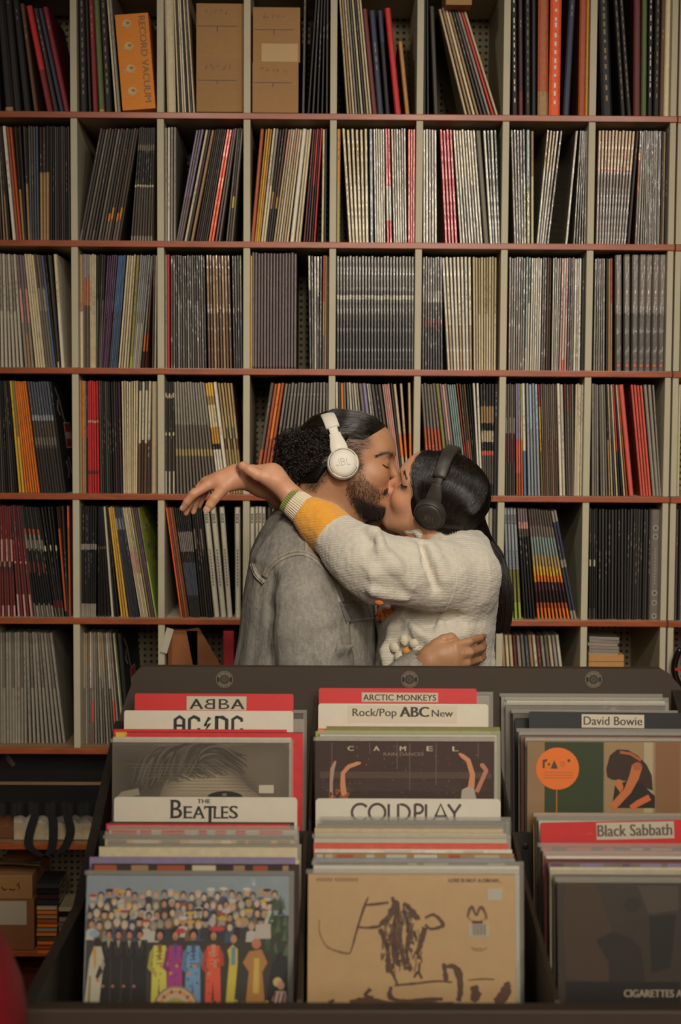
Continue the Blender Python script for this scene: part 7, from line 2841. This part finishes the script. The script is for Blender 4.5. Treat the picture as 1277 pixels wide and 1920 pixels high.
napeL = HW_.l(NAPE[None])[0]
for q in range(4000):
    sd = 1 if q % 4 else -1
    u = nrg.random()
    # parting from the front hair line over the crown
    st = np.array((0.066 - 0.140 * u, 0.004 + 0.004 * nrg.normal(), 0.075 + 0.030 * math.sin(u * 3.0)))
    rad = np.array((0.1095, 0.0870, 0.0865))
    d0 = (st - HCW) / rad
    d0 /= np.linalg.norm(d0)
    # side waypoint: temple for the front locks, further back for the crown
    fx_ = 0.50 - 1.25 * u + 0.06 * nrg.normal()
    d1 = np.array((fx_, sd * 0.85, -0.10 + 0.05 * nrg.normal() + 0.1 * u))
    d1 /= np.linalg.norm(d1)
    d2 = np.array((-0.62 + 0.10 * nrg.normal(), sd * (0.62 - 0.35 * nrg.random()), -0.62))
    d2 /= np.linalg.norm(d2)
    ts = np.linspace(0, 1, 7)[:, None]
    A_ = d0 * (1 - ts) + d1 * ts
    B_ = (d1 * (1 - ts) + d2 * ts)[1:]
    dd = np.concatenate([A_, B_])
    dd /= np.linalg.norm(dd, axis=1, keepdims=True)
    lift = 0.985 + 0.03 * nrg.random()
    pl = HCW + dd * rad * lift
    dw_ = (pl - HCW) @ HW_.R.T
    dw_ /= np.linalg.norm(dw_, axis=1, keepdims=True)
    pw = on_mass(wh_bvh, w_bvh, HW_.w(HCW), dw_, 0.2, 0.0002 + 0.0020 * nrg.random() ** 2)
    paths.append(pw + nrg.normal(0, 0.0002, (13, 3)))
strands('hair_strands', np.array(paths), nrg.uniform(0.0003, 0.0006, len(paths)), MT['hair'], woman, C=shell_col(len(paths), (7, 5, 4), (46, 33, 24)))['kind'] = 'stuff'
paths = []
for q in range(2200):
    a, b_ = nrg.normal(0, 1, 2)
    f = math.hypot(a, b_)
    if f > 1.9:
        a, b_ = a / f * 1.9, b_ / f * 1.9
    off = lambda s1, s2: np.array((a * s1, b_ * s2, 0))
    st = P3(862 + nrg.uniform(-35, 20), nrg.uniform(952, 992), YW - 0.03 + nrg.uniform(-.025, .05))
    end = nrg.uniform(0.86, 1.02)
    pts = [st, P3(882, 1000, YW) + off(.014, .018) * 0.9, P3(917, 1030, YW - .012) + off(.0125, .018), P3(935, 1076, YW - .03) + off(.011, .018), P3(940 + 2 * a, 1130, YW - .04) + off(.011, .016),
           P3(936 + 3 * a, 1130 + 56 * end, YW - .045) + off(.008, .012)]
    w_ = bez(pts, 20)
    w_ += np.sin(np.linspace(0, 9, 20) + nrg.random() * 6)[:, None] * np.array((0.0014, 0.001, 0)) * nrg.normal()
    paths.append(w_)
strands('ponytail', np.array(paths), 0.00055, MT['hair'], woman, C=shell_col(len(paths), (12, 9, 6), (58, 40, 28)))['kind'] = 'stuff'
# sideburn wisps by the ear and loose hairs
paths = []
for q in range(150):
    s0 = surf(nrg.uniform(776, 786), nrg.uniform(905, 930), w_bvh, 0.002)[0]
    e0 = surf(nrg.uniform(784, 800), nrg.uniform(945, 962), w_bvh, 0.003)[0]
    md = (s0 + e0) / 2 + np.array((0.004 * nrg.normal() - 0.002, -0.004, 0))
    paths.append(bez([s0, md, e0], 8))
strands('sideburn_hair', np.array(paths), 0.00028, MT['hair'], woman, C=shell_col(len(paths), (14, 10, 8), (40, 28, 20)))['kind'] = 'stuff'
paths = []
for q in range(120):
    u = nrg.random()
    an = R(20 + 150 * u)
    c = HW_.w(HCW + np.array((math.cos(an) * 0.106, nrg.normal(0, .02), math.sin(an) * 0.085)))
    o_ = HW_.R @ np.array((math.cos(an), 0, math.sin(an)))
    tg = HW_.R @ np.array((-math.sin(an), 0.2 * nrg.normal(), math.cos(an)))
    t = np.linspace(0, 1, 8)[:, None]
    paths.append(c + tg * t * nrg.uniform(.015, .05) + o_ * 0.007 * np.sin(t * 3) * nrg.random())
strands('flyaway_hair', np.array(paths), 0.00022, MT['hair'], woman, C=shell_col(len(paths), (30, 22, 16), (60, 44, 32)))['kind'] = 'stuff'

# nails and rings
def nail(pa, pb, up, person, r_, k=1.0):
    """thin plate over the last finger joint; pa to pb is the joint's axis, up the side the nail lies on"""
    pa, pb, up = np.array(pa), np.array(pb), np.array(up, float)
    t = pb - pa
    L_ = np.linalg.norm(t)
    t /= L_
    up = up - t * (up @ t)
    up /= np.linalg.norm(up)
    sd = np.cross(t, up)
    c = pb - t * L_ * 0.18
    G = []
    for i in range(7):
        u = i / 6 - 0.5
        row = []
        for j in range(7):
            v_ = (j / 6 - 0.5) * 2
            wd = r_ * 0.85 * math.sqrt(max(0.05, 1 - (abs(u) * 1.7) ** 4))
            row.append(c + t * u * r_ * 1.7 * k + sd * wd * v_ + up * (r_ * 1.02 * math.sqrt(max(0.0, 1 - (0.82 * v_) ** 2)) + 0.0006 + (-0.10 * r_ if u > 0.3 else 0)))
        G.append(row)
    mb = MB()
    mb.grid(G)
    return attach(mb.build('fingernail', MT['nail'], person, smooth=True), person)


nail(P3(394, 947, 2.995), P3(388, 957, 2.995), (-0.35, -0.85, -0.1), woman, 0.0088)
nail(P3(351, 941, 3.004), P3(342, 955, 3.008), (-0.8, -0.5, 0.3), woman, 0.0066)


def ring(c, axis, r_, person, name='finger_ring'):
    q = Vector(axis).to_track_quat('Z', 'Y').to_matrix().to_4x4()
    mb = MB()
    G = []
    for i in range(20):
        an = 2 * math.pi * i / 20
        G.append([Matrix.Translation(c) @ q @ Vector(((r_ + .0010 * math.cos(b_ * math.pi / 3)) * math.cos(an), (r_ + .0010 * math.cos(b_ * math.pi / 3)) * math.sin(an), 0.0013 * math.sin(b_ * math.pi / 3))) for b_ in range(6)])
    mb.grid(G, closeu=True, closev=True)
    return attach(mb.build(name, MT['gold'], person, smooth=True), person)


ring(P3(371, 917.5, 3.026), P3(364, 925, 3.026) - P3(386, 905, 3.026), 0.0112, woman)
ring(P3(469, 879.5, 3.008), P3(458, 882, 3.03) - P3(472, 880, 3.005), 0.0104, woman)

# ------------------------------------------------------------------ headphones
def headphones(label, fr, cup_px, top_px, colmat, face_r, cat_col, tilt, pairmat, half, cup_tilt=(0, 0)):
    near_y = -1.0 if fr is HM else 1.0      # which local side faces the viewer
    cL = fr.l(np.array(cup_px)[None])[0]
    tL = fr.l(np.array(top_px)[None])[0]
    mid = np.array((cL[0], 0.0, cL[2]))
    upv = np.array((tL[0] - cL[0], 0.0, tL[2] - cL[2]))
    hgt = np.linalg.norm(upv)
    upv /= hgt
    yv = np.array((0, near_y, 0))
    fwv = np.cross(upv, yv)
    S3 = lambda v_: fr.R @ v_
    root = empty('headphones', label, 'headphones', fr.w(mid))
    rl = Vector(root.location)

    def put(mb, name, m, parent=None, smooth=True):
        o = mb.build(name, m, parent or root, smooth)
        if parent is None:
            o.location = -rl
        return o

    def strip(a0, a1, wfun, th, name, m, rad=0.0):
        n = 30
        G = []
        for i in range(n + 1):
            a = a0 + (a1 - a0) * i / n
            sp = lambda v_: math.copysign(abs(v_) ** 0.74, v_)
            pc = mid + yv * (sp(math.cos(a)) * (half + rad)) + upv * (sp(math.sin(a)) * (hgt + rad))
            nn = yv * math.cos(a) ** 3 / (half) + upv * math.sin(a) ** 3 / hgt + yv * math.cos(a) / half * .3 + upv * math.sin(a) / hgt * .3
            nn /= np.linalg.norm(nn)
            w_ = wfun(a)
            ring_ = []
            for (u, v_) in ((-.5, -.3), (-.42, -.5), (.42, -.5), (.5, -.3), (.5, .3), (.42, .5), (.0, .58), (-.42, .5), (-.5, .3)):
                ring_.append(fr.w(pc + fwv * w_ * u + nn * th * v_))
            G.append(ring_)
        mb = MB()
        s0 = len(mb.v)
        mb.grid(G, closev=True)
        mb.cap(s0, 9)
        mb.cap(s0 + 9 * n, 9, flip=True)
        return put(mb, name, m)

    strip(R(36), R(144), lambda a: 0.030, 0.011, 'headband', colmat)
    for sd in (0, 1):
        A_ = (lambda d_: R(d_)) if sd == 0 else (lambda d_: math.pi - R(d_))
        strip(A_(25), A_(38), lambda a: 0.019, 0.006, 'slider', pairmat)
        strip(A_(6), A_(27), (lambda a: 0.025 + 0.012 * smoothstep(R(26), R(10), min(a, math.pi - a))), 0.010, 'yoke', colmat)
        sg = yv if sd == 0 else -yv
        n3 = S3(sg)
        n3 = n3 / np.linalg.norm(n3)
        if sd == 0:
            n3 = n3 + S3(fwv) * cup_tilt[0] + S3(upv) * cup_tilt[1]
            n3 = n3 / np.linalg.norm(n3)
        c3 = fr.w(mid + sg * half * 0.985 + (0 if sd == 0 else 0) * upv)
        z_ = Vector(n3)
        x_ = Vector(S3(fwv)).normalized()
        x_ = (x_ - z_ * x_.dot(z_)).normalized()
        y_ = z_.cross(x_)
        M_ = Matrix((x_, y_, z_)).transposed().to_4x4()
        M_.translation = Vector(c3)
        r_ = face_r
        mb = MB()
        mb.lathe([(r_ * .55, -0.028), (r_ * .86, -0.028), (r_ * .97, -0.020), (r_ * .97, -0.012), (r_ * .80, -0.008)], M_, 40)
        put(mb, 'ear_cushion', MT['cushw'])
        mb = MB()
        mb.lathe([(r_ * .8, -0.014), (r_ * .97, -0.012), (r_ * 1.0, -0.004), (r_ * .985, 0.006), (r_ * .93, 0.011), (r_ * .885, 0.0125), (r_ * .875, 0.0105), (r_ * .855, 0.0105), (r_ * .845, 0.0125), (r_ * .6, 0.0142), (r_ * .25, 0.0150)], M_, 48)
        cup = put(mb, 'ear_cup', colmat)
        mb = MB()                         # dark groove around the face, open in three places
        for a0, a1 in ((20, 112), (118, 210), (250, 330)):
            pts = [M_ @ Vector((r_ * .865 * math.cos(R(a)), r_ * .865 * math.sin(R(a)), 0.0118)) for a in np.linspace(a0, a1, 16)]
            mb.tube(pts, 0.0007, 5)
        mb.build('groove_line', MT['cushw'], cup, smooth=True)
        if sd == 0:                       # embossed three-letter mark, rows of fine vertical ribs
            ins = M_.inverted().to_3x3()
            hx = ins @ Vector(_r2)
            hx.z = 0
            hx.normalize()
            hy = Vector((0, 0, 1)).cross(hx)
            if (hy.dot(ins @ Vector(_u2))) < 0:
                hy = -hy
            lm = MB()
            o3 = M_ @ Vector((0, 0, 0.0156)) - (M_.to_3x3() @ hx) * r_ * .46 - (M_.to_3x3() @ hy) * r_ * .22
            ux_, uy_ = np.array(M_.to_3x3() @ hx), np.array(M_.to_3x3() @ hy)
            # slanted slightly with the cup
            ux_, uy_ = ux_ * math.cos(tilt) + uy_ * math.sin(tilt), uy_ * math.cos(tilt) - ux_ * math.sin(tilt)
            u_ = r_ * .92
            J = [[(.26, .46), (.26, .10), (.20, .02), (.10, .02), (.04, .10)]]
            B_ = [[(.38, .02), (.38, .46)], [(.38, .46), (.54, .46), (.60, .40), (.60, .30), (.54, .25), (.38, .25)], [(.54, .25), (.62, .19), (.62, .09), (.55, .02), (.38, .02)]]
            L_ = [[(.76, .46), (.76, .02), (.98, .02)]]
            for st in J + B_ + L_:
                add_stroke(lm, [(a * u_, b_ * u_) for a, b_ in st], 0.0016 if fr is HM else 0.0022, o3, ux_, uy_, (1, 1, 1, 1))
            lm.build('logo', cat_col, cup)
    return root


HPW = headphones('white on-ear headphones worn over the man\'s slicked dark hair', HM, P3(643, 870, YM_ - 0.098), P3(612, 781, YM_), MT['wplast'], 0.0345, MT['pgrey'], R(8), MT['wplast'], 0.094)
HPB = headphones('black on-ear headphones worn over the woman\'s long black hair', HW_, P3(805, 967, YW - 0.118), P3(853, 835, YW - .03), MT['bplast'], 0.0350, mat('embossed_dark', (84, 78, 70), rough=0.5), R(-6), MT['bplast'], 0.092, (0, -0.25))
# ------------------------------------------------------------------ boxes and odds and ends on the shelves
def shelf_box(name, label, cat, pl, pr, pb, pt, Y, depth, col, group=None, lean=0.0, mt='card', bev=0.0015, yaw=0.0):
    """box whose front face spans photo columns pl..pr and rows pt..pb at distance Y; origin at its front lower left corner"""
    A = W(pl, pb, Y)
    w = (pr - pl) / PXM(Y)
    h = (pb - pt) / PXM(Y)
    root = empty(name, label, cat, A, group, rot=(0, lean, yaw))
    mb = MB()
    mb.box((0, 0, 0), (w, depth, h), col, bev=bev)
    mb.build('carton' if mt == 'card' else 'body', MT[mt], root)
    return root, w, h


def slot(root, x0, x1, z, w_=0.0018, col=srgb(70, 44, 24), drop=None):
    mb = MB()
    mb.box((x0, -0.0006, z - w_), (x1, 0.0006, z), col)
    if drop:
        mb.box(((x0 + x1) / 2 - .0012, -0.0006, z - drop), ((x0 + x1) / 2 + .0012, 0.0006, z - w_), col)
    mb.build('flap_slot', MT['ink'], root)


def scrawl(root, x0, x1, z0, z1, seed, n=5):
    """faint marker handwriting, not readable in the photo"""
    r_ = random.Random(seed)
    mb = MB()
    for q in range(n):
        xa = x0 + (x1 - x0) * q / n
        wd = (x1 - x0) / n * .75
        pts = [(xa + wd * r_.random(), z0 + (z1 - z0) * (0.1 + .9 * r_.random())) for _ in range(4)]
        add_stroke(mb, pts, 0.0016, (0, -0.0005, 0), FX, FZ, srgb(112, 80, 48))
    mb.build('handwriting', MT['ink'], root)


CARD = pal('card')
GB = 'brown cartons on the top shelf'
for (pl, pr, pt, pm, pb, l1, l2, lean, sd) in ((368, 455, 10, 111, 208.5, 'upper brown carton on the top shelf, third cell, plain front', 'lower brown carton on the top shelf, third cell', 0, 1),
                                              (474, 560, 17, 117, 210, 'upper brown carton bearing a yellow paper label, top shelf', 'lower brown carton under the one with the yellow label', 0, 2)):
    Yb = SY + 0.03
    lo_, w_, h_ = shelf_box('carton', l2, 'box', pl - (1 if sd == 2 else 0), pr - (2 if sd == 2 else 0), pb + 1, pm + 2.0, Yb, 0.30, jit(CARD, .04), GB)
    slot(lo_, 0.004, w_ * .86, h_ * .60, drop=0.012)
    scrawl(lo_, w_ * .15, w_ * .8, h_ * .78, h_ * .9, sd * 10)
    up_, w_, h_ = shelf_box('carton', l1, 'box', pl, pr + (1 if sd == 2 else 0), pm - 0.2, pt, Yb, 0.30, jit(CARD, .04), GB)
    slot(up_, 0.004, w_ * .86, h_ * .60, drop=0.016)
    scrawl(up_, w_ * .18, w_ * .7, h_ * .78, h_ * .9, sd * 10 + 3)
    if sd == 2:
        mb = MB()
        k = 1 / PXM(Yb)
        mb.box((16 * k, -0.0008, 1 * k), (83 * k, 0.0004, 34 * k), srgb(186, 150, 92))
        mb.build('paper_label', MT['ink'], up_)

# orange box of a record cleaner, leaning a little
ob, w_, h_ = shelf_box('orange_box', 'orange cardboard box with dark capitals and four small pictures, top shelf', 'box', 230, 291, 207.5, 34, SY + 0.012, 0.24, srgb(226, 138, 48), lean=-R(4.6), bev=0.001)
mb = MB()
k = 1 / PXM(SY + 0.012)
add_text(mb, 'RECORD VACUUM', (w_ * .70, -0.0006, h_ * .97), (0, 0, -1), (1, 0, 0), h_ * .90, w_ * .20, srgb(128, 82, 34), bold=0.0006)
for q in range(4):
    zc = h_ * (0.90 - q * 0.235)
    cx_ = w_ * .34
    mb.ellipse((cx_, -0.0006, zc), FX, FZ, w_ * .13, w_ * .13, srgb(206, 168, 96), 16)
    mb.ellipse((cx_ + .003, -0.0008, zc + .002), FX, FZ, w_ * .06, w_ * .05, srgb(140, 104, 56), 12)
    add_stroke(mb, [(cx_ - w_ * .2, zc - .004), (cx_, zc - .009), (cx_ + w_ * .18, zc)], 0.004, (0, -0.0009, 0), FX, FZ, srgb(196, 150, 88))
mb.build('print', MT['ink'], ob)

# black folder with a grey label, a corner of a carton above
# labels on the red and black spines of the top shelf
hb, w_, h_ = shelf_box('carton', 'corner of a brown carton jutting from the shelf above the buff records', 'box', 836, 884, 9, -40, SY - 0.03, 0.2, CARD)

# sixth row: open brown carton, white sheet, red book, box of discs
oc, w_, h_ = shelf_box('carton', 'open reddish-brown carton with a raised flap beside the denim jacket', 'box', 316, 372, 1403, 1182, SY + 0.03, 0.20, srgb(150, 92, 48))
oc.location.z = shz(5) + 0.0012
mb = MB()
k = 1 / PXM(SY + .03)
mb.box((-.001, -.0008, .02), (w_ * .12, .001, h_ * .96), srgb(120, 70, 36))
mb.build('carton_edge', MT['card'], oc)
mb = MB()
prism_pts = [(w_ * .6, 0.0, h_), (w_ * 1.02, 0.0, h_ + 6 * k), (w_ * 1.75, 0.01, h_ * .70), (w_ * 1.55, 0.01, h_ * .35), (w_ * 1.05, 0.0, h_ * .4)]
mb.face(prism_pts, srgb(140, 86, 46))
mb.face([(a, b_ + .004, c) for a, b_, c in prism_pts][::-1], srgb(120, 72, 38))
for i in range(5):
    a, b_ = prism_pts[i], prism_pts[(i + 1) % 5]
    mb.face([b_, a, (a[0], a[1] + .004, a[2]), (b_[0], b_[1] + .004, b_[2])], srgb(110, 66, 34))
mb.build('flap', MT['card'], oc)
ps = MB()
ps.box((0, 0, 0), (0.020, 0.0015, 0.072), srgb(190, 180, 158))
o = ps.build('paper_slip', MT['paper'])
o.location = W(300, 1222, SY - 0.004)
o.rotation_euler = (0, R(16), 0)
tag(o, 'white paper slip taped to the upright next to the open brown carton', 'paper slip')
rb = MB()
rb.box((0, 0, 0), (0.031, 0.22, 0.335), srgb(158, 26, 32), bev=0.004)
o = rb.build('book', MT['cloth'])
o.location = (W(418, 1300, SY + .02)[0], SY + .02, shz(5) + .001)
tag(o, 'crimson book standing in the sixth row beside the denim jacket', 'book')
db, w_, h_ = shelf_box('carton', 'shallow brown carton holding clear disc cases behind the bin', 'box', 1101, 1168, 1407, 1229, SY + 0.03, 0.18, srgb(190, 138, 78))
db.location.z = shz(5) + 0.0012
slot(db, 0.0, w_ * .98, h_ * .93, 0.0012)
for q in range(6):
    mb = MB()
    mb.box((0, 0, 0), (0.086, 0.13, 0.0085), jit(pal('grey'), .2), bev=0.001)
    o = mb.build('disc_case', MT['gloss'])
    o.location = W(1102, 1230, SY + .035) + np.array((brng.uniform(0, .004), 0.0, 0.002 + q * 0.0092))
    o.rotation_euler = (0, R(1.5), R(brng.uniform(-3, 3)))
    tag(o, f'clear disc case, {ORD[q]} from the bottom of the stack in the shallow carton', 'disc case', 'clear disc cases in the carton')

# neighbouring unit: a few sleeves and a black headset on a hook
for q, (r, nm) in enumerate(((1, 'char'), (2, 'mgrey'), (3, 'cream'), (4, 'dgrey'), (4, 'black'))):
    mb = MB()
    record_mesh(mb, 0.008, 0.315, 0.315, [(nm, 1.0)], set(), None, Matrix.Identity(4), 0)
    o = mb.build('vinyl_record', MATS)
    o.location = (SHELFX1 + 0.028 + (0.0095 if q == 4 else 0), SY + 0.02, shz(r) + .001)
    tag(o, ['charcoal record at the edge of the neighbouring unit, second shelf', 'grey record at the edge of the neighbouring unit, third shelf', 'cream record at the edge of the neighbouring unit, fourth shelf',
            'dark grey record next to the double upright, fifth shelf', 'black record just past the double upright, fifth shelf'][q], 'record', 'records in the neighbouring unit')
mb = MB()
for q in range(1):
    mb.tube([W(1276 - 12 * math.sin(t * 3.14), 1215 + 75 * t, SY - .03) for t in np.linspace(0, 1, 14)], 0.010, 8, srgb(20, 18, 16))
hd = mb.build('cable_loop', MT['gloss'], smooth=True)
tag(hd, 'black looped cable hanging on the neighbouring shelving unit, with a red tag', 'cable')
mb = MB()
mb.box((0, 0, 0), (0.012, 0.006, 0.008), srgb(206, 40, 36), bev=.001)
o = mb.build('tag', MT['gloss'], hd)
o.location = W(1266, 1258, SY - .045)
tag(o, 'red tag')

# ---- lower left: dark compartments with boxes, a bag and stacked discs
def solid(name, label, cat, pl, pr, pt, pb, Y, d, col, mt='card', group=None, bev=0.002, yaw=0):
    r_, w_, h_ = shelf_box(name, label, cat, pl, pr, pb, pt, Y, d, col, group, 0, mt, bev, yaw)
    return r_, w_, h_


wb, w_, h_ = solid('storage_crate', 'black storage crate in the dark gap under the lowest record shelf', 'crate', -20, 205, 1440, 1597, SY + 0.13, 0.22, srgb(16, 13, 11), 'ink')
wb.location.z = 0.3965
mb = MB()
mb.box((0.0, -0.006, h_ * .565), (w_, 0.0, h_ * .60), srgb(140, 98, 54))
mb.build('wooden_lip', MT['board'], wb)
mb = MB()
mb.tube([(0.075, -.004, h_ * .80), (0.062, -.006, h_ * .88), (0.050, -.004, h_ * .97)], [0.008, 0.010, 0.007], 8, srgb(96, 84, 72))
mb.build('handle', MT['ink'], wb)
lc, w_, h_ = solid('carton', 'low brown carton with papers behind the black bag straps', 'box', -20, 60, 1553, 1596.5, SY + 0.05, 0.07, srgb(120, 72, 38))
lc.location.z = 0.3965
for q, (pl, pr, pt, c_, lb) in enumerate(((26, 96, 1530, 'off', 'white paper bundle behind the black bag straps'), (98, 190, 1532, 'grey', 'grey paper bundle beside the black bag straps'))):
    mb = MB()
    mb.box((0, 0, 0), ((pr - pl) / PXM(SY + .03), 0.02, (1592 - pt) / PXM(SY + .03)), pal(c_), bev=.002)
    mb.box((.004, -.004, .004), ((pr - pl) / PXM(SY + .03) * .9, 0.0, (1592 - pt) / PXM(SY + .03) * .55), jit(pal('sand'), .1), bev=.001)
    o = mb.build('paper_bundle', MT['paper'])
    o.location = W(pl, 1597, SY + .03)
    o.location.z = 0.3965
    tag(o, lb, 'papers')
bag = empty('tote_bag', 'black cloth bag hanging in the dark compartment with its two loop straps', 'bag', W(90, 1560, SY - .02))
mb = MB()
bl = Vector(bag.location)
wp = lambda px, py, Y=SY - .02: tuple(W(px, py, Y) - np.array(bl))
for pts in (((66, 1528), (56, 1560), (54, 1585), (70, 1600), (88, 1606), (98, 1585), (100, 1550), (97, 1528)), ((126, 1530), (132, 1560), (120, 1590), (100, 1604))):
    P_ = bez([(a, b_, 0) for a, b_ in pts], 20)
    rows = [[np.array(wp(p[0] - 8, p[1])), np.array(wp(p[0] + 8, p[1]))] for p in P_]
    mb.grid(rows, srgb(20, 18, 17))
    mb.grid([[a + np.array((0, .004, 0)), b_ + np.array((0, .004, 0))] for a, b_ in rows], srgb(20, 18, 17), flip=True)
mb.build('strap', MT['cloth'], bag)
mb = MB()
mb.grid([[np.array(wp(px, py + 3 * math.sin(px * .3), SY - .015 + .006 * math.sin(px * .2))) for py in (1505, 1515, 1530)] for px in np.linspace(-10, 200, 26)], srgb(15, 13, 12))
mb.build('bag_rim', MT['cloth'], bag, smooth=True)
bc, w_, h_ = solid('carton', 'brown carton with a white label near the floor', 'box', -20, 66, 1700, 1799, SY + 0.0, 0.25, srgb(130, 78, 40))
mb = MB()
k = 1 / PXM(SY)
mb.box((20 * k, -.001, 50 * k), (72 * k, .001, 96 * k), srgb(176, 160, 134))
mb.build('paper_label', MT['ink'], bc)
bc.location.z = 0.0845
bc2, w_, h_ = solid('carton', 'tan carton with dark handwriting, on the labelled carton', 'box', -20, 62, 1650, 1696.2, SY + 0.0, 0.25, srgb(152, 108, 62))
bc2.location.z = 0.0845 + 99 / PXM(SY) + 0.0012
mb = MB()
for pts in (((24, 24), (28, 18), (34, 20)), ((38, 20), (46, 18), (50, 20)), ((52, 26), (56, 32), (58, 20))):
    add_stroke(mb, [(a * k, b_ * k) for a, b_ in pts], 2.2 * k, (0, -.0015, 0), FX, FZ, srgb(50, 36, 26))
mb.build('handwriting', MT['ink'], bc2)
mb = MB()
mb.grid([[W(-15 + 6 * j * 3.0, 1622 - 4 * i - 2 * math.sin(j + i), SY + .02 + .05 * i) for j in range(6)] for i in range(5)], srgb(140, 112, 74))
o = mb.build('crumpled_paper', MT['paper'], smooth=True)
tag(o, 'crumpled brown paper on top of the tan carton', 'paper')
for q in range(11):
    mb = MB()
    c_ = ['orange', 'rust', 'orange', 'dgrey', 'orange', 'grey', 'orange', 'rust', 'tan', 'orange', 'sand'][q]
    z0, z1 = 1788 - q * 8.2, 1788 - q * 8.2 - 7.2
    mb.box((0, 0, 0), (39 / PXM(SY), 0.12, 7.2 / PXM(SY)), tuple(0.55 * v for v in pal(c_)[:3]) + (1,), bev=.0008)
    mb.box((.001, -.0006, .0012), (37 / PXM(SY), .001, 5.6 / PXM(SY)), tuple(0.9 * v for v in pal(c_)[:3]) + (1,))
    o = mb.build('disc_case', MT['gloss'])
    o.location = W(69 + brng.uniform(-.8, .8), z0, SY)
    tag(o, f'disc case with a {["orange","russet","orange","dark","orange","grey","orange","russet","tan","orange","sandy"][q]} spine, {ORD[q]} from the bottom of the stack by the cartons', 'disc case', 'disc cases stacked by the cartons')
for q in range(9):
    mb = MB()
    c_ = ['pink', 'grey', 'cream', 'mgrey', 'mustard', 'mauve', 'grey', 'black', 'sand'][q]
    mb.box((0, 0, 0), (46 / PXM(SY), 0.12, 8.2 / PXM(SY)), tuple(0.7 * v for v in pal(c_)[:3]) + (1,), bev=.0008)
    o = mb.build('disc_case', MT['gloss'])
    o.location = W(110 + brng.uniform(-1, 1), 1788 - q * 9.6, SY) + np.array((0, 0, .0035))
    tag(o, f'disc case, {ORD[q]} from the bottom of the mixed stack beside the orange-spined one', 'disc case', 'disc cases in the mixed stack')
for q in range(4):
    mb = MB()
    mb.box((0, 0, 0), (44 / PXM(SY), 0.12, 8.6 / PXM(SY)), [srgb(40, 44, 44), srgb(56, 30, 34), srgb(26, 24, 24), srgb(46, 50, 50)][q], bev=.0008)
    o = mb.build('disc_case', MT['gloss'])
    o.location = W(68, 1696 - q * 10, SY + .002)
    tag(o, f'dark disc case, {ORD[q]} upward on top of the orange-spined stack', 'disc case', 'disc cases stacked by the cartons')

# red rounded seat at the corner of the frame
st = empty('upholstered_stool', 'stool with a rounded crimson cushion at the front corner beside the bin', 'stool', (W(40, 1900, 1.55)[0] - 0.172, 1.55, 0))
mb = MB()
cx0 = st.location
M_ = Matrix.Translation((0, 0, 0))
zt = W(0, 1800, 1.55)[2]
mb.lathe([(0.02, zt + .035), (0.10, zt + .030), (0.152, zt + .008), (0.170, zt - .04), (0.176, zt - .08), (0.168, zt - .11), (0.12, zt - .115)], M_, 40, srgb(132, 16, 28))
mb.build('cushion', MT['cloth'], st, smooth=True)
mb = MB()
mb.lathe([(0.022, 0.02), (0.022, zt - .11)], M_, 16, srgb(60, 56, 52))
mb.build('post', MT['gloss'], st, smooth=True)
mb = MB()
mb.lathe([(0.16, 0.0), (0.165, 0.012), (0.06, 0.03), (0.024, 0.05)], M_, 32, srgb(60, 56, 52))
mb.build('base', MT['gloss'], st, smooth=True)
